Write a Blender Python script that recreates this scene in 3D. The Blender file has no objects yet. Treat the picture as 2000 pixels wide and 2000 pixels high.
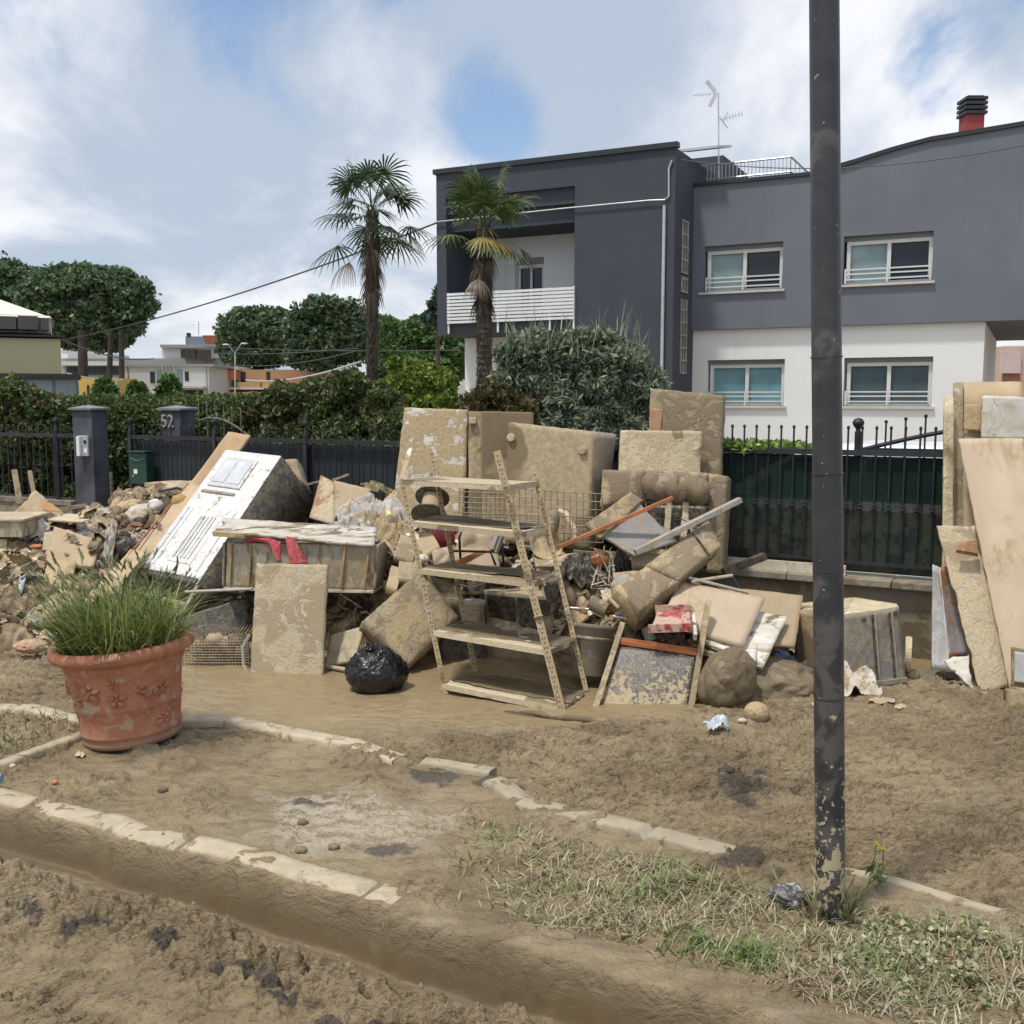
import bpy, math, random
import numpy as np
from mathutils import Vector, Matrix

scene = bpy.context.scene
col = scene.collection
rad = math.radians
# ------------------------------------------------------------------ camera
CH = 1.9
PITCH = math.atan(0.11)
cam_d = bpy.data.cameras.new('camera'); cam = bpy.data.objects.new('camera', cam_d); col.objects.link(cam)
cam_d.sensor_width = 36.0; cam_d.lens = 36.0; cam_d.clip_start = 0.05; cam_d.clip_end = 3000
cam.location = (0, 0, CH); cam.rotation_euler = (math.pi/2 - PITCH, 0, 0)
scene.camera = cam
# ------------------------------------------------------------------ light, sky, exposure
SUN_DIR = Vector((-0.30, -0.24, 1.0)).normalized()      # towards the sun
SUN_EL = math.asin(SUN_DIR.z); SUN_AZ = math.atan2(SUN_DIR.x, SUN_DIR.y)
sd = bpy.data.lights.new('sun', 'SUN'); sun = bpy.data.objects.new('sun', sd); col.objects.link(sun)
sd.energy = 2.5; sd.angle = rad(5.0); sd.color = (1.0, 0.955, 0.88)
sun.rotation_euler = SUN_DIR.to_track_quat('Z', 'Y').to_euler(); sun.location = (-5, -5, 30)
scene.view_settings.view_transform = 'Standard'; scene.view_settings.look = 'None'
scene.view_settings.exposure = 0.30; scene.view_settings.gamma = 1.0
scene.view_settings.use_curve_mapping = False
scene.cycles.max_bounces = 6; scene.cycles.transparent_max_bounces = 12

w = bpy.data.worlds.new("World"); scene.world = w; w.use_nodes = True
nt = w.node_tree; nt.nodes.clear()
def NN(t, typ, **kw):
    n = t.nodes.new(typ)
    for k, v in kw.items():
        if k in n.inputs: n.inputs[k].default_value = v
        else: setattr(n, k, v)
    return n
def LK(t, a, b): t.links.new(a, b)
def mth(t, op, a, b=None, c=None, clamp=False):
    n = t.nodes.new('ShaderNodeMath'); n.operation = op; n.use_clamp = clamp
    for i, v in enumerate((a, b, c)):
        if v is None: continue
        if isinstance(v, (int, float)): n.inputs[i].default_value = v
        else: t.links.new(v, n.inputs[i])
    return n.outputs[0]
def mrange(t, v, a, b, c=0.0, d=1.0, smooth=True):
    n = t.nodes.new('ShaderNodeMapRange'); n.clamp = True
    if smooth: n.interpolation_type = 'SMOOTHSTEP'
    t.links.new(v, n.inputs[0])
    for i, x in enumerate((a, b, c, d)): n.inputs[1+i].default_value = x
    return n.outputs[0]
def mixc(t, f, a, b, mode='MIX'):
    n = t.nodes.new('ShaderNodeMix'); n.data_type = 'RGBA'; n.blend_type = mode
    for s, v in ((n.inputs['Factor'], f), (n.inputs[6], a), (n.inputs[7], b)):
        if isinstance(v, (int, float)): s.default_value = v
        elif isinstance(v, (tuple, list)): s.default_value = tuple(v) + ((1,) if len(v) == 3 else ())
        else: t.links.new(v, s)
    return n.outputs[2]

sky = NN(nt, 'ShaderNodeTexSky'); sky.sky_type = 'NISHITA'; sky.sun_disc = False
sky.sun_elevation = SUN_EL; sky.sun_rotation = SUN_AZ; sky.air_density = 1.0; sky.dust_density = 1.5; sky.ozone_density = 1.5
bg1 = NN(nt, 'ShaderNodeBackground'); bg1.inputs['Strength'].default_value = 0.135
LK(nt, sky.outputs[0], bg1.inputs['Color'])
tc = NN(nt, 'ShaderNodeTexCoord'); sep = NN(nt, 'ShaderNodeSeparateXYZ'); LK(nt, tc.outputs['Generated'], sep.inputs[0])
zz = mth(nt, 'ADD', mth(nt, 'MAXIMUM', sep.outputs[2], 0.0), 0.55)
cx = mth(nt, 'DIVIDE', sep.outputs[0], zz); cy = mth(nt, 'DIVIDE', sep.outputs[1], zz)
cmb = NN(nt, 'ShaderNodeCombineXYZ'); LK(nt, cx, cmb.inputs[0]); LK(nt, cy, cmb.inputs[1]); cmb.inputs[2].default_value = 3.7
n1 = NN(nt, 'ShaderNodeTexNoise', Scale=2.6, Detail=12.0, Roughness=0.58, Distortion=0.35); LK(nt, cmb.outputs[0], n1.inputs['Vector'])
n2 = NN(nt, 'ShaderNodeTexNoise', Scale=2.0, Detail=9.0, Roughness=0.55, Distortion=0.3)
vm = NN(nt, 'ShaderNodeVectorMath'); vm.operation = 'ADD'; LK(nt, cmb.outputs[0], vm.inputs[0]); vm.inputs[1].default_value = (5.3, 2.1, 9.0)
LK(nt, vm.outputs[0], n2.inputs['Vector'])
def raydir(px, py):
    a = (px-1000)/2000.0; b = (1000-py)/2000.0
    cp, sp = math.cos(PITCH), math.sin(PITCH)
    return Vector((a, cp + b*sp, -sp + b*cp))
def blob(px, py, r):
    d = raydir(px, py).normalized()
    n = nt.nodes.new('ShaderNodeVectorMath'); n.operation = 'DISTANCE'
    LK(nt, tc.outputs['Generated'], n.inputs[0]); n.inputs[1].default_value = d
    return mrange(nt, n.outputs['Value'], r, r*0.15)
dens = mth(nt, 'MULTIPLY_ADD', mth(nt, 'SUBTRACT', n1.outputs['Fac'], 0.5), 1.9, 0.5)
for (bx, by, r, wgt) in ((930, 215, .11, -.24), (990, 290, .07, -.14), (1860, 120, .09, -.26), (1750, 60, .07, -.10), (770, 190, .09, .16), (1720, 250, .12, .10),
                         (960, 20, .10, .12), (1500, 80, .25, .10), (300, 200, .45, .12), (350, 500, .3, .08), (1925, 110, .06, .16), (1250, 220, .16, .05)):
    dens = mth(nt, 'MULTIPLY_ADD', blob(bx, by, r), wgt, dens)
cden = mrange(nt, dens, 0.22, 0.50)
shade = n2.outputs['Fac']
for (bx, by, r, wgt) in ((400, 230, .24, -.10), (1200, 100, .2, -.08), (100, 60, .14, .05), (700, 160, .12, .08), (80, 360, .16, .04), (1500, 260, .12, .06), (1800, 230, .1, .08), (520, 480, .16, .03)):
    shade = mth(nt, 'MULTIPLY_ADD', blob(bx, by, r), wgt, shade)
shade = mth(nt, 'MULTIPLY_ADD', mth(nt, 'SUBTRACT', n1.outputs['Fac'], 0.5), 1.1, shade)
cshade = mrange(nt, shade, 0.34, 0.68)
ccol = mixc(nt, cshade, (0.375, 0.435, 0.53), (0.75, 0.755, 0.775))
bg2 = NN(nt, 'ShaderNodeBackground'); bg2.inputs['Strength'].default_value = 1.10; LK(nt, ccol, bg2.inputs['Color'])
mx = NN(nt, 'ShaderNodeMixShader'); LK(nt, mth(nt, 'MULTIPLY', cden, 0.93), mx.inputs[0]); LK(nt, bg1.outputs[0], mx.inputs[1]); LK(nt, bg2.outputs[0], mx.inputs[2])
wo = NN(nt, 'ShaderNodeOutputWorld'); LK(nt, mx.outputs[0], wo.inputs['Surface'])

# ------------------------------------------------------------------ picture -> place helpers
def P(px, py, Y):
    d = raydir(px, py); t = Y/d.y
    return Vector((d.x*t, Y, CH + d.z*t))
def G(px, py, z=0.05):
    d = raydir(px, py); t = (z-CH)/d.z
    return Vector((d.x*t, d.y*t, z))
def onplane(px, py, p0, n):
    d = raydir(px, py); o = Vector((0, 0, CH))
    t = (Vector(p0)-o).dot(n)/d.dot(n)
    return o + d*t

# ------------------------------------------------------------------ noise
def _hash(ix, iy, iz, seed):
    h = (ix.astype(np.int64)*374761393 + iy.astype(np.int64)*668265263 + iz.astype(np.int64)*2147483647 + seed*1274126177) & 0xffffffff
    h = ((h ^ (h >> 13))*1274126177) & 0xffffffff
    h = (h ^ (h >> 16)) & 0xffffffff
    return h
def perlin(x, y, z=None, seed=0):
    x = np.asarray(x, float); y = np.asarray(y, float); z = np.zeros_like(x) if z is None else np.asarray(z, float)
    x0 = np.floor(x); y0 = np.floor(y); z0 = np.floor(z); fx = x-x0; fy = y-y0; fz = z-z0
    u = fx*fx*fx*(fx*(fx*6-15)+10); v = fy*fy*fy*(fy*(fy*6-15)+10); ww = fz*fz*fz*(fz*(fz*6-15)+10)
    flat = not np.any(z)
    res = 0
    for dz in ((0,) if flat else (0, 1)):
        for dy in (0, 1):
            for dx in (0, 1):
                h = _hash(x0+dx, y0+dy, z0+dz, seed)
                a = (h & 0xffff)/65535.0*6.2831853; c = ((h >> 16) & 0xffff)/65535.0*2-1
                if flat: g = np.cos(a)*(fx-dx)+np.sin(a)*(fy-dy); wz = 1
                else:
                    s = np.sqrt(1-c*c); g = s*np.cos(a)*(fx-dx)+s*np.sin(a)*(fy-dy)+c*(fz-dz); wz = ww if dz else 1-ww
                res = res + g*(u if dx else 1-u)*(v if dy else 1-v)*wz
    return res*1.5
def fbm(x, y, z=None, o=4, seed=0, rg=False):
    r = 0; a = 1.0; f = 1.0; s = 0
    for i in range(o):
        n = perlin(x*f, y*f, None if z is None else z*f, seed+i*17)
        if rg: n = 1-2*np.abs(n)
        r = r+n*a; s += a; a *= .5; f *= 2.03
    return r/s
def sstep(a, b, x):
    t = np.clip((x-a)/(b-a), 0, 1); return t*t*(3-2*t)

# ------------------------------------------------------------------ materials
MATS = {}
def new_mat(name):
    m = bpy.data.materials.new(name); m.use_nodes = True; t = m.node_tree; t.nodes.clear()
    b = NN(t, 'ShaderNodeBsdfPrincipled'); o = NN(t, 'ShaderNodeOutputMaterial'); LK(t, b.outputs[0], o.inputs['Surface'])
    MATS[name] = m
    return m, t, b
def ocoord(t):
    tc = NN(t, 'ShaderNodeTexCoord'); oi = NN(t, 'ShaderNodeObjectInfo')
    v = NN(t, 'ShaderNodeVectorMath'); v.operation = 'MULTIPLY_ADD'
    cb = NN(t, 'ShaderNodeCombineXYZ'); 
    for i in range(3): LK(t, oi.outputs['Random'], cb.inputs[i])
    LK(t, cb.outputs[0], v.inputs[0]); v.inputs[1].default_value = (37.0, 53.0, 71.0); LK(t, tc.outputs['Object'], v.inputs[2])
    return v.outputs[0]
def noise(t, v, scale, detail=5, rough=.55, dist=0.0):
    n = NN(t, 'ShaderNodeTexNoise', Scale=scale, Detail=float(detail), Roughness=rough, Distortion=dist); LK(t, v, n.inputs['Vector']); return n.outputs['Fac']
def bump(t, b, h, dist, strength=1.0):
    n = NN(t, 'ShaderNodeBump'); n.inputs['Distance'].default_value = dist; n.inputs['Strength'].default_value = strength
    LK(t, h, n.inputs['Height']); LK(t, n.outputs[0], b.inputs['Normal'])
MUD_DRY = (0.45, 0.345, 0.195); MUD_WET = (0.20, 0.145, 0.075)
def plain(name, c, rough=.6, metal=0.0, var=.15, scale=4, bd=.002, spec=None):
    m, t, b = new_mat(name); v = ocoord(t)
    f = noise(t, v, scale, 6)
    lo = tuple(x*(1-var) for x in c); hi = tuple(min(1, x*(1+var)) for x in c)
    LK(t, mixc(t, mrange(t, f, .3, .7), lo, hi), b.inputs['Base Color'])
    b.inputs['Roughness'].default_value = rough; b.inputs['Metallic'].default_value = metal
    if spec is not None: b.inputs['Specular IOR Level'].default_value = spec
    if bd: bump(t, b, noise(t, v, scale*12, 4), bd)
    return m
def muddy(name, paint, amt=.5, scale=4.0, rough=.55, wet=.25, metal=0.0, dry=MUD_DRY, wetc=MUD_WET, dist=1.2, bd=.004, streak=(1, 1, 1), fine=.5, zg=None):
    """painted / bare surface smeared with flood mud: amt = share of surface under mud"""
    m, t, b = new_mat(name); v0 = ocoord(t)
    mp = NN(t, 'ShaderNodeMapping'); mp.inputs['Scale'].default_value = streak; LK(t, v0, mp.inputs[0]); v = mp.outputs[0]
    a = noise(t, v, scale, 7, .6, dist); b2 = noise(t, v, scale*4.5, 5, .6, dist*.6); c = noise(t, v, scale*.45, 4, .5, .5)
    h = mth(t, 'ADD', mth(t, 'MULTIPLY', a, 1-fine*.5), mth(t, 'MULTIPLY', b2, fine*.5))
    thr = .5+(.5-amt)*.42
    if zg:
        sz = NN(t, 'ShaderNodeSeparateXYZ'); LK(t, NN(t, 'ShaderNodeTexCoord').outputs['Object'], sz.inputs[0]); h = mth(t, 'ADD', h, mrange(t, sz.outputs[2], zg[1], zg[0], 0, zg[2]))
    mask = mrange(t, h, thr-.025, thr+.025)
    wmask = mth(t, 'MULTIPLY', mrange(t, c, .62-wet*.4, .66-wet*.4), mask)
    fv = noise(t, v, scale*14, 5, .65)
    dv = mixc(t, mrange(t, fv, .3, .7), tuple(x*.80 for x in dry), tuple(min(1, x*1.18) for x in dry))
    pv = mixc(t, mrange(t, noise(t, v, scale*2, 5), .3, .7), tuple(x*.84 for x in paint), tuple(min(1, x*1.08) for x in paint))
    thin = mixc(t, mth(t, 'MULTIPLY', mrange(t, b2, .35, .7), .55), pv, dry)      # film of dried silt on the bare surface
    cc = mixc(t, mask, thin, dv); cc = mixc(t, mth(t, 'MULTIPLY', wmask, .8), cc, wetc)
    oi2 = NN(t, 'ShaderNodeObjectInfo'); sc2 = NN(t, 'ShaderNodeVectorMath'); sc2.operation = 'SCALE'; LK(t, cc, sc2.inputs[0]); LK(t, mrange(t, oi2.outputs['Random'], 0, 1, .78, 1.10, smooth=False), sc2.inputs['Scale'])
    LK(t, sc2.outputs[0], b.inputs['Base Color'])
    LK(t, mth(t, 'MULTIPLY_ADD', mask, .85-rough, rough), b.inputs['Roughness'])
    if metal: LK(t, mth(t, 'MULTIPLY', mth(t, 'SUBTRACT', 1.0, mask), metal), b.inputs['Metallic'])
    hh = mth(t, 'ADD', mth(t, 'MULTIPLY', mask, .35), mth(t, 'MULTIPLY', fv, .5)); hh = mth(t, 'ADD', hh, mth(t, 'MULTIPLY', h, .8))
    bump(t, b, hh, bd)
    return m
def attr_mat(name, rough=.8, var=.25, scale=20, bd=.003, trans=0.0, spec=.3):
    m, t, b = new_mat(name); v = ocoord(t)
    at = NN(t, 'ShaderNodeAttribute'); at.attribute_name = 'Col'
    f = mrange(t, noise(t, v, scale, 5), .3, .7, 1-var, 1+var)
    mul = NN(t, 'ShaderNodeVectorMath'); mul.operation = 'SCALE'; LK(t, at.outputs['Color'], mul.inputs[0]); LK(t, f, mul.inputs['Scale'])
    LK(t, mul.outputs[0], b.inputs['Base Color']); b.inputs['Roughness'].default_value = rough
    b.inputs['Specular IOR Level'].default_value = spec
    if bd: bump(t, b, noise(t, v, scale*4, 4), bd)
    if trans:
        tr = NN(t, 'ShaderNodeBsdfTranslucent'); LK(t, mul.outputs[0], tr.inputs['Color'])
        mxs = NN(t, 'ShaderNodeMixShader'); mxs.inputs[0].default_value = trans
        out = [n for n in t.nodes if n.type == 'OUTPUT_MATERIAL'][0]
        LK(t, b.outputs[0], mxs.inputs[1]); LK(t, tr.outputs[0], mxs.inputs[2]); LK(t, mxs.outputs[0], out.inputs['Surface'])
    return m
def glassy(name, c, rough=.06, spec=.8):
    m, t, b = new_mat(name); v = ocoord(t)
    LK(t, mixc(t, mrange(t, noise(t, v, 1.3, 4), .3, .7), tuple(x*.8 for x in c), tuple(x*1.15 for x in c)), b.inputs['Base Color'])
    b.inputs['Roughness'].default_value = rough; b.inputs['Specular IOR Level'].default_value = spec
    return m

# ------------------------------------------------------------------ objects
def tag(o, label=None, cat=None, group=None, kind=None):
    if label: o['label'] = label
    if cat: o['category'] = cat
    if group: o['group'] = group
    if kind: o['kind'] = kind
    return o
def wloc(p):
    v = Vector((0, 0, 0))
    while p is not None: v = v + p.location; p = p.parent
    return v
def thing(name, label, cat, loc=(0, 0, 0), group=None):
    o = bpy.data.objects.new(name, None); col.objects.link(o); o.location = loc; o.empty_display_size = .2
    return tag(o, label, cat, group)
def arr_obj(name, V, F, m, parent=None, cols=None, smooth=False, origin=None, fcols=None):
    """V (n,3) world coords, F (m,4) or (m,3) int array -> one mesh object"""
    V = np.asarray(V, np.float32); F = np.asarray(F, np.int32)
    if parent is not None: org = wloc(parent)
    elif origin is not None: org = Vector(origin)
    else:
        mn, mxx = V.min(0), V.max(0); org = Vector(((mn[0]+mxx[0])/2, (mn[1]+mxx[1])/2, mn[2]))
    V = V-np.array(org, np.float32)
    me = bpy.data.meshes.new(name); k = F.shape[1]
    me.vertices.add(len(V)); me.vertices.foreach_set('co', V.ravel())
    me.loops.add(F.size); me.loops.foreach_set('vertex_index', F.ravel())
    me.polygons.add(len(F)); me.polygons.foreach_set('loop_start', np.arange(0, F.size, k, dtype=np.int32))
    me.polygons.foreach_set('loop_total', np.full(len(F), k, np.int32))
    if smooth: me.polygons.foreach_set('use_smooth', np.ones(len(F), bool))
    me.update(calc_edges=True)
    if cols is not None:
        a = me.color_attributes.new('Col', 'FLOAT_COLOR', 'POINT')
        c = np.ones((len(V), 4), np.float32); cols = np.asarray(cols); c[:, :cols.shape[1]] = cols; a.data.foreach_set('color', c.ravel())
    me.materials.append(m)
    o = bpy.data.objects.new(name, me); col.objects.link(o)
    if parent is not None: o.parent = parent
    else: o.location = org
    return o
class MB:
    def __init__(s): s.v = []; s.f = []
    def add(s, vs, fs):
        n = len(s.v); s.v += [Vector(x) for x in vs]; s.f += [tuple(i+n for i in f) for f in fs]; return s
    def box(s, c0, c1, tr=None):
        (x0, y0, z0), (x1, y1, z1) = c0, c1
        vs = [Vector(p) for p in ((x0,y0,z0),(x1,y0,z0),(x1,y1,z0),(x0,y1,z0),(x0,y0,z1),(x1,y0,z1),(x1,y1,z1),(x0,y1,z1))]
        if tr: vs = [tr(v) for v in vs]
        return s.add(vs, [(0,3,2,1),(4,5,6,7),(0,1,5,4),(1,2,6,5),(2,3,7,6),(3,0,4,7)])
    def para(s, o, a, b, c):
        o, a, b, c = map(Vector, (o, a, b, c))
        vs = [o, o+a, o+a+b, o+b, o+c, o+a+c, o+a+b+c, o+b+c]
        fs = [(0,3,2,1),(4,5,6,7),(0,1,5,4),(1,2,6,5),(2,3,7,6),(3,0,4,7)]
        if a.cross(b).dot(c) < 0: fs = [f[::-1] for f in fs]
        return s.add(vs, fs)
    def bar(s, p, q, w, h, up=(0, 0, 1)):
        p, q = Vector(p), Vector(q); d = (q-p).normalized(); up = Vector(up)
        sx = d.cross(up)
        if sx.length < 1e-3: sx = d.cross(Vector((0, 1, 0)))
        sx.normalize(); sy = sx.cross(d).normalized()
        return s.para(p-sx*w/2-sy*h/2, sx*w, sy*h, q-p)
    def tube(s, pts, r, n=8, close=True, rs=None):
        pts = [Vector(p) for p in pts]; base = len(s.v); prev = None
        for i, p in enumerate(pts):
            d = (pts[min(i+1, len(pts)-1)]-pts[max(i-1, 0)]).normalized()
            if prev is None:
                a = d.cross(Vector((0, 0, 1)))
                if a.length < 1e-2: a = d.cross(Vector((1, 0, 0)))
            else: a = prev-d*prev.dot(d)
            a.normalize(); prev = a; b = d.cross(a); rr = rs[i] if rs else r
            for k in range(n):
                t = 2*math.pi*k/n; s.v.append(p+(a*math.cos(t)+b*math.sin(t))*rr)
        for i in range(len(pts)-1):
            for k in range(n):
                s.f.append((base+i*n+k, base+i*n+(k+1) % n, base+(i+1)*n+(k+1) % n, base+(i+1)*n+k))
        if close:
            s.f.append(tuple(base+k for k in range(n))[::-1]); s.f.append(tuple(base+(len(pts)-1)*n+k for k in range(n)))
        return s
    def lathe(s, c, prof, n=32, axis=(0, 0, 1), close=True):
        c = Vector(c); ax = Vector(axis).normalized(); a = ax.cross(Vector((0, 1, 0)))
        if a.length < 1e-2: a = ax.cross(Vector((1, 0, 0)))
        a.normalize(); b = ax.cross(a); base = len(s.v)
        for (r, z) in prof:
            for k in range(n):
                t = 2*math.pi*k/n; s.v.append(c+ax*z+(a*math.cos(t)+b*math.sin(t))*r)
        for i in range(len(prof)-1):
            for k in range(n):
                s.f.append((base+i*n+k, base+i*n+(k+1) % n, base+(i+1)*n+(k+1) % n, base+(i+1)*n+k))
        if close:
            s.f.append(tuple(base+k for k in range(n))[::-1]); s.f.append(tuple(base+(len(prof)-1)*n+k for k in range(n)))
        return s
    def build(s, name, m, parent=None, smooth=False, bevel=0.0, origin=None, m2=None, nf1=0):
        if parent is not None: org = wloc(parent)
        elif origin is not None: org = Vector(origin)
        else:
            xs = [v.x for v in s.v]; ys = [v.y for v in s.v]; zs = [v.z for v in s.v]
            org = Vector(((min(xs)+max(xs))/2, (min(ys)+max(ys))/2, min(zs)))
        me = bpy.data.meshes.new(name); me.from_pydata([v-org for v in s.v], [], s.f); me.update(); me.materials.append(m)
        if m2: me.materials.append(m2); me.polygons.foreach_set('material_index', [0 if i < nf1 else 1 for i in range(len(me.polygons))])
        if smooth: me.polygons.foreach_set('use_smooth', [True]*len(me.polygons))
        o = bpy.data.objects.new(name, me); col.objects.link(o)
        if parent is not None: o.parent = parent
        else: o.location = org
        if bevel:
            md = o.modifiers.new('bevel', 'BEVEL'); md.width = bevel; md.segments = 2; md.limit_method = 'ANGLE'; md.angle_limit = rad(40)
        return o

def grid_slab(q, t, nx=14, ny=14, warp=.006, edge=.004, seed=0, puff=0.0, bend=(0, 0), notch=0.0):
    """a board / sheet from four corners TL,TR,BR,BL with thickness t growing away from the viewer; warped and with worn edges"""
    q = [np.array(p, float) for p in q]
    n = np.cross(q[1]-q[0], q[3]-q[0]); n /= np.linalg.norm(n)
    cen = sum(q)/4
    if np.dot(n, cen-np.array((0, 0, CH))) < 0: n = -n
    u, v = np.meshgrid(np.linspace(0, 1, nx+1), np.linspace(0, 1, ny+1)); u = u.ravel(); v = v.ravel()
    Pp = ((1-u)*(1-v))[:, None]*q[0]+(u*(1-v))[:, None]*q[1]+(u*v)[:, None]*q[2]+((1-u)*v)[:, None]*q[3]
    L1 = np.linalg.norm(q[1]-q[0]); L2 = np.linalg.norm(q[3]-q[0])
    onb = (u < 1e-6) | (u > 1-1e-6) | (v < 1e-6) | (v > 1-1e-6)
    e1 = (q[1]-q[0])/L1; e2 = (q[3]-q[0])/L2
    if edge:
        j = fbm(u*L1*9+seed, v*L2*9, o=3, seed=seed+5)*edge*2
        k = fbm(u*L1*3+seed*3, v*L2*3, o=2, seed=seed+9); k = -np.clip(k-.25, 0, 1)*notch
        cu = np.where(u < 1e-6, -1, np.where(u > 1-1e-6, 1, 0)); cv = np.where(v < 1e-6, -1, np.where(v > 1-1e-6, 1, 0))
        Pp = Pp+(cu*(j+k))[:, None]*e1+(cv*(j+k))[:, None]*e2
    wv = fbm(u*L1*1.7+seed*1.3, v*L2*1.7, o=2, seed=seed)*warp + fbm(u*L1*7+seed, v*L2*7, o=2, seed=seed+3)*warp*.3
    wv = wv+bend[0]*(4*u*(1-u))+bend[1]*(4*v*(1-v))
    fr = Pp+n*wv[:, None]-(n*(puff*(np.clip(4*u*(1-u), 0, 1)*np.clip(4*v*(1-v), 0, 1))**.45)[:, None])
    bk = Pp+n*(wv+t)[:, None]+(n*(puff*(np.clip(4*u*(1-u), 0, 1)*np.clip(4*v*(1-v), 0, 1))**.45)[:, None])
    V = np.vstack([fr, bk]); N = len(u); W = nx+1
    F = []
    for j in range(ny):
        for i in range(nx):
            a = j*W+i; F.append((a, a+1, a+W+1, a+W)); F.append((N+a, N+a+W, N+a+W+1, N+a+1))
    for i in range(nx):
        F.append((i, N+i, N+i+1, i+1)); a = ny*W+i; F.append((a, a+1, N+a+1, N+a))
    for j in range(ny):
        a = j*W; F.append((a, a+W, N+a+W, N+a)); a = j*W+nx; F.append((a, N+a, N+a+W, a+W))
    F = np.array(F)
    # make the front face look at the viewer
    fn = np.cross(V[F[0][1]]-V[F[0][0]], V[F[0][3]]-V[F[0][0]])
    if np.dot(fn, n) > 0: F = F[:, ::-1]
    return V, F
SEED = [100]
def nseed(): SEED[0] += 7; return SEED[0]
def slab(name, q, t, m, label=None, cat=None, parent=None, group=None, **kw):
    V, F = grid_slab(q, t, seed=nseed(), **kw)
    o = arr_obj(name, V, F, m, parent)
    if parent is None: tag(o, label, cat, group)
    elif label: o['label'] = label
    return o
def crumple(c, sx, sy, h, seed=0, n=34, rot=0.0, tilt=(0, 0), drape=.5, freq=2.5):
    """crumpled sheet of cloth / paper / foil lying over the pile"""
    u, v = np.meshgrid(np.linspace(-1, 1, n), np.linspace(-1, 1, n)); u = u.ravel(); v = v.ravel()
    wob = 1+.25*fbm(np.cos(np.arctan2(v, u))*1.3+seed, np.sin(np.arctan2(v, u))*1.3, o=3, seed=seed)
    m_ = np.maximum(np.abs(u), np.abs(v))+1e-6; rr = np.sqrt(u*u+v*v)+1e-6
    k = (m_/rr)**.6*wob
    x = u*k; y = v*k
    x2 = x+.18*fbm(u*2.1, v*2.1, o=3, seed=seed+1); y2 = y+.18*fbm(u*2.1+9, v*2.1, o=3, seed=seed+2)
    z = fbm(u*freq*.8, v*freq*.8, o=3, seed=seed+3, rg=True)*.32+fbm(u*1.1, v*1.1, o=2, seed=seed+4)*.5
    z = z-drape*np.clip(rr*.8, 0, 1.4)**2
    X = x2*sx/2; Y = y2*sy/2; Z = z*h
    cr, sr = math.cos(rot), math.sin(rot); X, Y = X*cr-Y*sr, X*sr+Y*cr
    Z = Z+X*tilt[0]+Y*tilt[1]
    V = np.stack([X+c[0], Y+c[1], Z+c[2]], 1)
    i, j = np.meshgrid(np.arange(n-1), np.arange(n-1)); a = (j*n+i).ravel(); F = np.stack([a, a+1, a+n+1, a+n], 1)
    return V, F
def ico(sub=4):
    import bmesh
    b = bmesh.new(); bmesh.ops.create_icosphere(b, subdivisions=sub, radius=1.0)
    V = np.array([v.co[:] for v in b.verts]); F = np.array([[l.index for l in f.verts] for f in b.faces]); b.free(); return V, F
ICO = {}
def lump(c, r, amp=.2, freq=1.5, seed=0, sub=4, rg=True, flat=0.0, axes=None):
    if sub not in ICO: ICO[sub] = ico(sub)
    V, F = ICO[sub]; x, y, z = V.T
    d = fbm(x*freq+seed, y*freq, z*freq+.31, o=4, seed=seed, rg=rg)
    V2 = V*(1+amp*d)[:, None]
    if flat: V2[:, 2] = np.where(V2[:, 2] < -flat, -flat+(V2[:, 2]+flat)*.15, V2[:, 2])
    V2 = V2*np.array(r)
    if axes is not None: V2 = V2 @ np.array(axes)
    return V2+np.array(c), F
def rotm(rx, ry, rz): return np.array(Matrix.Rotation(rz, 3, 'Z') @ Matrix.Rotation(ry, 3, 'Y') @ Matrix.Rotation(rx, 3, 'X')).T

def leaves(blobs, n, size, cols, seed=0, aspect=1.9, shell=.55, var=.3, flat=0.0, clump=.35, up=0.0):
    """n leaf-sized faces spread through ellipsoids; blobs=[(cx,cy,cz,rx,ry,rz,weight)]; returns V,F,C"""
    rng = np.random.default_rng(seed)
    wts = np.array([b[6] if len(b) > 6 else b[3]*b[4]*b[5] for b in blobs], float); wts /= wts.sum()
    idx = rng.choice(len(blobs), n, p=wts); B = np.array([b[:6] for b in blobs])[idx]
    d = rng.normal(size=(n, 3)); d /= np.linalg.norm(d, axis=1)[:, None]
    r = shell+(1-shell)*rng.random(n)**.8
    c0 = B[:, :3]; pos = c0+d*B[:, 3:6]*r[:, None]
    fq = 1.0/np.mean(B[:, 3:6])*2.2
    nz = fbm(pos[:, 0]*fq, pos[:, 1]*fq, pos[:, 2]*fq+.5, o=3, seed=seed)
    pos = pos+d*(B[:, 3:6]*(nz*clump)[:, None])
    keep = nz > -.38+.25*rng.random(n); pos = pos[keep]; d = d[keep]; nz = nz[keep]; n = len(pos)
    a = rng.normal(size=(n, 3))+d*.6; a[:, 2] += up; a /= np.linalg.norm(a, axis=1)[:, None]
    b = rng.normal(size=(n, 3)); b = np.cross(a, b); b /= np.linalg.norm(b, axis=1)[:, None]
    s = size*(.6+.8*rng.random(n)); a = a*(s*aspect/2)[:, None]; b = b*(s/2)[:, None]
    V = np.stack([pos-a, pos+b, pos+a, pos-b], 1).reshape(-1, 3)
    F = np.arange(4*n).reshape(-1, 4)
    cc = np.array(cols); pick = rng.integers(0, len(cc), n); C = cc[pick]*(1+var*(rng.random((n, 1))-.5)*2)*(1+.35*nz[:, None])
    return V, F, np.repeat(np.clip(C, 0.003, 1), 4, axis=0)
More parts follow.
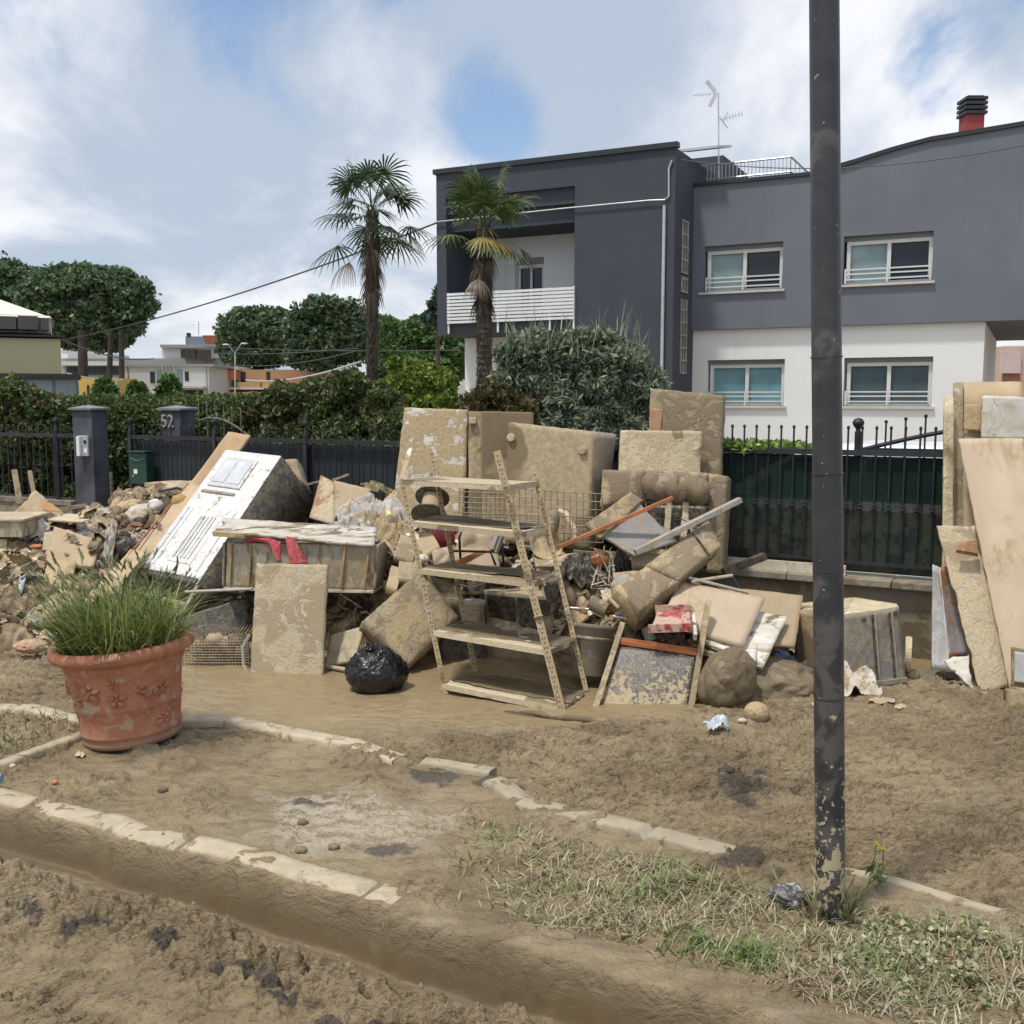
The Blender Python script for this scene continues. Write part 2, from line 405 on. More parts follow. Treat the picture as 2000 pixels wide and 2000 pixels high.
def ribbons(base, az, L, W, bend, cols, seg=4, rise=None, seed=0):
    """curved tapering blades; base (n,3)"""
    n = len(base); rise = np.full(n, 1.2) if rise is None else rise
    dx, dy = np.cos(az), np.sin(az); sx, sy = -dy, dx
    pts = [base.copy()]; ang = rise.copy(); p = base.copy()
    for k in range(seg):
        st = (L/seg)[:, None]*np.stack([np.cos(ang)*dx, np.cos(ang)*dy, np.sin(ang)], 1); p = p+st; pts.append(p.copy()); ang = ang-bend/seg
    V = []
    for k, q in enumerate(pts):
        wv = (W*(1-(k/seg)**2*.92)/2)[:, None]*np.stack([sx, sy, np.zeros(n)], 1); V += [q-wv, q+wv]
    V = np.stack(V, 1); m = 2*(seg+1)
    base_i = (np.arange(n)*m)[:, None]
    F = np.concatenate([base_i+np.array([[2*k, 2*k+1, 2*k+3, 2*k+2]]) for k in range(seg)], 0)
    return V.reshape(-1, 3), F, np.repeat(cols, m, axis=0)
def merge(parts):
    Vs, Fs, Cs, o = [], [], [], 0
    for p in parts:
        Vs.append(p[0]); Fs.append(p[1]+o); o += len(p[0])
        if len(p) > 2: Cs.append(p[2])
    return np.vstack(Vs), np.vstack(Fs), (np.vstack(Cs) if Cs else None)
# ================================================================== GROUND
def gxy(pts, z=0.1): return np.array([G(px, py, z)[:2] for px, py in pts])
FE = gxy([(-900, 1400), (-300, 1490), (0, 1568), (80, 1590), (196, 1615), (254, 1640), (391, 1664), (489, 1690), (594, 1722), (700, 1750), (809, 1794), (925, 1822), (1026, 1846), (1149, 1872), (1243, 1906), (1388, 1946), (1517, 1986), (1900, 2110), (2600, 2350)], .125)
BE = gxy([(-1500, 1390), (-600, 1380), (0, 1372), (72, 1374), (127, 1387), (326, 1396), (456, 1395), (543, 1412), (700, 1441), (794, 1474), (881, 1481), (968, 1497), (1000, 1522), (1041, 1554), (1243, 1597), (1400, 1637), (1503, 1666), (1753, 1709), (1843, 1738), (2000, 1782), (2600, 1960)], .13)
def sdist(X, Y, poly):
    """signed distance, positive on the camera side"""
    best = np.full(X.shape, 1e9); sg = np.ones(X.shape)
    for a, b in zip(poly[:-1], poly[1:]):
        d = b-a; L = d.dot(d); t = np.clip(((X-a[0])*d[0]+(Y-a[1])*d[1])/L, 0, 1)
        ex = X-(a[0]+t*d[0]); ey = Y-(a[1]+t*d[1]); r = np.hypot(ex, ey); s = d[0]*ey-d[1]*ex
        m = r < best-1e-9; best = np.where(m, r, best); sg = np.where(m, np.where(s < 0, 1, -1), sg)
    return best*sg
def proj(X, Y, Z):
    cp, sp = math.cos(PITCH), math.sin(PITCH); dz = Z-CH
    f = Y*cp-dz*sp; u = Y*sp+dz*cp
    return 1000+2000*X/f, 1000-2000*u/f
def ridges(X, Y, sc, st, seed):
    wx = X+.10*fbm(X*3, Y*3, o=2, seed=seed+50); wy = Y+.07*fbm(X*3+9, Y*3, o=2, seed=seed+51)
    return fbm(wx*sc/st, wy*sc, o=4, seed=seed, rg=True)
def creases(X, Y, sc, st, seed, w=.16):
    wx = X+.07*fbm(X*4, Y*4, o=2, seed=seed+60); wy = Y+.05*fbm(X*4+9, Y*4, o=2, seed=seed+61)
    n = fbm(wx*sc/st, wy*sc, o=3, seed=seed); gate = sstep(-.12, .12, fbm(X*sc*.35/st, Y*sc*.35, o=2, seed=seed+9))
    return -np.clip(1-np.abs(n)/w, 0, 1)**1.4*gate
def slabs(X, Y, sc, st, seed, t0=.02, t1=.09):
    wx = X+.06*fbm(X*6, Y*6, o=2, seed=seed+70); n = fbm(wx*sc/st, Y*sc, o=4, seed=seed)
    return sstep(t0, t1, n)*(.6+.8*np.clip(n, 0, 1))
def ground_h(X, Y):
    X = np.asarray(X, float); Y = np.asarray(Y, float)
    sf = sdist(X, Y, FE); sb = -sdist(X, Y, BE)       # sf>0 near road, sb>0 far road
    px, py = proj(X, Y, 0.06)
    wig = .03*fbm(X*5, Y*5, o=3, seed=4)
    def only(mask, fn):
        r = np.zeros(X.shape)
        if mask.any(): r[mask] = fn(X[mask], Y[mask], sf[mask], px[mask], py[mask])
        return r
    def f_in(X, Y, sf, px, py):
        a_in = .011*ridges(X, Y, 5, 1.2, 11)+.005*fbm(X*22, Y*22, o=3, seed=12)
        lum = sstep(.42, .72, fbm(X*2.2, Y*2.2, o=3, seed=13)+.5)
        q = sstep(.02, .26, -sf)*.8+.2; q = np.where(px > 700, q, .45+.55*q)
        return .092+.022*np.exp(-(sf/.28)**2)+.010*fbm(X*1.2, Y*1.2, o=3, seed=1)+q*a_in+q*lum*(1-.75*np.exp(-(((px-690)/270)**2+((py-1625)/70)**2)))*(.040*ridges(X, Y, 11, 1.3, 14)+.020*slabs(X, Y, 7, 1.6, 15)+.018*creases(X, Y, 8, 1.5, 16, .1))
    def f_nr(X, Y, sf, px, py):
        band = np.exp(-((sf-.30)/.20)**2)
        ptc = sstep(.38, .60, fbm(X*1.3+4, Y*1.3, o=3, seed=21)+.5)
        h = .020*fbm(X*2.0, Y*2.0, o=3, seed=20)+.022*ridges(X, Y, 6.5, 1.3, 22)*(.35+.65*ptc)+.012*ridges(X, Y, 19, 1.4, 25)+.018*slabs(X, Y, 5, 1.5, 26)*(.3+.7*ptc)+.026*creases(X, Y, 4.5, 1.5, 27, .10)+.012*creases(X, Y, 15, 1.8, 54, .10)*(.4+.6*ptc)+.004*fbm(X*60, Y*60, o=2, seed=19)
        rut = sstep(-.3, .1, fbm(X*.9, Y*.9, o=2, seed=17)); h = h-rut*(.030*np.exp(-((sf-.78)/.055)**2)+.028*np.exp(-((sf-.98)/.05)**2)-.018*np.exp(-((sf-.88)/.035)**2)-.012*np.exp(-((sf-.68)/.03)**2))*(1+.3*np.sign(np.sin((X*.9-Y*.5)*95)))
        h = h*sstep(.06, .20, sf)-.045
        band = band*sstep(.15, .28, sf)
        h = h+band*(.060*ridges(X, Y, 8, 1.2, 23)+.036*ridges(X, Y, 19, 1, 24)+.045*slabs(X, Y, 8, 1.3, 28, .0, .05)+.050*creases(X, Y, 9, 1.2, 29)+.004)-.030*np.exp(-((sf-.10)/.05)**2)*sstep(0, 500, px)
        cell = .42; cx_ = np.floor(X/cell); cy_ = np.floor(Y/cell); hs = _hash(cx_, cy_, cx_*0, 5)
        ox = (cx_+.3+.4*((hs & 255)/255.0))*cell; oy = (cy_+.3+.4*(((hs >> 8) & 255)/255.0))*cell; aa = ((hs >> 16) & 255)/255.0*3.14
        ex = (X-ox)*np.cos(aa)+(Y-oy)*np.sin(aa); ey = -(X-ox)*np.sin(aa)+(Y-oy)*np.cos(aa)
        rr = np.sqrt((ex/.12)**2+(ey/.05)**2)+.25*fbm(X*12, Y*12, o=2, seed=6)
        foot = np.where(((hs >> 24) & 255) < 100, -.020*sstep(1.05, .8, rr)+.010*np.exp(-((rr-1.15)/.18)**2), 0)
        return h+foot*(1-band)
    smooth = sstep(1462, 1405, py+.09*np.abs(px-900)*(px > 900)+40*fbm(X*1.2, Y*1.2, o=2, seed=33))*sstep(1500, 1380, px)*sstep(250, 420, px)
    smooth = np.clip(smooth+.8*sstep(1330, 1290, py)*(px > 1400), 0, 1)
    def f_fr(X, Y, sf, px, py):
        sm = smooth[mfr]; amp = (1-sm)*(.6+.4*sstep(-.15, .2, fbm(X*1.1, Y*1.1, o=2, seed=35)))
        return .050+.014*fbm(X*.9, Y*.9, o=2, seed=30)+amp*(.032*ridges(X, Y, 8, 2.6, 31)+.036*ridges(X, Y, 20, 2.4, 32)+.014*ridges(X, Y, 44, 1.8, 34)+.034*slabs(X, Y, 9, 3.2, 37, .02, .045)+.042*creases(X, Y, 10, 3.4, 38, .13)+.026*creases(X, Y, 23, 2.6, 52, .16)+.016*slabs(X, Y, 22, 2.6, 53, .0, .05)-.02)+sm*(.006*fbm(X*8, Y*14, o=3, seed=36)+.006*creases(X, Y, 3, 2.5, 39, .06))
    mfr = (sb > -.12) & (Y < 45); h_in = only((sf < .1) & (sb < .1), f_in); h_nr = only(sf > -.12, f_nr); h_fr = only(mfr, f_fr)
    tr = sstep(.080, .004, sf-wig*(.25+(px > 720)*.8))           # 1 inside
    tb = sstep(.0, -.05, sb+wig*.6)
    h = np.where(sf > -.08, h_in*tr+h_nr*(1-tr), h_in*tb+h_fr*(1-tb))
    lip = np.exp(-((sf+.05)/.08)**2)*sstep(700, 780, px)*.012+np.exp(-((sb+.05)/.05)**2)*.012
    h = h+lip*(sf < .03)
    fade = sstep(40, 14, Y); h = h*fade+.04*(1-fade)
    near = Y < 14
    def cf(fn):
        r = np.zeros(X.shape); r[near] = fn(X[near], Y[near]); return r
    n41 = cf(lambda X, Y: fbm(X*3, Y*3, o=4, seed=41)); n45 = cf(lambda X, Y: fbm(X*7, Y*7, o=4, seed=45)); n42 = cf(lambda X, Y: fbm(X*1.5+7, Y*1.5, o=4, seed=42))
    pale = np.clip(sstep(1.0, .45, np.hypot((px-690)/270, (py-1625)/75)+.75*n41), 0, 1)*(tr*tb > .5)
    pale = np.maximum(pale, .45*sstep(.15, .5, n42*(tr*tb)))
    dark = sstep(.36, .46, .42*np.exp(-((sf-.42-.08*n42)/.045)**2)+.75*n45*np.exp(-((sf-.42)/.12)**2))
    for (bx, by, rx, ry) in ((850, 1535, 95, 22), (770, 1680, 80, 18), (1440, 1540, 90, 60), (600, 1590, 60, 10), (960, 1545, 60, 14), (1480, 1700, 110, 50)):
        q = np.hypot((px-bx)/rx, (py-by)/ry); dark = np.maximum(dark, sstep(.34, .56, np.exp(-q*q)*.62+.60*n45)*(q < 2)*.9)
    h = h+dark*.010*cf(lambda X, Y: ridges(X, Y, 20, 1.2, 46))
    wet = smooth*(sb > 0)
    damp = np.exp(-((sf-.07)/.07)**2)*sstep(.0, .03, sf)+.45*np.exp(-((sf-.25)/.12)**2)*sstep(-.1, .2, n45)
    return h, pale, dark, wet, np.clip(tr*tb, 0, 1), np.clip(damp, 0, 1)
rows = np.concatenate([np.linspace(2260, 1290, 1000), np.linspace(1288, 900, 200), np.linspace(896, 783, 50)])
Yr = np.array([G(1000, r, 0.05)[1] for r in rows]); Yr = np.concatenate([Yr, [2500.0]])
tt = np.linspace(-.86, .86, 1080); tt = np.concatenate([[-3.5, -2, -1.2], tt, [1.2, 2, 3.5]])
Yg, Tg = np.meshgrid(Yr, tt, indexing='ij'); Xg = Yg*Tg
h, pale, dark, wet, ins, damp = ground_h(Xg.ravel(), Yg.ravel())
# rows behind / under the viewer
V = np.stack([Xg.ravel(), Yg.ravel(), h], 1); nc = len(tt); nr = len(Yr)
i, j = np.meshgrid(np.arange(nc-1), np.arange(nr-1)); a = (j*nc+i).ravel(); F = np.stack([a, a+1, a+nc+1, a+nc], 1)
extra = np.array([[-40, -30, .02], [40, -30, .02], [40, Yr[0]+.01, .0], [-40, Yr[0]+.01, .0]])
V = np.vstack([V, extra]); F = np.vstack([F, [[len(V)-4, len(V)-3, len(V)-2, len(V)-1]]])
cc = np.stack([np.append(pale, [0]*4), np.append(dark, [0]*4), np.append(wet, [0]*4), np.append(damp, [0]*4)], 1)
gm, t, b = new_mat('mud_ground')
at = NN(t, 'ShaderNodeAttribute'); at.attribute_name = 'Col'; sp_ = NN(t, 'ShaderNodeSeparateColor'); LK(t, at.outputs['Color'], sp_.inputs[0])
gc = NN(t, 'ShaderNodeTexCoord').outputs['Object']
nA = noise(t, gc, 1.6, 8, .6, .6); gmap = NN(t, 'ShaderNodeMapping'); gmap.inputs['Scale'].default_value = (.5, 1, 1); LK(t, gc, gmap.inputs[0])
nB = noise(t, gmap.outputs[0], 14, 7, .65, .8); nC = noise(t, gc, 70, 5, .6)
rn = NN(t, 'ShaderNodeTexNoise', Scale=24.0, Detail=6.0, Roughness=.55, Distortion=.5); rn.noise_type = 'RIDGED_MULTIFRACTAL'; LK(t, gmap.outputs[0], rn.inputs['Vector']); nR = mth(t, 'MULTIPLY', rn.outputs['Fac'], .5)
c1 = mixc(t, mrange(t, nA, .35, .66), (0.245, 0.184, 0.104), (0.370, 0.288, 0.170))
c1 = mixc(t, mth(t, 'MULTIPLY', mrange(t, nB, .53, .68), .60), c1, (0.110, 0.076, 0.043))
c1 = mixc(t, mth(t, 'MULTIPLY', mrange(t, nB, .50, .30), .35), c1, (0.37, 0.30, 0.19))
c1 = mixc(t, mth(t, 'MULTIPLY', mrange(t, nR, .42, .62), mth(t, 'MULTIPLY', mth(t, 'SUBTRACT', 1.0, at.outputs['Alpha']), mth(t, 'MULTIPLY_ADD', sp_.outputs[2], -.5, .55))), c1, (0.085, 0.057, 0.029))
pm = mth(t, 'MULTIPLY', sp_.outputs[0], mrange(t, mth(t, 'ADD', mth(t, 'MULTIPLY', nB, .6), mth(t, 'MULTIPLY', nC, .4)), .42, .54))
c1 = mixc(t, pm, c1, (0.50, 0.43, 0.32))
c1 = mixc(t, mth(t, 'MULTIPLY', sp_.outputs[2], .55), c1, (0.265, 0.195, 0.102))
c1 = mixc(t, mth(t, 'MULTIPLY', sp_.outputs[1], mrange(t, nB, .32, .48, 0, .85)), c1, (0.062, 0.052, 0.046))
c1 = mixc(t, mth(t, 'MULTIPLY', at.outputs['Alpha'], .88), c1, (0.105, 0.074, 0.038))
LK(t, c1, b.inputs['Base Color'])
rg_ = mrange(t, nA, .35, .65, .66, .34)
LK(t, mth(t, 'MULTIPLY_ADD', sp_.outputs[2], -.18, rg_), b.inputs['Roughness']); b.inputs['Specular IOR Level'].default_value = .42
hh = mth(t, 'ADD', mth(t, 'MULTIPLY', mth(t, 'SUBTRACT', nB, mth(t, 'MULTIPLY', nR, .35)), mth(t, 'MULTIPLY_ADD', sp_.outputs[2], -1.0, 1.15)), mth(t, 'MULTIPLY', nC, mth(t, 'MULTIPLY_ADD', sp_.outputs[2], -.28, .34)))
bmp = NN(t, 'ShaderNodeBump'); LK(t, hh, bmp.inputs['Height']); LK(t, mth(t, 'MULTIPLY_ADD', at.outputs['Alpha'], -.043, .046), bmp.inputs['Distance']); LK(t, bmp.outputs[0], b.inputs['Normal'])
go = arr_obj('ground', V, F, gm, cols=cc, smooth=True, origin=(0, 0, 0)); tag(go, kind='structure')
def gh(x, y):
    return float(ground_h(np.array([x]), np.array([y]))[0][0])
def GG(px, py):
    p = G(px, py, .06)
    for _ in range(3): p = G(px, py, gh(p.x, p.y))
    return p

# ------------------------------------------------------------------ kerb stones
kerb_m = muddy('kerb_stone', (.46, .395, .28), .30, 6.0, .8, .5, dry=(.40, .325, .22), wetc=(.22, .17, .105), bd=.006)
def kerb(pts, wdt, ztop, side, seed, stone=.9, drop=.05):
    """low kerb of stones; pts are the road-side edge, the stones lie on the inside of it"""
    p = [np.array(G(px, py, ztop)[:2]) for px, py in pts]
    seg = np.array([np.linalg.norm(b-a) for a, b in zip(p[:-1], p[1:])]); cum = np.concatenate([[0], np.cumsum(seg)])
    n = max(int(cum[-1]/.02), 4); s = np.linspace(0, cum[-1], n)
    x = np.interp(s, cum, [q[0] for q in p]); y = np.interp(s, cum, [q[1] for q in p])
    dx = np.gradient(x); dy = np.gradient(y); L = np.hypot(dx, dy); nx_, ny_ = -dy/L*side, dx/L*side
    gap = np.abs(((s/stone) % 1)-.5) > .488
    prof = [(0.0, -drop), (0.0, -.012), (.006, -.001), (wdt*.35, .001), (wdt*.7, .001), (wdt-.006, -.001), (wdt, -.012), (wdt, -drop)]
    V = []
    for k, (o, z) in enumerate(prof):
        r = .010*fbm(s*6+k*3.3, s*0+k, o=4, seed=seed+k)+.008*fbm(s*30, s*0+k*7, o=2, seed=seed)
        oo = o+r*(1 if z > -.05 else 0); zt = ztop+z+.006*fbm(s*4, s*0+k*2.2, o=3, seed=seed+40+k)*(z > -.05)-gap*.022*(z > -.05)
        V.append(np.stack([x+nx_*oo, y+ny_*oo, zt], 1))
    K = len(prof); V = np.stack(V, 1).reshape(-1, 3)
    F = [(i*K+k, i*K+k+1, (i+1)*K+k+1, (i+1)*K+k) for i in range(n-1) for k in range(K-1)]
    F += [(0, 1, 2, 3), (0, 3, 4, 7), (4, 5, 6, 7)]; m_ = (n-1)*K; F += [(m_+3, m_+2, m_+1, m_), (m_+7, m_+4, m_+3, m_), (m_+7, m_+6, m_+5, m_+4)]; F = np.array(F)
    if side < 0: F = F[:, ::-1]
    o = arr_obj('kerb', V, F, kerb_m, smooth=False); tag(o, kind='structure'); return o
kerb([(-900, 1396), (-300, 1486), (0, 1566), (80, 1587), (196, 1612), (254, 1637), (391, 1661), (489, 1687), (594, 1719), (700, 1747), (765, 1768)], .125, .132, 1, 1)
kerb([(300, 1398), (326, 1397), (456, 1396), (543, 1413), (700, 1442), (796, 1474)], .11, .134, -1, 2)
kerb([(826, 1477), (881, 1482), (970, 1498)], .085, .130, -1, 3)
kerb([(978, 1512), (1002, 1524), (1041, 1556), (1243, 1600), (1330, 1622), (1442, 1652)], .11, .136, -1, 4)
kerb([(-900, 1384), (-300, 1376), (0, 1373), (72, 1375), (130, 1389), (190, 1400)], .10, .145, -1, 5)
kerb([(-500, 1600), (-100, 1508), (0, 1484), (60, 1460), (138, 1434), (200, 1412)], .07, .145, -1, 6, drop=.06)
kerb([(1590, 1682), (1753, 1711), (1843, 1740), (1960, 1774)], .05, .112, -1, 7)

# ================================================================== FENCE LINE
FP0 = Vector((-4.165, 11.18, 0)); FP1 = Vector((3.03, 7.22, 0)); FD = (FP1-FP0).normalized(); FN = Vector((FD.y, -FD.x, 0))   # FN towards the viewer
if FN.y > 0: FN = -FN
def fs(px): p = onplane(px, 900, FP0, FN); return (p-FP0).dot(FD)
def fp(s, z, o=0.0): p = FP0+FD*s+FN*o; return Vector((p.x, p.y, z))
iron = plain('wrought_iron', (.030, .032, .038), .5, .3, .3, 8, .001)
iron2 = muddy('iron_dusty', (.045, .047, .052), .12, 9, .5, .1, bd=.001)
net_m, t, b = new_mat('shade_net'); v = ocoord(t)
LK(t, mixc(t, mrange(t, noise(t, v, 2.5, 6), .35, .65), (.006, .015, .014), (.012, .030, .026)), b.inputs['Base Color']); b.inputs['Roughness'].default_value = .8
b.inputs['Specular IOR Level'].default_value = .15
szn = NN(t, 'ShaderNodeSeparateXYZ'); LK(t, NN(t, 'ShaderNodeTexCoord').outputs['Object'], szn.inputs[0])
nmud = mth(t, 'MULTIPLY', mrange(t, mth(t, 'ADD', noise(t, v, 9, 6, .65), mrange(t, szn.outputs[2], .65, .30, 0, .12)), .53, .66), mrange(t, szn.outputs[2], .50, .36, 0, .45))
bc = b.inputs['Base Color'].links[0].from_socket; LK(t, mixc(t, nmud, bc, (.085, .078, .050)), b.inputs['Base Color'])
tr = NN(t, 'ShaderNodeBsdfTransparent'); ms = NN(t, 'ShaderNodeMixShader'); ms.inputs[0].default_value = .90
o_ = [n for n in t.nodes if n.type == 'OUTPUT_MATERIAL'][0]; LK(t, tr.outputs[0], ms.inputs[1]); LK(t, b.outputs[0], ms.inputs[2]); LK(t, ms.outputs[0], o_.inputs['Surface'])
conc = muddy('wall_render', (.30, .26, .20), .45, 2.2, .8, .35, dry=(.33, .27, .17), wetc=(.15, .12, .075), bd=.006)
cope_m = muddy('coping_stone', (.25, .22, .18), .4, 3.5, .8, .35, dry=(.38, .31, .21), wetc=(.14, .11, .08), bd=.006)
ZR = 1.492
def bar_mesh(z0, z1, r=.0075, knob=None, tip=.0):
    m = MB(); m.tube([(0, 0, z0), (0, 0, z1)], r, 6)
    if knob is not None:
        for dz in (-.022, 0.0, .024): m.lathe((0, 0, knob+dz), [(.006, -.010), (.016, -.004), (.016, .004), (.006, .010)] if dz else [(.006, -.014), (.021, -.005), (.021, .005), (.006, .014)], 8)
    if tip: m.lathe((0, 0, z1), [(.006, -.012), (.013, -.002), (.010, .012), (.002, .018)], 6)
    return m
def fence_section(label, s0, s1, zb, knob, step, netting=True, top=.20, group=None, zr=None, arch=None, post0=True, post1=True, m=iron):
    zr = zr or ZR
    base = fp(s0, zb); root = thing('iron_fence', label, 'fence', base, group)
    MB().para(fp(s0, zr, -.012), (FD*(s1-s0)), FN*.032, Vector((0, 0, .04))).build('rail', m, root)
    MB().para(fp(s0, zb, -.012), (FD*(s1-s0)), FN*.026, Vector((0, 0, .022))).build('rail', m, root)
    n = int((s1-s0)/step); first = None
    for k in range(n):
        s = s0+(k+.5)*(s1-s0)/n
        if first is None:
            first = bar_mesh(0, zr-zb+top, knob=knob-zb, tip=1).build('bar', m, root, smooth=False, origin=None) if False else None
            mbx = bar_mesh(0, zr-zb+top, knob=knob-zb, tip=1)
            me = bpy.data.meshes.new('bar'); me.from_pydata(mbx.v, [], mbx.f); me.materials.append(m); first = me
        o = bpy.data.objects.new('bar', first); col.objects.link(o); o.parent = root; o.location = fp(s, zb, .006)-base
    if zb < .3: MB().para(fp(s0, .60, -.012), (FD*(s1-s0)), FN*.03, Vector((0, 0, .03))).build('rail', m, root)
    for s, on in ((s0, post0), (s1, post1)):
        if not on: continue
        q = MB(); q.para(fp(s, zb-.25, -.02)-FD*.02, FD*.045, FN*.045, Vector((0, 0, zr-zb+.33)))
        c = fp(s, zr+.08, .002); q.lathe(c, [(.024, 0), (.012, .06), (.008, .075), (.026, .095), (.030, .115), (.022, .137), (.004, .145)], 12)
        q.build('post', m, root)
    if netting:
        q = [fp(s0, zr-.005, -.022), fp(s1+.008, zr-.005, -.022), fp(s1+.008, zb-.06, -.022), fp(s0, zb-.06, -.022)]
        slab('shade_net', q, .003, net_m, parent=root, nx=40, ny=16, warp=.012, edge=0)
    return root
sG = fs(1668)
r = fence_section('iron fence with green shade net, just left of the lamp post', fs(1395), fs(1612), .700, 1.105, .090, group=None, post0=False, post1=False)
r = fence_section('black iron fence with beaded bars and green shade net, right of the lamp post', fs(1612)+.01, fs(1870), .690, 1.105, .098, group=None, post0=False, post1=False)
fence_section('iron fence with green net continuing behind the right-hand boards', fs(1870)+.01, fs(2300), .690, 1.105, .12, post0=False)
# rising gate top behind, with ball finial
root = thing('iron_gate', 'arched iron gate with round ball finial rising above the fence right of the lamp post', 'gate', fp(sG, .7, -.12))
q = MB(); pts = [fp(sG+k*.12, 1.52+.21*math.sin(min(1, k/9)*1.45), -.12) for k in range(10)]; q.tube(pts, .016, 8); q.build('arched_rail', iron, root)
q = MB(); q.tube([fp(sG, .7, -.12), fp(sG, 1.66, -.12)], .024, 10); q.lathe(fp(sG, 1.66, -.12), [(.022, 0), (.016, .02), (.032, .04), (.042, .06), (.042, .075), (.030, .095), (.004, .105)], 16); q.build('post', iron, root)
for k in range(1, 9):
    s = sG+k*.135+.06; zt = 1.66+.022*k+.05
    MB().tube([fp(s, .72, -.12), fp(s, zt, -.12)], .007, 6).lathe(fp(s, zt, -.12), [(.006, -.01), (.014, 0), (.012, .014), (.002, .018)], 6).build('bar', iron, root)
MB().para(fp(sG, 1.505, -.135), FD*1.25, FN*.03, Vector((0, 0, .04))).build('rail', iron, root)
# climbing vine on the fence left of the post
vm_ = attr_mat('vine_leaf', .6, .2, 30, 0, .3)
c = fp(fs(1465), 1.56, -.15)
V, F, C = leaves([(c.x-.55, c.y+.3, 1.535, .35, .2, .05, 1), (c.x, c.y, 1.535, .5, .2, .05, 1), (c.x+.25, c.y-.1, 1.52, .25, .15, .03, .5)], 1500, .035, [(.20, .30, .06), (.32, .38, .12), (.12, .22, .05)], seed=3)
o = arr_obj('vine', V, F, vm_, cols=C); tag(o, 'pale green leafy plant tops peeking above the net fence left of the lamp post', 'plant')
# low wall with coping
fence_section('iron fence with green net hidden behind the stacked refrigerators and sofa', fs(900), fs(1395)-.01, .700, 1.105, .14, post1=False)
s0, s1 = fs(890), fs(2300)
root = thing('garden_wall', 'low rendered wall with stone coping under the netted fence', 'wall', fp((s0+s1)/2, .0))
MB().para(fp(s0, -.1, -.16), FD*(s1-s0), FN*.22, Vector((0, 0, .645))).build('wall', conc, root)
q = MB(); 
k = s0
while k < s1:
    q.para(fp(k+.004, .547, -.17), FD*min(.745, s1-k), FN*.30, Vector((0, 0, .052+.004*(int(k*3) % 2)))); k += .75
q.build('coping', cope_m, root, bevel=.008)
wht = plain('white_paint', (.74, .75, .76), .5, 0, .05, 3, .001)
wood_dirty = muddy('white_board_strip', (.66, .60, .50), .3, 6, .7, .1, bd=.002)
o = MB().para(fp(fs(1408), .604, .035), FD*(fs(1662)-fs(1408)), FN*.03, Vector((0, 0, .075))).build('plank', wood_dirty); tag(o, 'long pale plank lying on the wall coping under the netted fence', 'plank')
# ---- far left part of the fence and gates
dk = plain('pillar_plaster', (.060, .065, .080), .75, 0, .45, 3.5, .006)
capm = plain('pillar_cap', (.17, .17, .18), .7, 0, .2, 8, .004)
sA, sB = fs(150)-.03, fs(212)+.0
def pillar(px0, px1, off, label, ztop=1.78, depth=.21):
    a, b_ = fs(px0), fs(px1); c = fp((a+b_)/2, 0, off-depth/2)
    root = thing('gate_pillar', label, 'pillar', c)
    MB().para(fp(a, -.1, off-depth), FD*(b_-a), FN*depth, Vector((0, 0, ztop+.1))).build('shaft', dk, root, bevel=.01)
    q = MB(); q.para(fp(a-.03, ztop+.002, off-depth-.03), FD*(b_-a+.06), FN*(depth+.06), Vector((0, 0, .022)))
    p0 = [fp(a-.03, ztop+.024, off-depth-.03), fp(b_+.03, ztop+.024, off-depth-.03), fp(b_+.03, ztop+.024, off+.03), fp(a-.03, ztop+.024, off+.03)]
    ap = sum(p0, Vector())/4+Vector((0, 0, .035)); q.add(p0+[ap], [(0, 1, 4), (1, 2, 4), (2, 3, 4), (3, 0, 4)]); q.build('cap', capm, root)
    return root, a, b_, off
pr, a, b_, off = pillar(152, 190, .05, 'dark grey gate pillar carrying the pale intercom box')
# intercom
q = MB(); ic = None; a = a-.02
stl = plain('steel_face', (.48, .48, .47), .4, .5, .1, 10, 0)
ir = thing('intercom', 'pale grey intercom box with hooded camera on the dark gate pillar', 'intercom', fp(a+(b_-a)*.66, 1.27, off))
MB().para(fp(a+(b_-a)*.44, 1.27, off+.002), FD*.155, FN*.035, Vector((0, 0, .23))).build('housing', stl, ir, bevel=.006)
MB().para(fp(a+(b_-a)*.44, 1.27, off+.037), FD*.05, FN*.03, Vector((0, 0, .22))).build('hood', wht, ir, bevel=.004)
blk = plain('black_plastic', (.015, .015, .017), .35, 0, .2, 6, 0)
MB().lathe(fp(a+(b_-a)*.77, 1.43, off+.037), [(.0, 0), (.022, 0), (.022, .008), (0, .010)], 14, axis=FN).build('camera_eye', blk, ir)
MB().para(fp(a+(b_-a)*.71, 1.31, off+.037), FD*.05, FN*.005, Vector((0, 0, .045))).build('call_button', wht, ir)
pr2, a2, b2, off2 = pillar(290, 330, -.18, 'dark grey gate pillar with the pale house number 52')
num_m = plain('number_metal', (.36, .36, .34), .5, .3, .1, 10, 0)
cu = bpy.data.curves.new('house_number', 'FONT'); cu.body = '52'; cu.size = .20; cu.extrude = .008; cu.align_x = 'LEFT'; cu.materials.append(num_m)
tmp = bpy.data.objects.new('tmp', cu); col.objects.link(tmp)
dg = bpy.context.evaluated_depsgraph_get(); me = bpy.data.meshes.new_from_object(tmp.evaluated_get(dg)); bpy.data.objects.remove(tmp)
M3 = Matrix((FD, Vector((0, 0, 1)), FN)).transposed().to_4x4(); me.transform(M3)
o = bpy.data.objects.new('house_number', me); col.objects.link(o); o.parent = pr2; o.location = fp(a2+.02, 1.60, off2+.008)-pr2.location
fence_section('black iron fence with beaded bars at the far left, beside the intercom pillar', fs(-260), fs(112), .76, 1.14, .115, netting=False, top=.12, zr=1.47)
fence_section('short iron fence section between its post and the intercom pillar', fs(113), fs(150), .76, 1.14, .115, netting=False, top=.12, zr=1.47, post1=False)
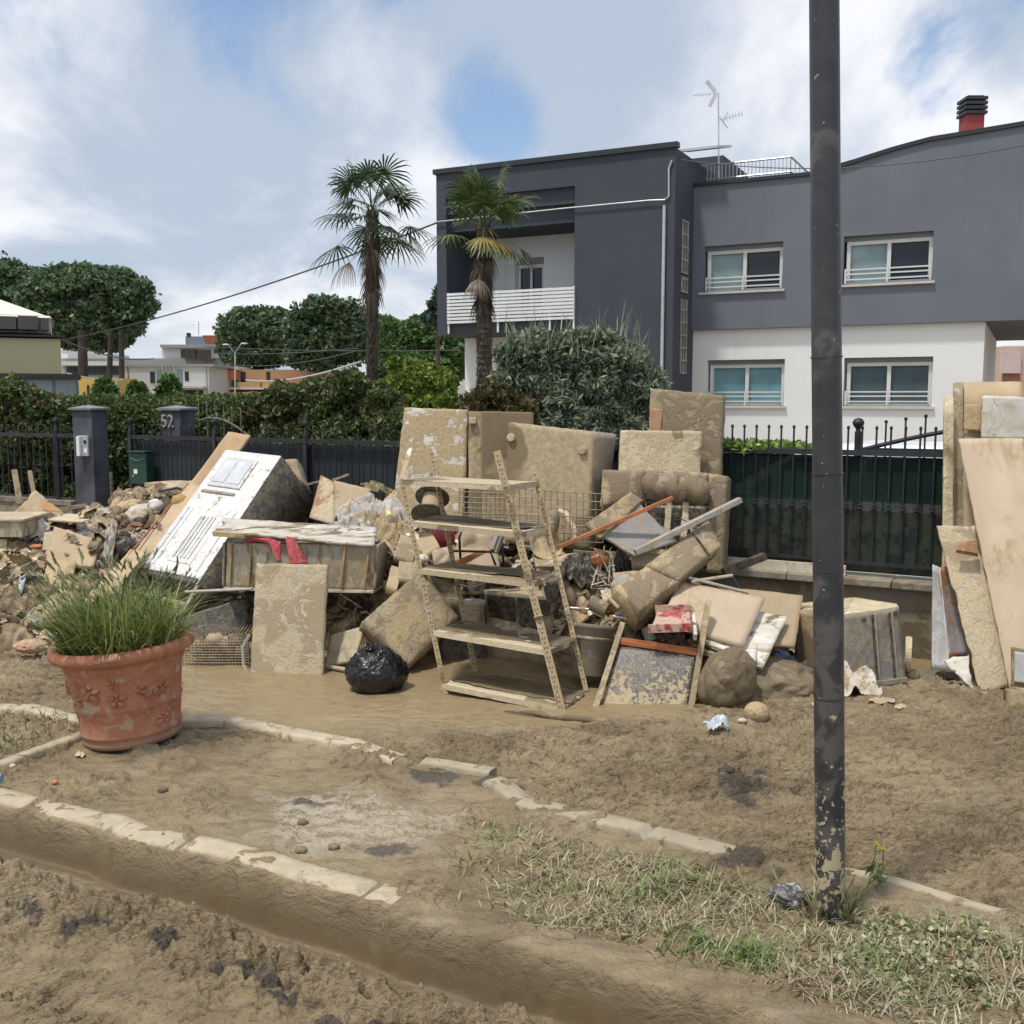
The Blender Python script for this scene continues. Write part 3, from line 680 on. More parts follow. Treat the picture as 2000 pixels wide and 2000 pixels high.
g = 'black iron driveway gates behind the rubble'
fence_section('black iron driveway gate leaf with a green mailbox on it', fs(257), fs(421), .12, .80, .135, netting=False, top=.14, zr=1.475)
fence_section('black iron gate leaf between the leaning plank and the tall muddy door', fs(421)+.03, fs(598), .12, .80, .135, netting=False, top=.13, zr=1.475, post0=False)
fence_section('black iron fence just left of the tall muddy door', fs(598)+.03, fs(880), .12, .80, .135, netting=False, top=.13, zr=1.475, post0=False, post1=False)
root = thing('garden_wall', 'low rendered wall under the iron fence at the far left', 'wall', fp(fs(-100), 0, 0))
MB().para(fp(fs(-260), -.1, -.12), FD*(fs(149)-fs(-260)), FN*.2, Vector((0, 0, .80))).build('wall', conc, root)
MB().para(fp(fs(-260), .702, -.14), FD*(fs(149)-fs(-260)), FN*.24, Vector((0, 0, .05))).build('coping', cope_m, root)
# backing sheets behind the left gates
shm = plain('gate_sheet', (.020, .026, .030), .7, 0, .3, 2, .002)
for (a_, b_2, lb) in ((262, 420, 'dark metal backing sheet behind the gate leaf with the mailbox'), (424, 900, 'dark metal backing sheet behind the gate between leaning plank and muddy door')):
    o = MB().para(fp(fs(a_), .14, -.05), FD*(fs(b_2)-fs(a_)), FN*.006, Vector((0, 0, 1.32))).build('backing_sheet', shm); tag(o, lb, 'metal sheet')
# arch over the gate
root = thing('gate_arch', 'low iron arch with spear bars rising above the gate beside pillar 52', 'gate arch', fp(fs(380), 1.5, -.3))
pts = [fp(fs(350)+k*.06, 1.50+.20*math.sin(math.pi*(.32+.66*k/12)), -.3) for k in range(13)]; MB().tube(pts, .014, 8).build('arched_rail', iron2, root)
for k in range(0, 12, 2):
    p = pts[k]; MB().tube([(p.x, p.y, 1.45), (p.x, p.y, p.z+.16)], .007, 6).lathe((p.x, p.y, p.z+.16), [(.006, 0), (.011, .01), (.002, .03)], 6).build('bar', iron2, root)
# mailbox
grn = plain('green_enamel', (.010, .050, .036), .4, 0, .25, 5, .001)
s_m = fs(257)+.10; zb = .99; mr = thing('mailbox', 'dark green mailbox with a small white label hanging on the gate', 'mailbox', fp(s_m, zb, .03))
MB().para(fp(s_m, zb, .02), FD*.26, FN*.10, Vector((0, 0, .34))).build('box', grn, mr, bevel=.012)
MB().para(fp(s_m-.008, zb+.343, .015), FD*.276, FN*.13, Vector((0, 0, .018))).build('lid', grn, mr, bevel=.005)
q = MB(); q.tube([fp(s_m+.03+.2*k/8, zb+.285-.03*math.sin(math.pi*k/8), .122) for k in range(9)], .008, 6).build('slot', plain('slot_green', (.05, .13, .105), .4, 0, .1, 5, 0), mr)
MB().para(fp(s_m+.07, zb+.115, .121), FD*.055, FN*.003, Vector((0, 0, .05))).build('label', plain('paper', (.78, .77, .74), .7, 0, .05, 10, 0), mr)
MB().lathe(fp(s_m+.065, zb+.09, .121), [(.0, 0), (.010, 0), (.010, .012), (0, .013)], 10, axis=FN).build('lock', stl, mr)
# ================================================================== HOUSE
U = Vector((.893, -.45, 0)).normalized(); Vv = Vector((.45, .893, 0)).normalized(); C0 = Vector((3.385, 21.84, 0))
def bl(u, v, z): return C0+U*u+Vv*v+Vector((0, 0, z))
def bp(px, py, v=0.0):
    p = onplane(px, py, C0+Vv*v, Vv)-C0
    return p.dot(U), p.z
def plaster(name, c, var, scale):
    m, t, b = new_mat(name); v = ocoord(t); f = noise(t, v, scale, 6)
    mp = NN(t, 'ShaderNodeMapping'); mp.inputs['Scale'].default_value = (2.2, 2.2, .16); LK(t, v, mp.inputs[0]); st = noise(t, mp.outputs[0], 1.0, 7, .65)
    cc = mixc(t, mrange(t, f, .3, .7), tuple(x*(1-var) for x in c), tuple(min(1, x*(1+var)) for x in c))
    cc = mixc(t, mth(t, 'MULTIPLY', mrange(t, st, .56, .72), .16), cc, tuple(x*.55 for x in c)); cc = mixc(t, mth(t, 'MULTIPLY', mrange(t, st, .44, .30), .08), cc, tuple(min(1, x*1.3+.02) for x in c))
    LK(t, cc, b.inputs['Base Color']); b.inputs['Roughness'].default_value = .85; bump(t, b, noise(t, v, 60, 4), .002)
    return m
pl_dark = plaster('plaster_dark_grey', (.052, .060, .078), .10, .8)
pl_mid = plaster('plaster_grey', (.145, .160, .190), .08, .6)
pl_white = plaster('plaster_white', (.76, .77, .77), .03, .5)
frame_m = plain('window_frame', (.62, .63, .62), .45, 0, .05, 3, 0)
cap_m = plain('roof_flashing', (.03, .032, .038), .5, .2, .1, 3, 0)
sill_m = plain('stone_sill', (.52, .50, .46), .7, 0, .1, 6, 0)
g_dark = glassy('window_glass_dark', (.018, .028, .042), .1, .35); g_teal = glassy('window_blind_teal', (.15, .29, .33), .3, .3); g_pale = glassy('window_curtain_pale', (.24, .33, .35), .25, .35)
g_curt = glassy('window_curtain_dark', (.065, .10, .115), .2, .35)
house = thing('house', 'modern two-storey house in dark grey and white render with a flat parapet and balcony', 'house', bl(2, 0, 0))
def bbox(mb, u0, u1, v0, v1, z0, z1):
    mb.para(bl(u0, v0, z0), U*(u1-u0), Vv*(v1-v0), Vector((0, 0, z1-z0))); return mb
def wall_holes(mb, u0, u1, z0, z1, v0, v1, holes):
    us = sorted({u0, u1}|{h[0] for h in holes}|{h[1] for h in holes}); zs = sorted({z0, z1}|{h[2] for h in holes}|{h[3] for h in holes})
    for a, b in zip(us[:-1], us[1:]):
        for c, d in zip(zs[:-1], zs[1:]):
            if any(h[0] <= (a+b)/2 <= h[1] and h[2] <= (c+d)/2 <= h[3] for h in holes): continue
            bbox(mb, a, b, v0, v1, c, d)
uL, _ = bp(853, 500); uT, _ = bp(1122, 500); _, zR = bp(1310, 289); _, zOB = bp(868, 655)
_, zOT = bp(1122, 430); _, zBB = bp(1121, 624)
_, zg1 = bp(1122, 363); _, zg2 = bp(1122, 395)
DEP = 9.0; vLog = 1.6
mb = MB()
bbox(mb, uT, 0, 0, DEP, -.2, zR)                                   # tower block
bbox(mb, uL+.26, uT, 0, .5, zg1, zR)                                    # fascia over loggia
bbox(mb, uL+.26, uT, .10, .5, zg2, zg1)
bbox(mb, uL+.26, uT, .22, .5, zOT, zg2)
bbox(mb, uL+.26, uT, .5, vLog-.003, zOT, zR)
bbox(mb, uL, uL+.26, 0, vLog-.003, zOB, zR)                           # left cheek
bbox(mb, uL, uT, vLog+.25, DEP, zOT, zR)
bbox(mb, uL+.26, uT, .03, vLog-.003, zOB, zOB+.42)                    # balcony slab
mb.build('wall', pl_dark, house)
mb = MB(); ud0, zd1 = bp(1010, 505, vLog); ud1, zd0 = bp(1062, 600, vLog)
wall_holes(mb, uL+.0, uT, zOB, zR-.6, vLog, vLog+.25, [(ud0, ud1, zd0, zd1)])
ug0, _ = bp(908, 700, 1.2)
bbox(mb, ug0, uT, 1.2, DEP, -.2, zOB-.003)
mb.build('wall', pl_white, house)['label'] = 'white rendered wall behind the balcony and under it'
mb = MB(); bbox(mb, uL-.06, 0.05, -.06, .12, zR+.002, zR+.11); mb.build('roof_edge', cap_m, house)
bd_ = MB(); bbox(bd_, ud0+.06, ud1-.06, vLog+.10, vLog+.12, zd0+.02, zd1-.22)
dr = bd_.build('balcony_door', g_dark, house)
fm = MB(); 
for a in (ud0+.01, (ud0+ud1)/2-.03, ud1-.07): bbox(fm, a, a+.06, vLog+.05, vLog+.09, zd0, zd1-.24)
bbox(fm, ud0+.01, ud1-.01, vLog+.045, vLog+.088, zd1-.24, zd1-.16); fm.build('frame', frame_m, dr)
sh = MB(); bbox(sh, ud0-.32, ud0-.02, vLog-.06, vLog-.02, zd0, zd1-.12); sh.build('shutter', frame_m, dr)
rb = MB(); bbox(rb, ud0+.01, ud1-.01, vLog+.03, vLog+.2, zd1-.155, zd1-.005); rb.build('roller_box', plain('shutter_grey', (.20, .20, .21), .6, 0, .1, 3, 0), dr)
# balcony railing of white slats
ur0, zr1 = bp(873, 571, -.06); ur1, zr0 = bp(1121, 624, -.06); zr1 = bp(1121, 559, -.06)[1]
br = MB(); n = 9; st = (zr1-zr0)/n
for k in range(n): bbox(br, ur0, ur1, -.07, -.045, zr0+k*st+.012, zr0+(k+1)*st-.012)
for a in (ur0, ur0+1.3, ur0+2.6, ur1-.04): bbox(br, a, a+.04, -.042, .0, zr0-.22, zr1)
br.build('balcony_railing', wht, house)
lm = MB(); ul, zl = bp(918, 502, vLog); bbox(lm, ul-.09, ul+.09, vLog-.1, vLog-.003, zl-.16, zl+.14); lm.build('wall_lamp', blk, house)
# right wing
V1 = 1.3; uE = 9.5
_, zb1 = bp(1345, 645, V1)
holes = []
wins = [((1376, 1530), (471, 564), g_pale, g_dark, 'upper', 0), ((1649, 1824), (450, 548), g_pale, g_dark, 'upper', 0), ((1381, 1533), (701, 793), g_teal, g_teal, 'lower', 1), ((1649, 1823), (696, 794), g_curt, g_curt, 'lower', 1)]
vw = {0: V1, 1: V1+.14}
H = {0: [], 1: []}; WR = []
for (xa, xb), (ya, yb), ga, gb, lb, lo in wins:
    a, _ = bp(xa, ya, vw[lo]); b_, z1 = bp(xb, ya, vw[lo]); _, z0 = bp(xb, yb, vw[lo]); H[lo].append((a, b_, z0, z1)); WR.append((a, b_, z0, z1, ga, gb, vw[lo]))
_, zP = bp(1345, 366, V1)
top = [bp(x, y, V1) for x, y in ((1640, 328), (1668, 320), (1699, 310), (1740, 297), (1780, 286), (1818, 276), (1880, 266), (2000, 246), (2100, 231))]
uP = bp(1600, 336, V1)[0]; 
mb = MB(); wall_holes(mb, .003, uE, zb1, zP, V1, V1+.35, H[0])
bbox(mb, .003, uE, V1+.35, DEP, zb1, zb1+.3); 
prof = [(uP, zP)]+[(u_, max(z_, zP)) for u_, z_ in top if u_ > uP]
for (a, za), (b_, zb_) in zip(prof[:-1], prof[1:]):
    vs = [bl(a, V1, zP), bl(b_, V1, zP), bl(b_, V1, zb_), bl(a, V1, za)]; vs += [p+Vv*6 for p in vs]
    mb.add(vs, [(0, 1, 2, 3), (7, 6, 5, 4), (3, 2, 6, 7), (0, 4, 5, 1)])
bbox(mb, prof[-1][0]-.3, prof[-1][0], V1+.003, DEP, zb1, prof[-1][1]-.05)
mb.build('wall', pl_mid, house)['label'] = 'mid grey upper wall of the right wing'
mb = MB()
bbox(mb, .003, uP+.02, V1-.05, V1+.22, zP+.002, zP+.075)
for (a, za), (b_, zb_) in zip(prof[:-1], prof[1:]):
    vs = [bl(a, V1-.05, za+.004), bl(b_, V1-.05, zb_+.004), bl(b_, V1-.05, zb_+.085), bl(a, V1-.05, za+.085)]; vs += [p+Vv*5 for p in vs]
    mb.add(vs, [(0, 1, 2, 3), (7, 6, 5, 4), (3, 2, 6, 7), (0, 4, 5, 1)])
mb.build('roof_edge', cap_m, house)
uW, _ = bp(1921, 700, V1+.14)
mb = MB(); wall_holes(mb, .003, uW, .92, zb1-.003, V1+.14, V1+.45, H[1]); bbox(mb, uW-.25, uW-.003, V1+.45, DEP, -.2, zb1-.003)
mb.build('wall', pl_white, house)['label'] = 'white ground-floor wall of the right wing'
mb = MB(); bbox(mb, .003, uW-.003, V1+.12, V1+.45, -.2, .917); mb.build('plinth', plain('plinth_grey', (.22, .23, .25), .8, 0, .1, 1, .002), house)
for (a, b_, z0, z1, ga, gb, vv) in WR:
    root_w = MB(); bbox(root_w, a-.10, b_+.06, vv-.06, vv+.26, z0-.05, z0-.003)
    wd = root_w.build('window_sill', sill_m, house)
    fr = MB(); v0 = vv+.12; mid = (a+b_)/2+.02; tw = .075; zt = z1-.10; zq = z0+.25
    bbox(fr, a+.12, b_-.01, v0, v0+.05, zt-tw, zt); bbox(fr, a+.12, b_-.01, v0, v0+.05, z0+.003, z0+.06)
    for x in (a+.05, mid-tw/2, b_-tw-.01): bbox(fr, x, x+tw, v0-.01, v0+.06, z0+.003, zt-.003)
    wn = fr.build('window', frame_m, house)
    gl = MB(); bbox(gl, a+.12, mid-.035, v0+.075, v0+.085, z0+.05, zt-.04); gl.build('pane', ga, wn)
    gl = MB(); bbox(gl, mid+.035, b_-.07, v0+.075, v0+.085, z0+.05, zt-.04); gl.build('pane', gb, wn)
    rl = MB()
    for zz_ in (z0+.10, z0+.21, z0+.30): bbox(rl, a+.03, b_-.02, vv+.02, vv+.045, zz_-.014, zz_+.014)
    for x in (a+.03, mid-.03, b_-.045): bbox(rl, x, x+.03, vv+.018, vv+.047, z0+.02, z0+.32)
    rl.build('guard_rail', frame_m, wn)
    bx = MB(); bbox(bx, a+.003, b_-.003, vv+.10, vv+.30, z1-.10, z1-.003); bx.build('roller_box', plain('roller', (.16, .17, .19), .6, 0, .1, 2, 0) if 'roller' not in MATS else MATS['roller'], wn)
    bk = MB(); bbox(bk, a, b_, vv+.32, vv+.34, z0, z1); bk.build('curtain', g_dark, wn)
# pipes on the facade
pipe_m = plain('pale_pipe', (.50, .50, .52), .4, .3, .1, 4, 0)
u_, z1_ = bp(1299, 402); _, z0_ = bp(1294, 780)
MB().tube([bl(u_, -.05, z1_), bl(u_, -.05, .3)], .035, 10).build('downpipe', pipe_m, house)
pts = [bp(1315, 313), bp(1309, 330), bp(1309, 384), bp(1300, 391)]
MB().tube([bl(a-.02, -.03, z) for a, z in pts], .02, 8).build('conduit', pipe_m, house)
pts = [bp(1300, 391), bp(1270, 392), bp(1100, 408), bp(960, 423), bp(855, 434)]
MB().tube([bl(a, -.05, z) for a, z in pts], .014, 6).build('facade_cable', pipe_m, house)
# stair window with lattice in the side wall of the tower
lt = MB(); 
for (ya, yb) in ((432, 535), (540, 572), (585, 730)):
    p1 = bp(1326, ya, .65)[1]; p0 = bp(1326, yb, .65)[1]
    for vq in (.50, .68, .86): lt.para(bl(.003, vq, p0), U*.03, Vv*.035, Vector((0, 0, p1-p0)))
    k = p0
    while k < p1: lt.para(bl(.004, .48, k), U*.034, Vv*.43, Vector((0, 0, .035))); k += .27
lt.build('stair_window', plain('lattice', (.34, .32, .30), .6, 0, .2, 5, 0), house)
# terrace rail, solar panel, chimney, antenna
tr_ = thing('terrace_railing', 'thin metal railing round the roof terrace', 'railing', bl(2, 2.2, zP))
pA = bp(1353, 336, 2.2); pB = bp(1545, 300, 2.2); pC = bp(1580, 336, 2.2)
zt = bp(1450, 318, 2.2)[1]+.02
for zz_ in (zP+.05, (zP+zt)/2, zt): MB().tube([bl(pA[0], 2.2, zz_), bl(pB[0], 2.2, zz_)], .022, 6).build('rail', pipe_m, tr_)
m2 = MB(); n = 26
for k in range(n+1): m2.tube([bl(pA[0]+(pB[0]-pA[0])*k/n, 2.2, zP-.1), bl(pA[0]+(pB[0]-pA[0])*k/n, 2.2, zt)], .010, 5)
m2.build('baluster_row', pipe_m, tr_)
for zz_ in (zt, (zP+zt)/2): MB().tube([bl(pB[0], 2.2, zz_), bl(pB[0]+.1, 7.5, zz_)], .022, 6).build('rail', pipe_m, tr_)
m2 = MB(); [m2.tube([bl(pB[0]+.1*k/12, 2.2+5.3*k/12, zP-.1), bl(pB[0]+.1*k/12, 2.2+5.3*k/12, zt)], .010, 5) for k in range(13)]; m2.build('baluster_row', pipe_m, tr_)
o = MB().para(bl(bp(1355, 330, 5)[0]-.5, 5.2, zP-.2), U*1.2, Vv*2.5, Vector((0, 0, bp(1370, 300, 5)[1]-zP+.15))).build('stair_housing', pl_dark); tag(o, 'small dark rooftop box beside the terrace railing', 'roof box')
o = MB().para(bl(bp(1318, 285, 1)[0], .9, zR+.12), U*.95, Vv*1.2+Vector((0, 0, .26)), Vector((0, 0, .05))).build('solar_panel', pipe_m); tag(o, 'tilted solar collector on the flat roof corner', 'solar panel')
cm = thing('chimney', 'red chimney with stacked dark cowl on the sloping roof', 'chimney', P(1897, 262, 26))
red = plain('chimney_red', (.32, .055, .06), .8, 0, .1, 2, .003)
a0 = P(1880, 265, 26); a1 = P(1914, 265, 26); ww_ = a1.x-a0.x; ztp = P(1897, 227, 26).z
MB().box((a0.x, 25.8, a0.z-1.0), (a1.x, 26.25, ztp)).build('stack', red, cm)
q = MB(); zc = ztp
for k in range(4): q.box((a0.x-.05, 25.75, zc+.004), (a1.x+.05, 26.3, zc+.075)); q.box((a0.x+.02, 25.82, zc+.075), (a1.x-.02, 26.23, zc+.11)); zc += .112
q.build('cowl', cap_m, cm)
an = thing('tv_antenna', 'tall thin television antenna mast with winged aerials on the roof', 'antenna', P(1404, 352, 24))
mt = plain('antenna_metal', (.55, .56, .58), .4, .5, .1, 3, 0)
MB().tube([P(1404, 352, 24), P(1403, 182, 24)], .018, 6).build('mast', mt, an)
q = MB(); q.tube([P(1353, 186, 24), P(1406, 182, 24)], .010, 5)
for (x, y, dx, dy) in ((1398, 180, -18, -22), (1398, 184, -12, 24)): q.bar(P(x, y, 24), P(x+dx, y+dy, 24), .08, .02, up=(0, 1, 0))
for k in range(6): q.tube([P(1356+k*6, 182-k*.4, 24), P(1356+k*6, 190-k*.4, 24)], .006, 4)
q.build('aerial', mt, an)
q = MB(); q.tube([P(1403, 235, 24), P(1450, 222, 23.6)], .010, 5)
for k in range(7): q.tube([P(1412+k*6, 226-k*1.6, 24), P(1414+k*6, 238-k*1.6, 24)], .006, 4)
q.tube([P(1405, 228, 24), P(1421, 250, 24)], .012, 5); q.tube([P(1421, 219, 24), P(1412, 240, 24)], .012, 5); q.build('aerial', mt, an)
# neighbour at the far right
nb = thing('house', 'pink neighbouring house glimpsed under the overhang at the far right', 'house', P(2010, 860, 44))
q = MB(); a = P(1962, 676, 44); b_ = P(2300, 676, 44); q.box((a.x, 44, 0), (b_.x, 52, a.z)); q.build('wall', plain('pink_render', (.58, .40, .34), .8, 0, .08, .5, 0), nb)
q = MB(); c = P(1958, 684, 43.8); d = P(1994, 729, 43.8); q.box((c.x, 43.85, d.z), (d.x, 43.98, c.z)); q.build('shutter', plain('pink_shutter', (.60, .48, .45), .7, 0, .05, 2, 0), nb)
q = MB(); c = P(1962, 730, 43.8); d = P(1994, 748, 43.8); q.box((c.x, 43.9, d.z), (d.x, 43.99, c.z)); q.build('brick_panel', plain('brick_red', (.24, .09, .06), .8, 0, .2, 3, 0), nb)
# white slatted garden bench-like screen below the left block
sc_ = thing('slatted_screen', 'white slatted garden screen at the foot of the house, beside the yellow-green shrub', 'screen', P(880, 800, 20))
for k in range(5):
    a = P(854, 772+k*7, 20); b_ = P(912, 772+k*7, 20); MB().box((a.x, 20, a.z-.055), (b_.x, 20.03, a.z)).build('slat', wht, sc_)

# ================================================================== CAR BEHIND THE NET
car = thing('car', 'white car parked behind the green netted fence', 'car', fp(fs(1700), 0, -2.3))
carp = plain('car_paint_white', (.80, .81, .82), .25, 0, .02, 1, 0, .6); carg = glassy('car_glass', (.01, .012, .015)); tyre = plain('tyre_rubber', (.02, .02, .02), .8, 0, .1, 5, 0)
cL, cW = 4.3, 1.75; cs0 = 4.85; vo = -2.2
def cp(s, o, z): return fp(cs0+s, z, vo-o)
def loft(mb, rings):
    n = len(rings[0]); base = len(mb.v)
    for r_ in rings: mb.v += [Vector(p) for p in r_]
    for i in range(len(rings)-1):
        for k in range(n): mb.f.append((base+i*n+k, base+i*n+(k+1) % n, base+(i+1)*n+(k+1) % n, base+(i+1)*n+k))
    mb.f.append(tuple(base+k for k in range(n))[::-1]); mb.f.append(tuple(base+(len(rings)-1)*n+k for k in range(n)))
q = MB(); rings = []
for s, zl, zt_, ins_ in ((0, .35, .62, .18), (.12, .25, .78, .06), (.9, .22, .95, 0), (2.2, .22, .98, 0), (3.6, .22, .98, 0), (4.15, .3, .92, .05), (4.3, .42, .75, .15)):
    rings.append([cp(s, ins_, zl), cp(s, ins_, zt_-.12), cp(s, ins_+.10, zt_), cp(s, cW-ins_-.10, zt_), cp(s, cW-ins_, zt_-.12), cp(s, cW-ins_, zl)])
loft(q, rings); q.build('body', carp, car, smooth=False, bevel=.03)
q = MB(); rings = []
for s, zt_, ins_ in ((1.0, .98, .20), (1.75, 1.40, .24), (2.3, 1.47, .24), (3.3, 1.46, .24), (3.9, 1.30, .26), (4.12, 1.0, .22)):
    rings.append([cp(s, .06, .95), cp(s, ins_, zt_-.05), cp(s, ins_+.08, zt_), cp(s, cW-ins_-.08, zt_), cp(s, cW-ins_, zt_-.05), cp(s, cW-.06, .95)])
loft(q, rings); q.build('cabin', carp, car, bevel=.02)
for (sa, sb, ta, tb_) in ((1.35, 2.35, 1.75, 2.35), (2.45, 3.4, 2.45, 3.3)):
    q = MB(); q.add([cp(sa, .045, 1.0), cp(sb, .045, 1.0), cp(tb_, .20, 1.36), cp(ta, .20, 1.33)], [(0, 1, 2, 3)]); q.build('side_window', carg, car)
q = MB(); q.add([cp(1.12, .22, 1.06), cp(1.70, .28, 1.385), cp(1.70, cW-.28, 1.385), cp(1.12, cW-.22, 1.06)], [(0, 1, 2, 3)]); q.v = [v+Vector((0, 0, .012)) for v in q.v]; q.build('windscreen', carg, car)
for s in (.8, 3.5):
    for o_2 in (.0, cW-.2):
        whl = MB(); whl.lathe(cp(s, o_2-.01, .31), [(.12, 0), (.29, 0), (.31, .03), (.31, .17), (.29, .2), (.12, .2)], 24, axis=-FN).build('tyre', tyre, car)

# ================================================================== LAMP POST
post_m, t, b = new_mat('post_paint'); v = ocoord(t)
sepz = NN(t, 'ShaderNodeSeparateXYZ'); tcx = NN(t, 'ShaderNodeTexCoord'); LK(t, tcx.outputs['Object'], sepz.inputs[0])
hz = sepz.outputs[2]
a1 = noise(t, v, 14, 6, .6, .8); a2_ = noise(t, v, 5, 6, .6, 1.0)
low = mrange(t, hz, .9, -0.1)      # more splashed mud towards the foot
mm = mrange(t, mth(t, 'ADD', a1, mth(t, 'MULTIPLY', low, .155)), .68, .70)
film = mth(t, 'MULTIPLY', mrange(t, mth(t, 'ADD', a2_, mth(t, 'MULTIPLY', mrange(t, hz, 1.9, .8), .10)), .58, .66), .30)
cpst = mixc(t, mrange(t, a2_, .3, .7), (.026, .027, .031), (.044, .045, .050)); cpst = mixc(t, film, cpst, (.20, .18, .16))
mm2 = mrange(t, mth(t, 'ADD', noise(t, v, 30, 4, .6, .5), mth(t, 'MULTIPLY', low, .15)), .715, .73)
mm3 = mrange(t, mth(t, 'ADD', noise(t, v, 55, 3, .5, .3), mth(t, 'MULTIPLY', low, .20)), .73, .745)
mm = mth(t, 'MAXIMUM', mm, mm3)
LK(t, mixc(t, mth(t, 'MAXIMUM', mm, mm2), cpst, (.44, .37, .24)), b.inputs['Base Color'])
b.inputs['Roughness'].default_value = .42; bump(t, b, mth(t, 'ADD', mm, mth(t, 'MULTIPLY', a1, .5)), .003)
pb = GG(1622, 1800); pt = P(1609, -120, pb.y)
lp = thing('lamp_post', 'tall dark grey round lamp post splashed with mud, standing in the grass', 'lamp post', pb)
ax = (pt-pb).normalized(); q = MB(); Lp = (pt-pb).length
prof = [(.050, -.1), (.050, .3), (.0497, 1.0), (.0495, 1.52), (.0483, 1.53), (.0480, 1.75), (.0478, 2.4), (.0472, 2.41), (.046, Lp), (.042, 8.0)]
q.lathe(pb, prof, 40, axis=ax, close=False).build('pole', post_m, lp, smooth=True)
for zc in (.80, 1.235, 1.56, 1.94): MB().lathe(pb+ax*zc, [(.0505, 0), (.0515, .003), (.0505, .006)], 40, axis=ax, close=False).build('tape_band', post_m, lp, smooth=True)
q = MB(); q.lathe(pb+ax*8.0, [(.05, 0), (.22, .02), (.26, .10), (.20, .2), (.05, .25)], 24, axis=ax).build('lamp_head', blk, lp)

# ================================================================== VEGETATION
leaf = attr_mat('leaf', .55, .2, 25, 0, .25, .35)
bark = muddy('bark', (.10, .075, .055), .2, 6, .9, .3, dry=(.11, .085, .062), wetc=(.04, .03, .025), bd=.02)
def tree(name, label, cat, base, trunkpts, r0, blobs, n, size, cols, seed, group=None, aspect=1.8, limbs=(), **kw):
    root = thing(name, label, cat, base, group)
    q = MB(); k = len(trunkpts); q.tube(trunkpts, r0, 10, rs=[r0*(1-.55*i/(k-1)) for i in range(k)])
    for b_ in blobs:
        a = Vector(trunkpts[-1]); c = Vector(b_[:3]); q.tube([a-Vector((0, 0, .1*abs(a.z))), (a+c)/2+Vector((0, 0, -.05*abs(a.z))), c], r0*.35, 6, rs=[r0*.45, r0*.3, r0*.12])
    q.build('trunk', bark, root)
    V, F, C = leaves(blobs, n, size, cols, seed=seed, aspect=aspect, **kw)
    arr_obj('crown', V, F, leaf, root, cols=C)
    return root
def bl2(px, py, Y, rx, rz, ry=None, w=None):
    """ellipsoid centred on a picture point at distance Y with radii in picture px"""
    c = P(px, py, Y); k = Y/2000.0
    r = (c.x, c.y, c.z, rx*k, (ry if ry else (rx+rz)/2)*k, rz*k)
    return r+((w,) if w else ())
PINE = [(.12, .19, .095), (.09, .15, .08), (.17, .24, .11), (.065, .11, .065)]
Y = 62
tree('pine_tree', 'broad umbrella pine rising over the yellow building at the far left', 'tree', P(160, 800, Y), [P(160, 800, Y), P(162, 740, Y), P(158, 670, Y)], .32,
     [bl2(150, 560, Y, 95, 40), bl2(230, 575, Y, 70, 42), bl2(90, 590, Y, 60, 50), bl2(180, 610, Y, 90, 40), bl2(262, 600, Y, 40, 26), bl2(210, 635, Y, 55, 28), bl2(130, 640, Y, 50, 26), bl2(285, 560, Y, 18, 12), bl2(240, 650, Y, 40, 14), bl2(160, 535, Y, 60, 20), bl2(200, 668, Y, 60, 18), bl2(150, 662, Y, 48, 20), bl2(265, 630, Y, 22, 20)], 60000, .17, PINE, 1, clump=.75, shell=.35)
Y = 66
tree('pine_tree', 'umbrella pine at the left edge of the picture, behind the pyramid roof', 'tree', P(20, 800, Y), [P(20, 800, Y), P(18, 700, Y), P(15, 640, Y)], .35,
     [bl2(10, 560, Y, 70, 50), bl2(-50, 580, Y, 70, 60), bl2(40, 590, Y, 45, 40), bl2(20, 530, Y, 45, 20)], 26000, .18, PINE, 2, clump=.75, shell=.35)
Y = 80
tree('pine_tree', 'rounded pine just right of the orange awnings', 'tree', P(510, 800, Y), [P(510, 800, Y), P(508, 740, Y), P(505, 700, Y)], .4,
     [bl2(500, 640, Y, 68, 36), bl2(470, 665, Y, 42, 42), bl2(545, 665, Y, 55, 40), bl2(500, 690, Y, 65, 28), bl2(455, 690, Y, 26, 26), bl2(480, 615, Y, 34, 14), bl2(530, 612, Y, 30, 12)], 42000, .21, PINE, 3, clump=.75, shell=.35)
Y = 74
tree('pine_tree', 'dark tall pine behind the left palm trunk', 'tree', P(650, 800, Y), [P(660, 800, Y), P(655, 740, Y), P(650, 690, Y)], .4,
     [bl2(640, 610, Y, 62, 30), bl2(600, 640, Y, 40, 36), bl2(680, 640, Y, 55, 40), bl2(640, 670, Y, 80, 32), bl2(700, 670, Y, 55, 40), bl2(620, 700, Y, 60, 24), bl2(740, 640, Y, 30, 24)], 42000, .20, [tuple(x*.8 for x in c) for c in PINE], 4, clump=.75, shell=.35)
GRN = [(.10, .19, .06), (.08, .155, .05), (.15, .24, .08), (.06, .11, .04)]
Y = 50
tree('leafy_tree', 'bright green leafy tree between the left palm and the house', 'tree', P(830, 800, Y), [P(830, 800, Y), P(828, 750, Y), P(826, 710, Y)], .25,
     [bl2(820, 660, Y, 50, 40), bl2(780, 680, Y, 45, 40), bl2(870, 680, Y, 40, 45), bl2(760, 640, Y, 24, 20), bl2(820, 720, Y, 90, 40), bl2(880, 650, Y, 24, 26), bl2(850, 636, Y, 26, 16)], 34000, .16, GRN, 5, clump=.35)
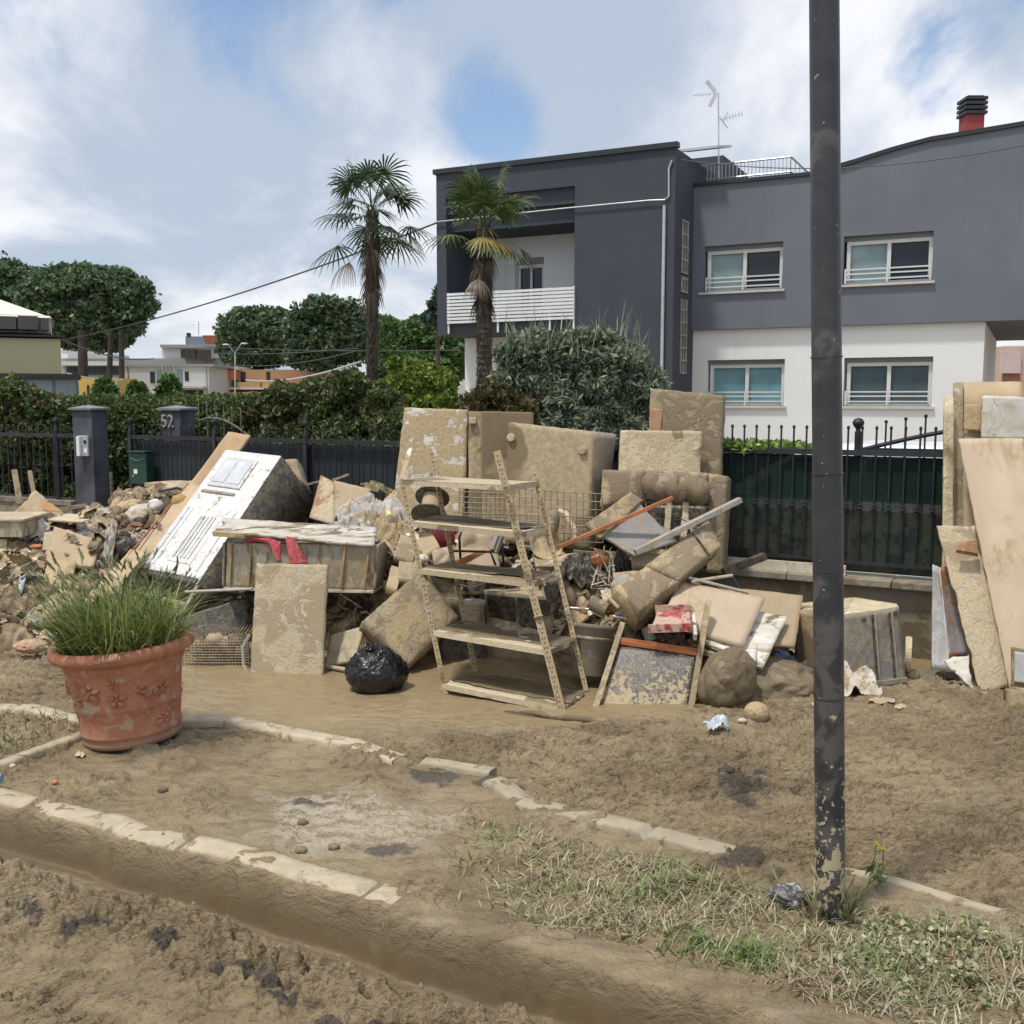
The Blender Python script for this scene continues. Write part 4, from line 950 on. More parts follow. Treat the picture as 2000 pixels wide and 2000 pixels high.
tree('conifer', 'small blue-green conifer top against the left edge of the house', 'tree', P(855, 800, 46), [P(855, 800, 46), P(855, 600, 46), P(857, 560, 46)], .12,
     [bl2(858, 575, 46, 10, 14), bl2(855, 595, 46, 20, 10), bl2(850, 620, 46, 26, 12)], 1500, .22, [(.05, .09, .06), (.07, .12, .08)], 6)
# yellow-green shrub
Y = 17
YG = [(.22, .28, .045), (.15, .22, .04), (.09, .15, .03), (.28, .33, .06)]
tree('shrub', 'yellow-green shrub left of the white slatted screen', 'shrub', P(830, 870, Y), [P(830, 880, Y), P(830, 800, Y)], .05,
     [bl2(820, 745, Y, 50, 36), bl2(780, 760, Y, 30, 36), bl2(860, 755, Y, 34, 36), bl2(800, 720, Y, 24, 20), bl2(830, 790, Y, 70, 34), bl2(770, 710, Y, 14, 14)], 15000, .06, YG, 7, clump=.4)
# hedge along the left gardens
HG = [(.095, .145, .045), (.065, .105, .035), (.14, .19, .055), (.05, .08, .025)]
HO = [(.13, .095, .045), (.09, .11, .04), (.07, .11, .03), (.17, .14, .07), (.08, .12, .035)]
def hedge_pts(xs, ytop, Y0, Y1, zr_, ww_=.45):
    out = []
    for k, x in enumerate(xs):
        Yk = Y0+(Y1-Y0)*k/(len(xs)-1); zt_ = P(x, ytop[k], Yk).z; c = P(x, 780, Yk)
        zc = zt_/2
        for z in (zt_-.28, zt_*.62, zt_*.3): out.append((c.x, c.y, z, .55, ww_, .34, 1))
    return out
hd = thing('hedge', 'clipped green hedge running behind the gate pillars', 'hedge', P(300, 960, 14.2)); 
bx_ = hedge_pts(np.linspace(70, 560, 14), [776]*14, 14.8, 13.0, 1)
V, F, C = leaves(bx_, 100000, .036, HG, seed=8, shell=.5, clump=.25); arr_obj('foliage', V, F, leaf, hd, cols=C)
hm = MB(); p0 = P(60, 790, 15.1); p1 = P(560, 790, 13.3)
hm.para((p0.x, p0.y-.2, 0), (p1.x-p0.x, p1.y-p0.y, 0), (.1, .35, 0), (0, 0, 1.55)); hm.build('dark_core', plain('hedge_inside', (.012, .018, .008), .9, 0, .3, 3, 0), hd)  # near-black block filling the inside of the hedge
o_t = [776, 775, 770, 765, 752, 742, 745, 760, 766, 770, 772]
def bush(label, blobs, n, cols, seed, size=.038, core=None):
    root = thing('bush', label, 'bush', (blobs[0][0], blobs[0][1], 0))
    V, F, C = leaves(blobs, n, size, cols, seed=seed, shell=.35, clump=.45); arr_obj('foliage', V, F, leaf, root, cols=C)
    q = MB()
    for b_ in blobs[:6]: q.tube([(b_[0], b_[1], 0), (b_[0]+.03, b_[1], b_[2]*.6), (b_[0], b_[1], b_[2])], .02, 6)
    q.build('stem', bark, root); return root
bush('reddish-green overgrown bush at the far left above the iron fence', [bl2(20, 790, 13, 70, 50), bl2(-60, 790, 13, 60, 60), bl2(70, 800, 13, 50, 40), bl2(50, 860, 13, 80, 60), bl2(-40, 880, 13, 80, 70), bl2(20, 930, 13, 100, 60)], 50000, HO+HG, 9)
bush('loose reddish bush behind the gate, right of pillar 52', [bl2(560, 790, 12, 50, 44), bl2(620, 780, 12, 50, 44), bl2(590, 850, 12, 80, 40), bl2(500, 800, 12.4, 40, 30)], 34000, HO+HG[:2], 10)
bush('brown-tipped bush left of the tall muddy door', [bl2(680, 770, 11.5, 50, 50), bl2(735, 790, 11.5, 50, 44), bl2(700, 850, 11.5, 80, 44), bl2(640, 820, 11.8, 50, 44), bl2(770, 850, 11.2, 50, 50)], 38000, HO+HG, 11)
bush('rust-coloured photinia at the foot of the olive tree', [bl2(965, 775, 10.6, 40, 34), bl2(930, 800, 10.6, 36, 40), bl2(1010, 800, 10.6, 40, 30), bl2(960, 850, 10.6, 80, 40)], 9000, [(.15, .10, .04), (.10, .09, .035), (.06, .08, .025)], 12)
bush('low dark bushes behind the gate sheet', [bl2(450+60*k, 900, 11.9-.25*k, 60, 44) for k in range(8)], 9000, HG, 13)
# small bright saplings over the hedge
for k, (x, y) in enumerate(((205, 755), (268, 765), (330, 750))):
    bush(('small bright sapling above the hedge, %s' % ['nearest the yellow building', 'middle of three', 'in front of the white apartment block'][k]), [bl2(x, y, 19, 16, 18), bl2(x+8, y+14, 19, 16, 14), bl2(x-10, y+16, 19, 14, 14)], 900, [(.09, .17, .04), (.06, .12, .03)], 20+k, size=.10)
# olive tree
OL = [(.22, .255, .17), (.14, .175, .11), (.30, .33, .23), (.085, .11, .07)]
Y = 11.2
ol = tree('olive_tree', 'big silvery olive tree behind the stacked refrigerators', 'tree', P(1130, 1000, Y), [P(1130, 960, Y), P(1128, 880, Y), P(1135, 800, Y)], .09,
     [bl2(1110, 700, Y, 90, 50), bl2(1190, 710, Y, 75, 50), bl2(1040, 700, Y, 65, 55), bl2(1240, 760, Y, 62, 50), bl2(1120, 770, Y, 120, 60), bl2(1010, 760, Y, 55, 50), bl2(1150, 665, Y, 60, 26), bl2(1060, 668, Y, 50, 18), bl2(1130, 830, Y, 150, 60), bl2(1270, 740, Y, 30, 26), bl2(1000, 690, Y, 35, 26)],
     85000, .027, OL, 14, aspect=3.8, clump=.42, shell=.3, up=.3, var=.35)
rng = np.random.default_rng(5); n = 150
bs = np.array([P(rng.uniform(985, 1260), rng.uniform(645, 720), Y+rng.uniform(-.4, .4)) for _ in range(n)])
V, F, C = ribbons(bs, rng.uniform(0, 6.28, n), rng.uniform(.15, .42, n), np.full(n, .012), rng.uniform(-.3, .5, n), np.array(OL)[rng.integers(0, 4, n)]*1.4, seg=3, rise=rng.uniform(1.0, 1.6, n))
arr_obj('twigs', V, F, leaf, ol, cols=C)
# palms
palm_leaf = attr_mat('palm_leaf', .5, .15, 10, 0, .2, .4)
PS = [1.0]
def frond(root, c, az, el, pl, R, cols, dead=False, seed=0, fold=.5):
    rng = random.Random(seed); d = Vector((math.cos(az)*math.cos(el), math.sin(az)*math.cos(el), math.sin(el)))
    side = d.cross(Vector((0, 0, 1))); side = side.normalized() if side.length > .05 else Vector((1, 0, 0)); up = side.cross(d).normalized()
    pl = pl*PS[0]; R = R*PS[0]; h_ = c+d*pl+Vector((0, 0, -.25*pl*pl*(1-math.sin(el)))); V = []; F = []; C = []
    def ribbon(pts, ws, colr):
        b0 = len(V)
        for p, (wv, wl) in zip(pts, ws): V.append(p-wv*wl); V.append(p+wv*wl); C.append(colr); C.append(colr)
        for k in range(len(pts)-1): F.append((b0+2*k, b0+2*k+1, b0+2*k+3, b0+2*k+2))
    ribbon([c, (c+h_)/2+up*.03, h_], [(side, .014), (side, .011), (side, .010)], tuple(x*.8 for x in cols[0]))
    ns = 20
    for k in range(ns):
        a = (k/(ns-1)-.5)*rad(250 if not dead else 120); L = R*(.72+.28*math.cos(a*.55))*(rng.uniform(.85, 1.05))
        dd = (d*math.cos(a)+side*math.sin(a)-up*fold*.35*abs(math.sin(a))).normalized()
        wv = dd.cross(up); wv = wv.normalized() if wv.length > .01 else side
        drop = (.22 if not dead else .75)*L+rng.uniform(0, .12)*L; g_ = Vector((0, 0, -1))
        p1 = h_+dd*L*.5+g_*drop*.18; p2 = h_+dd*L*.8+g_*drop*.55; p3 = h_+dd*L+g_*drop*1.15
        cc = rng.choice(cols); f = rng.uniform(.75, 1.2); cc = tuple(x*f for x in cc)
        ribbon([h_, p1, p2, p3], [(wv, .006), (wv, .018 if not dead else .010), (wv, .012 if not dead else .007), (wv, .002)], cc)
    arr_obj('dead_frond' if dead else 'frond', np.array(V), np.array(F), palm_leaf, root, cols=np.array(C))
def palm(label, cx, cy, Y, base_y, r, seed, nf, green, ndead, deadspan, yellow=0, lean=0):
    top = P(cx, cy, Y); rng = random.Random(seed); b0 = P(cx+lean, base_y, Y); root = thing('palm_tree', label, 'palm', b0)
    n = 26; pts = [b0.lerp(top, k/(n-1)) for k in range(n)]; pts = [p+Vector((.012*math.sin(k*1.1), 0, 0)) for k, p in enumerate(pts)]
    nn = 90; T = []; q = MB(); zz_ = np.linspace(0, 1, nn)
    q.tube([b0.lerp(top, z) for z in zz_], r, 12, rs=[r*.9*(1+.10*((k % 3) == 0)+.08*rng.random()) for k, z in enumerate(zz_)])
    q.build('trunk', bark, root)
    fib = []                 # ragged leaf bases on the trunk
    V = []; F = []; C = []
    for k in range(700):
        z = rng.random()**.9; p = b0.lerp(top, z); a = rng.uniform(0, 6.28); d = Vector((math.cos(a), math.sin(a), 0)); s = Vector((-d.y, d.x, 0))
        b_ = p+d*r*.95; L = rng.uniform(.05, .13); w_ = rng.uniform(.008, .02); tip = b_+d*rng.uniform(.01, .05)+Vector((0, 0, L*rng.choice((1, -1))))
        i0 = len(V); V += [b_-s*w_, b_+s*w_, tip+s*w_*.3, tip-s*w_*.3]; F.append((i0, i0+1, i0+2, i0+3)); f = rng.uniform(.5, 1.4); C += [(.075*f, .055*f, .038*f)]*4
    arr_obj('leaf_bases', np.array(V), np.array(F), palm_leaf, root, cols=np.array(C))
    for k in range(nf):
        el = rad(rng.uniform(-38, 55)) if k > 4 else rad(rng.uniform(55, 82)); az = k*2.399+rng.uniform(-.3, .3)
        frond(root, top+Vector((0, 0, rng.uniform(-.12, .1))), az, el, rng.uniform(.40, .72), rng.uniform(.40, .60), green, seed=seed*100+k)
    for k in range(yellow):
        frond(root, top, -1.6+.5*k, rad(-25-5*k), .45, .42, [(.30, .22, .05), (.22, .17, .05), (.36, .27, .07)], seed=seed*100+70+k)
    BR = [(.17, .13, .085), (.11, .085, .06), (.22, .18, .12), (.08, .06, .045)]
    for k in range(ndead):
        f = k/ndead; p = top+Vector((0, 0, -.05-deadspan*f)); az = k*2.1+rng.uniform(-.4, .4); long = k % 5 == 0
        frond(root, p, az, rad(-18 if long else -72), rng.uniform(.55, .75) if long else rng.uniform(.15, .3), rng.uniform(.28, .42), BR, dead=True, seed=seed*100+40+k)
    return root
GP = [(.045, .085, .040), (.06, .11, .045), (.10, .15, .07), (.035, .06, .035)]
palm('tall fan palm with a skirt of dead fronds standing against the sky', 727, 412, 17.5, 830, .105, 3, 27, GP, 9, 1.0)
PS[0] = .88
palm('fan palm with yellowing fronds standing in front of the balcony', 946, 440, 15.5, 790, .115, 4, 19, [(.075, .12, .035), (.05, .09, .03), (.14, .18, .06)], 8, .85, yellow=3)

# ================================================================== DISTANT BUILDINGS
cream = plain('cream_render', (.48, .44, .26), .8, 0, .06, .4, 0); offw = plain('offwhite_render', (.58, .58, .54), .8, 0, .06, .3, 0)
grayc = plain('grey_concrete', (.30, .31, .32), .8, 0, .12, .3, 0); brown_g = glassy('bronze_window', (.045, .035, .030), .25); bluew = plain('blue_grey_door', (.20, .25, .30), .6, 0, .08, 1, 0)
orange = plain('orange_awning', (.62, .24, .08), .8, 0, .08, 1, 0); roofm = plain('terracotta_roof', (.30, .10, .06), .8, 0, .15, 2, 0)
dkm = plain('dark_recess', (.03, .03, .035), .8, 0, .2, 1, 0); teal_m = plain('blue_grey_door_panel', (.13, .18, .19), .7, 0, .1, .5, 0)
def pbr(mb, x0, y0, x1, y1, Y, dep, push, xr):
    p0 = P(xr, 780, Y); r_ = Vector((p0.x, p0.y, 0)).normalized(); u_ = Vector((r_.y, -r_.x, 0)); o_ = p0-r_*push
    a = onplane(x0, y0, o_, r_); c = onplane(x1, y1, o_, r_); d = (c-a).dot(u_); z0, z1 = sorted((a.z, c.z))
    return mb.para(Vector((a.x, a.y, z0)), u_*d, r_*(dep+push), Vector((0, 0, z1-z0)))
def pb_(mb, x0, y0, x1, y1, Y, dep, push=0):
    a = P(x0, y0, Y); c = P(x1, y1, Y); mb.box((a.x, Y-push, min(c.z, a.z)), (c.x, Y+dep, max(a.z, c.z))); return mb
def building(label, Y, parts, name='apartment_building', cat='building', xr=None):
    r_ = thing(name, label, cat, P(parts[0][1][0], 800, Y))
    for nm, rects, m_, dep, push in parts:
        for rc in (rects if isinstance(rects[0], tuple) else [rects]):
            (pb_(MB(), *rc, Y, dep, push) if xr is None else pbr(MB(), *rc, Y, dep, push, xr)).build(nm, m_, r_)
    return r_
r_ = building('plain cream-walled building with a pale pyramid roof and bronze ribbon windows, far left', 40, [('wall', (-260, 654, 121, 730), cream, 9, 0), ('roof_edge', (-270, 650, 125, 655), dkm, 9.3, .2), ('attic', (-260, 606, 100, 651), offw, 6, -1.2), ('window', [(-60, 619, 34, 646), (36, 620, 76, 647), (80, 625, 96, 648)], brown_g, .1, -1.1)], 'cream_building', xr=121)
q = MB(); p0 = P(121, 780, 40); r0_ = Vector((p0.x, p0.y, 0)).normalized(); u0_ = Vector((r0_.y, -r0_.x, 0)); o_ = p0+r0_*1.0
e1 = onplane(102, 621, o_, r0_); e0 = onplane(-260, 600, o_, r0_); e0 = Vector((e0.x, e0.y, e1.z)); ap = onplane(-20, 578, o_+r0_*2.5, r0_); ap0 = ap-u0_*4
q.add([e0, e1, e1+r0_*5, e0+r0_*5, ap, ap0], [(0, 1, 4, 5), (1, 2, 4), (2, 3, 5, 4), (3, 0, 5)]); q.build('roof', plain('pale_roof', (.66, .62, .54), .7, 0, .06, .5, 0), r_)
building('low garage row with grey-blue doors under the cream building', 36, [('wall', (-200, 736, 155, 800), teal_m, 4, 0), ('roof', (-210, 727, 158, 738), dkm, 4.3, .3), ('door', [(0, 742, 50, 800), (54, 742, 104, 800), (108, 742, 150, 800)], bluew, .05, .03)], 'garage_row', 'garage', xr=155)
building('white apartment block with vertical ribs, straight above the hedge', 70, [('wall', (243, 716, 410, 800), offw, 8, 0), ('roof_edge', (240, 711, 418, 716), grayc, 8.2, .1),
    ('balcony_slab', [(345, 754, 405, 758)], offw, .4, .9), ('rib', [(319, 712, 322, 780), (326, 712, 329, 780), (333, 712, 336, 780), (340, 712, 343, 780)], offw, .1, .25), ('window', [(293, 726, 303, 748), (361, 726, 369, 744), (350, 762, 398, 780)], dkm, .05, .03), ('door', [(306, 722, 318, 754), (346, 722, 357, 754)], bluew, .05, .04), ('pier', [(250, 712, 252, 780), (403, 712, 405, 780)], dkm, .05, .05)])
building('grey upper apartment storeys with planted terraces behind the white block', 86, [('wall', (120, 700, 430, 790), grayc, 9, 0), ('wall', (300, 676, 424, 705), offw, 6, -2), ('roof_edge', (300, 671, 426, 677), grayc, 7, -1.5), ('window', [(360, 682, 388, 700), (392, 684, 420, 704)], brown_g, .1, 1.0), ('parapet', [(122, 706, 240, 714), (122, 684, 200, 690)], offw, .4, .2), ('window', [(130, 716, 238, 732)], dkm, .05, .05), ('wall', (122, 690, 210, 712), offw, 5, -1)])
r_ = building('grey gabled penthouse with a strip of red tile roof', 100, [('wall', (362, 657, 420, 680), plain('slate_blue', (.22, .25, .30), .8, 0, .1, 1, 0), 6, 0)], 'penthouse', 'building')
q = MB(); a = P(395, 655, 100); b_ = P(428, 680, 100); q.add([(a.x, 99.9, a.z), (P(424, 655, 100).x, 99.9, a.z), (b_.x, 99.9, b_.z), (P(410, 680, 100).x, 99.9, b_.z)], [(0, 1, 2, 3)]); q.add([v+Vector((0, 4, .5)) for v in q.v[:4]], [(0, 1, 2, 3)]); q.build('roof', roofm, r_)
pb_(MB(), 364, 650, 370, 658, 99, .5).build('chimney', dkm, r_); MB().tube([P(388, 655, 99), P(388, 628, 99)], .05, 5).tube([P(382, 632, 99), P(394, 632, 99)], .04, 4).tube([P(383, 638, 99), P(393, 638, 99)], .04, 4).build('antenna', mt, r_)
building('apartment balconies with orange awnings, left of the pines', 76, [('wall', (418, 722, 640, 800), plain('peach_render', (.46, .28, .16), .8, 0, .1, .5, 0), 8, 0), ('roof_edge', (416, 716, 470, 723), offw, 8.4, .8), ('awning', [(421, 724, 466, 742), (422, 766, 640, 773)], orange, .2, 1.3), ('parapet', [(420, 757, 560, 761)], offw, .2, 1.2), ('railing', [(470, 747, 515, 757), (520, 747, 556, 757)], plain('ochre_panel', (.55, .36, .16), .8, 0, .1, .6, 0), .05, 1.15), ('window', [(470, 726, 480, 746), (520, 726, 528, 746), (425, 744, 465, 756)], dkm, .05, .03)])
building('yellow ground-floor front glimpsed between pine trunks', 58, [('wall', (153, 738, 232, 800), plain('yellow_render', (.55, .38, .10), .8, 0, .1, .5, 0), 3, 0), ('window', [(170, 752, 176, 790), (186, 748, 200, 790), (206, 756, 230, 790)], dkm, .05, .05)], 'shop_front')
bark2 = plain('pine_bark', (.045, .035, .028), .9, 0, .3, 3, .01)
# pine trunks seen in front of the blocks
for k, (x, lean_) in enumerate(((163, 3), (214, -2), (238, 1))):
    o = MB().tube([P(x+lean_, 800, 60), P(x, 740, 60), P(x-lean_, 645, 60)], .3 if k == 0 else .2, 10, rs=[.32, .28, .24] if k == 0 else [.18, .16, .14]).build('tree_trunk', bark2)
    tag(o, ['thick bare pine trunk between cream building and white block', 'slender middle pine trunk under the big pine', 'thin pine trunk touching the white apartment block'][k], 'tree trunk')
# street lamp far away
sl = thing('street_lamp', 'distant double-armed street lamp in front of the rounded pine', 'street lamp', P(459, 800, 55))
MB().tube([P(459, 800, 55), P(459, 690, 55)], .035, 6).build('pole', mt, sl)
MB().tube([P(446, 674, 55), P(459, 690, 55), P(472, 670, 55)], .022, 5).build('arm', mt, sl)
for x, y in ((441, 673), (477, 671)): MB().lathe(P(x, y, 55), [(.03, -.05), (.20, -.02), (.18, .02), (.05, .05)], 12).build('lamp_head', pipe_m, sl)
# overhead cables
cab = plain('cable_black', (.05, .05, .055), .6, 0, .1, 5, 0)
def cable(label, a, b_, sag, r_, m_=None):
    pts = [a.lerp(b_, k/24)+Vector((0, 0, -sag*4*(k/24)*(1-k/24))) for k in range(25)]
    o = MB().tube(pts, r_, 5).build('cable', m_ or cab); tag(o, label, 'cable')
cable('long overhead cable sagging from the house corner down to the far left building', bl(bp(855, 436)[0], -.06, bp(855, 436)[1]), P(125, 664, 38), .25, .022)
cable('upper of the thin wires crossing the dark pines', P(400, 676, 52), P(900, 684, 30), .1, .018)
cable('second thin wire crossing the dark pines', P(420, 690, 52), P(700, 680, 34), .1, .018)
cable('thin wire curving across the base of the pines', P(430, 708, 50), P(702, 684, 32), .3, .018)
cable('pale low cable ending at the left palm trunk', P(480, 742, 30), P(706, 706, 18), .15, .02, pipe_m)
cable('thin cable crossing the roofs from the antenna to the right', P(1325, 311, 21.9), P(2100, 262, 18), .35, .010)
cable('short cable from the cream building to the white block', P(122, 664, 38), P(300, 700, 60), .3, .03)
cable('pale wire above the garage roof', P(132, 729, 35), P(240, 742, 50), .1, .03, pipe_m)
# lawn strip seen through the open gate
lw = attr_mat('lawn_grass', .8, .2, 20, 0, .2)
rng = np.random.default_rng(3); n = 9000
bx = np.stack([rng.uniform(-9, -2.5, n), rng.uniform(12.2, 17, n), np.full(n, .02)], 1)
V, F, C = ribbons(bx, rng.uniform(0, 6.28, n), rng.uniform(.05, .13, n), np.full(n, .02), rng.uniform(.2, 1.2, n), np.array([(.17, .20, .08), (.22, .22, .11), (.12, .16, .06)])[rng.integers(0, 3, n)], seg=2)
o = arr_obj('lawn', V, F, lw, cols=C); tag(o, 'short green lawn seen through the open garden gate', 'lawn', kind='stuff')
lg = MB().box((-14, 12.1, .03), (2, 22, .065)).build('garden_ground', plain('lawn_soil', (.16, .17, .075), .9, 0, .2, 2, .01)); tag(lg, kind='structure')
# little stone/wooden gate post in the opening
o = MB().tube([fp(fs(216), 0, .0), fp(fs(216), 1.1, .0)], .02, 8).build('gate_stop', iron2); tag(o, 'small iron gate stop post in the opening beside the intercom pillar', 'post')
# ================================================================== THE FLOOD RUBBISH
BRN = (.22, .115, .060)
m_board = muddy('board_mud', (.30, .19, .12), .88, 3.0, .7, .30, dist=1.6, bd=.006)
m_smear = muddy('board_smeared', (.46, .40, .29), .60, 5.5, .7, .28, dist=2.4, bd=.006, dry=(.45, .365, .235), wetc=(.30, .235, .15))
m_card = muddy('cardboard', (.46, .345, .215), .30, 3.0, .8, .1, dry=(.44, .35, .22), wetc=(.30, .22, .13), bd=.003)
m_pinkply = muddy('plywood_pink', (.58, .455, .325), .38, 1.6, .7, .05, dry=(.50, .39, .25), bd=.003, streak=(1, 1, .35))
m_pine = muddy('pine_board', (.50, .33, .19), .25, 3.0, .7, .1, streak=(1, 1, .3), bd=.003)
m_peel = muddy('peeling_white', (.72, .69, .62), .42, 6.0, .6, .25, streak=(.35, 1, 1), dist=1.5, bd=.008, wetc=(.16, .11, .07))
m_peelv = muddy('peeling_cream', (.58, .53, .41), .50, 6.0, .7, .2, streak=(1.6, 1.6, .45), dist=1.2, bd=.006, dry=(.44, .36, .23), wetc=(.27, .19, .10))
m_white = muddy('white_enamel', (.72, .74, .77), .24, 5.0, .35, .12, dist=2.0, bd=.003)
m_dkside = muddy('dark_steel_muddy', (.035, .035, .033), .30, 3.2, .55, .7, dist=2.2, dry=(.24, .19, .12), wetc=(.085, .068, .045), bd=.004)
m_frmud = muddy('fridge_mud', (.34, .27, .17), .80, 2.0, .65, .40, dist=1.3, bd=.006, dry=(.42, .335, .205), wetc=(.17, .125, .068), fine=.35)
m_fabric = muddy('upholstery_mud', (.33, .27, .19), .62, 4.0, .9, .45, dist=1.8, bd=.012, wetc=(.17, .13, .085))
m_mat2 = muddy('mattress_mud', (.40, .335, .235), .60, 4.5, .9, .36, dist=2.6, bd=.010, wetc=(.23, .185, .125))
m_cream = muddy('cream_panel', (.62, .53, .36), .50, 5.0, .7, .05, dist=2, bd=.005, dry=(.52, .43, .28))
m_shelf = muddy('shelf_steel', (.58, .52, .38), .66, 5.0, .5, .12, bd=.003, dry=(.54, .45, .30), wetc=(.175, .135, .075))
m_post = muddy('perforated_steel', (.52, .50, .46), .68, 9.0, .5, .1, metal=.2, bd=.002)
m_grey = muddy('grey_plastic', (.30, .30, .30), .45, 4.5, .6, .2, dist=2, bd=.004, dry=(.40, .33, .23))
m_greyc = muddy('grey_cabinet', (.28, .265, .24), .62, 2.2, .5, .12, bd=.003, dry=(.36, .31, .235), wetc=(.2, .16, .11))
m_wire = muddy('rusty_wire', (.22, .19, .16), .4, 12, .6, .3, metal=.3, bd=0.001)
m_bag = None
m_orange = plain('orange_wood', (.42, .155, .060), .5, 0, .25, 5, .001)
m_red = muddy('red_paint', (.38, .030, .028), .55, 7, .4, .05, bd=.002, dry=(.55, .38, .30))
m_redc = muddy('red_cloth', (.46, .020, .045), .12, 8, .8, .1, bd=.004, dry=(.50, .30, .24))
m_glass = muddy('spattered_glass', (.055, .062, .080), .30, 13, .15, .05, dist=1.8, bd=.003, dry=(.46, .37, .23), fine=.8, zg=(0.0, .30, .12))
m_sack = muddy('wet_sack', (.20, .155, .095), .55, 3.5, .5, .6, bd=.008, dry=(.30, .235, .145), wetc=(.13, .098, .055))
m_cloth = muddy('dirty_white_cloth', (.66, .62, .55), .40, 7, .9, .12, bd=.004)
m_paper = muddy('paper_litter', (.62, .60, .58), .42, 7, .8, .06, bd=.003)
m_rag = muddy('muddy_rag', (.26, .19, .125), .5, 9, .9, .5, bd=.010, wetc=(.10, .07, .045))
m_dark = muddy('dark_plastic', (.025, .026, .028), .20, 7, .35, .3, bd=.004, dry=(.30, .24, .15))
m_tube = plain('black_tube', (.022, .022, .024), .4, .2, .3, 6, 0)
m_alu = muddy('aluminium', (.52, .52, .50), .40, 8, .4, .1, metal=.5, bd=.002)
m_blue = muddy('blue_tarp', (.03, .13, .42), .42, 6, .35, .2, bd=.006, dry=(.46, .42, .34))
m_clay = None
attr_deb = attr_mat('debris', .85, .35, 16, .006, 0, .2)
def S(name, label, cat, q, t, m, group=None, parent=None, **kw):
    return slab(name, [P(*p) if len(p) == 3 and p[0] > 20.0001 or p[0] < -20 or isinstance(p, tuple) else p for p in q], t, m, label, cat, parent, group, **kw)
def face(q):
    q = [Vector(P(*p)) for p in q]; n = (q[1]-q[0]).cross(q[3]-q[0]).normalized()
    if n.dot(sum(q, Vector())/4-Vector((0, 0, CH))) > 0: n = -n
    def f(u, v, o=0.0): return q[0]*(1-u)*(1-v)+q[1]*u*(1-v)+q[2]*u*v+q[3]*(1-u)*v+n*o
    return f, n
def fbox(f, n, u0, v0, u1, v1, o, t): # little box sitting on a face (outwards by t)
    a = f(u0, v0, o); b_ = f(u1, v0, o); c = f(u0, v1, o); return MB().para(a, b_-a, c-a, n*t)
def rod(name, label, cat, a, b_, r, m, group=None, parent=None, sq=None):
    q = MB()
    a, b_ = P(*a), P(*b_)
    if sq: q.bar(a, b_, sq[0], sq[1])
    else: q.tube([a, b_], r, 8)
    o = q.build(name, m, parent, bevel=.002 if sq else 0)
    return tag(o, label, cat, group) if parent is None else o
def Lump(name, label, cat, c, r, m, amp=.2, freq=1.5, group=None, rot=(0, 0, 0), **kw):
    V, F = lump(P(*c), r, amp, freq, seed=nseed(), axes=rotm(*rot), **kw); return tag(arr_obj(name, V, F, m, smooth=True), label, cat, group)
def Crum(name, label, cat, c, sx, sy, h, m, group=None, **kw):
    V, F = crumple(P(*c), sx, sy, h, seed=nseed(), **kw); o = arr_obj(name, V, F, m, smooth=False); md = o.modifiers.new('thick', 'SOLIDIFY'); md.thickness = .004
    return tag(o, label, cat, group)

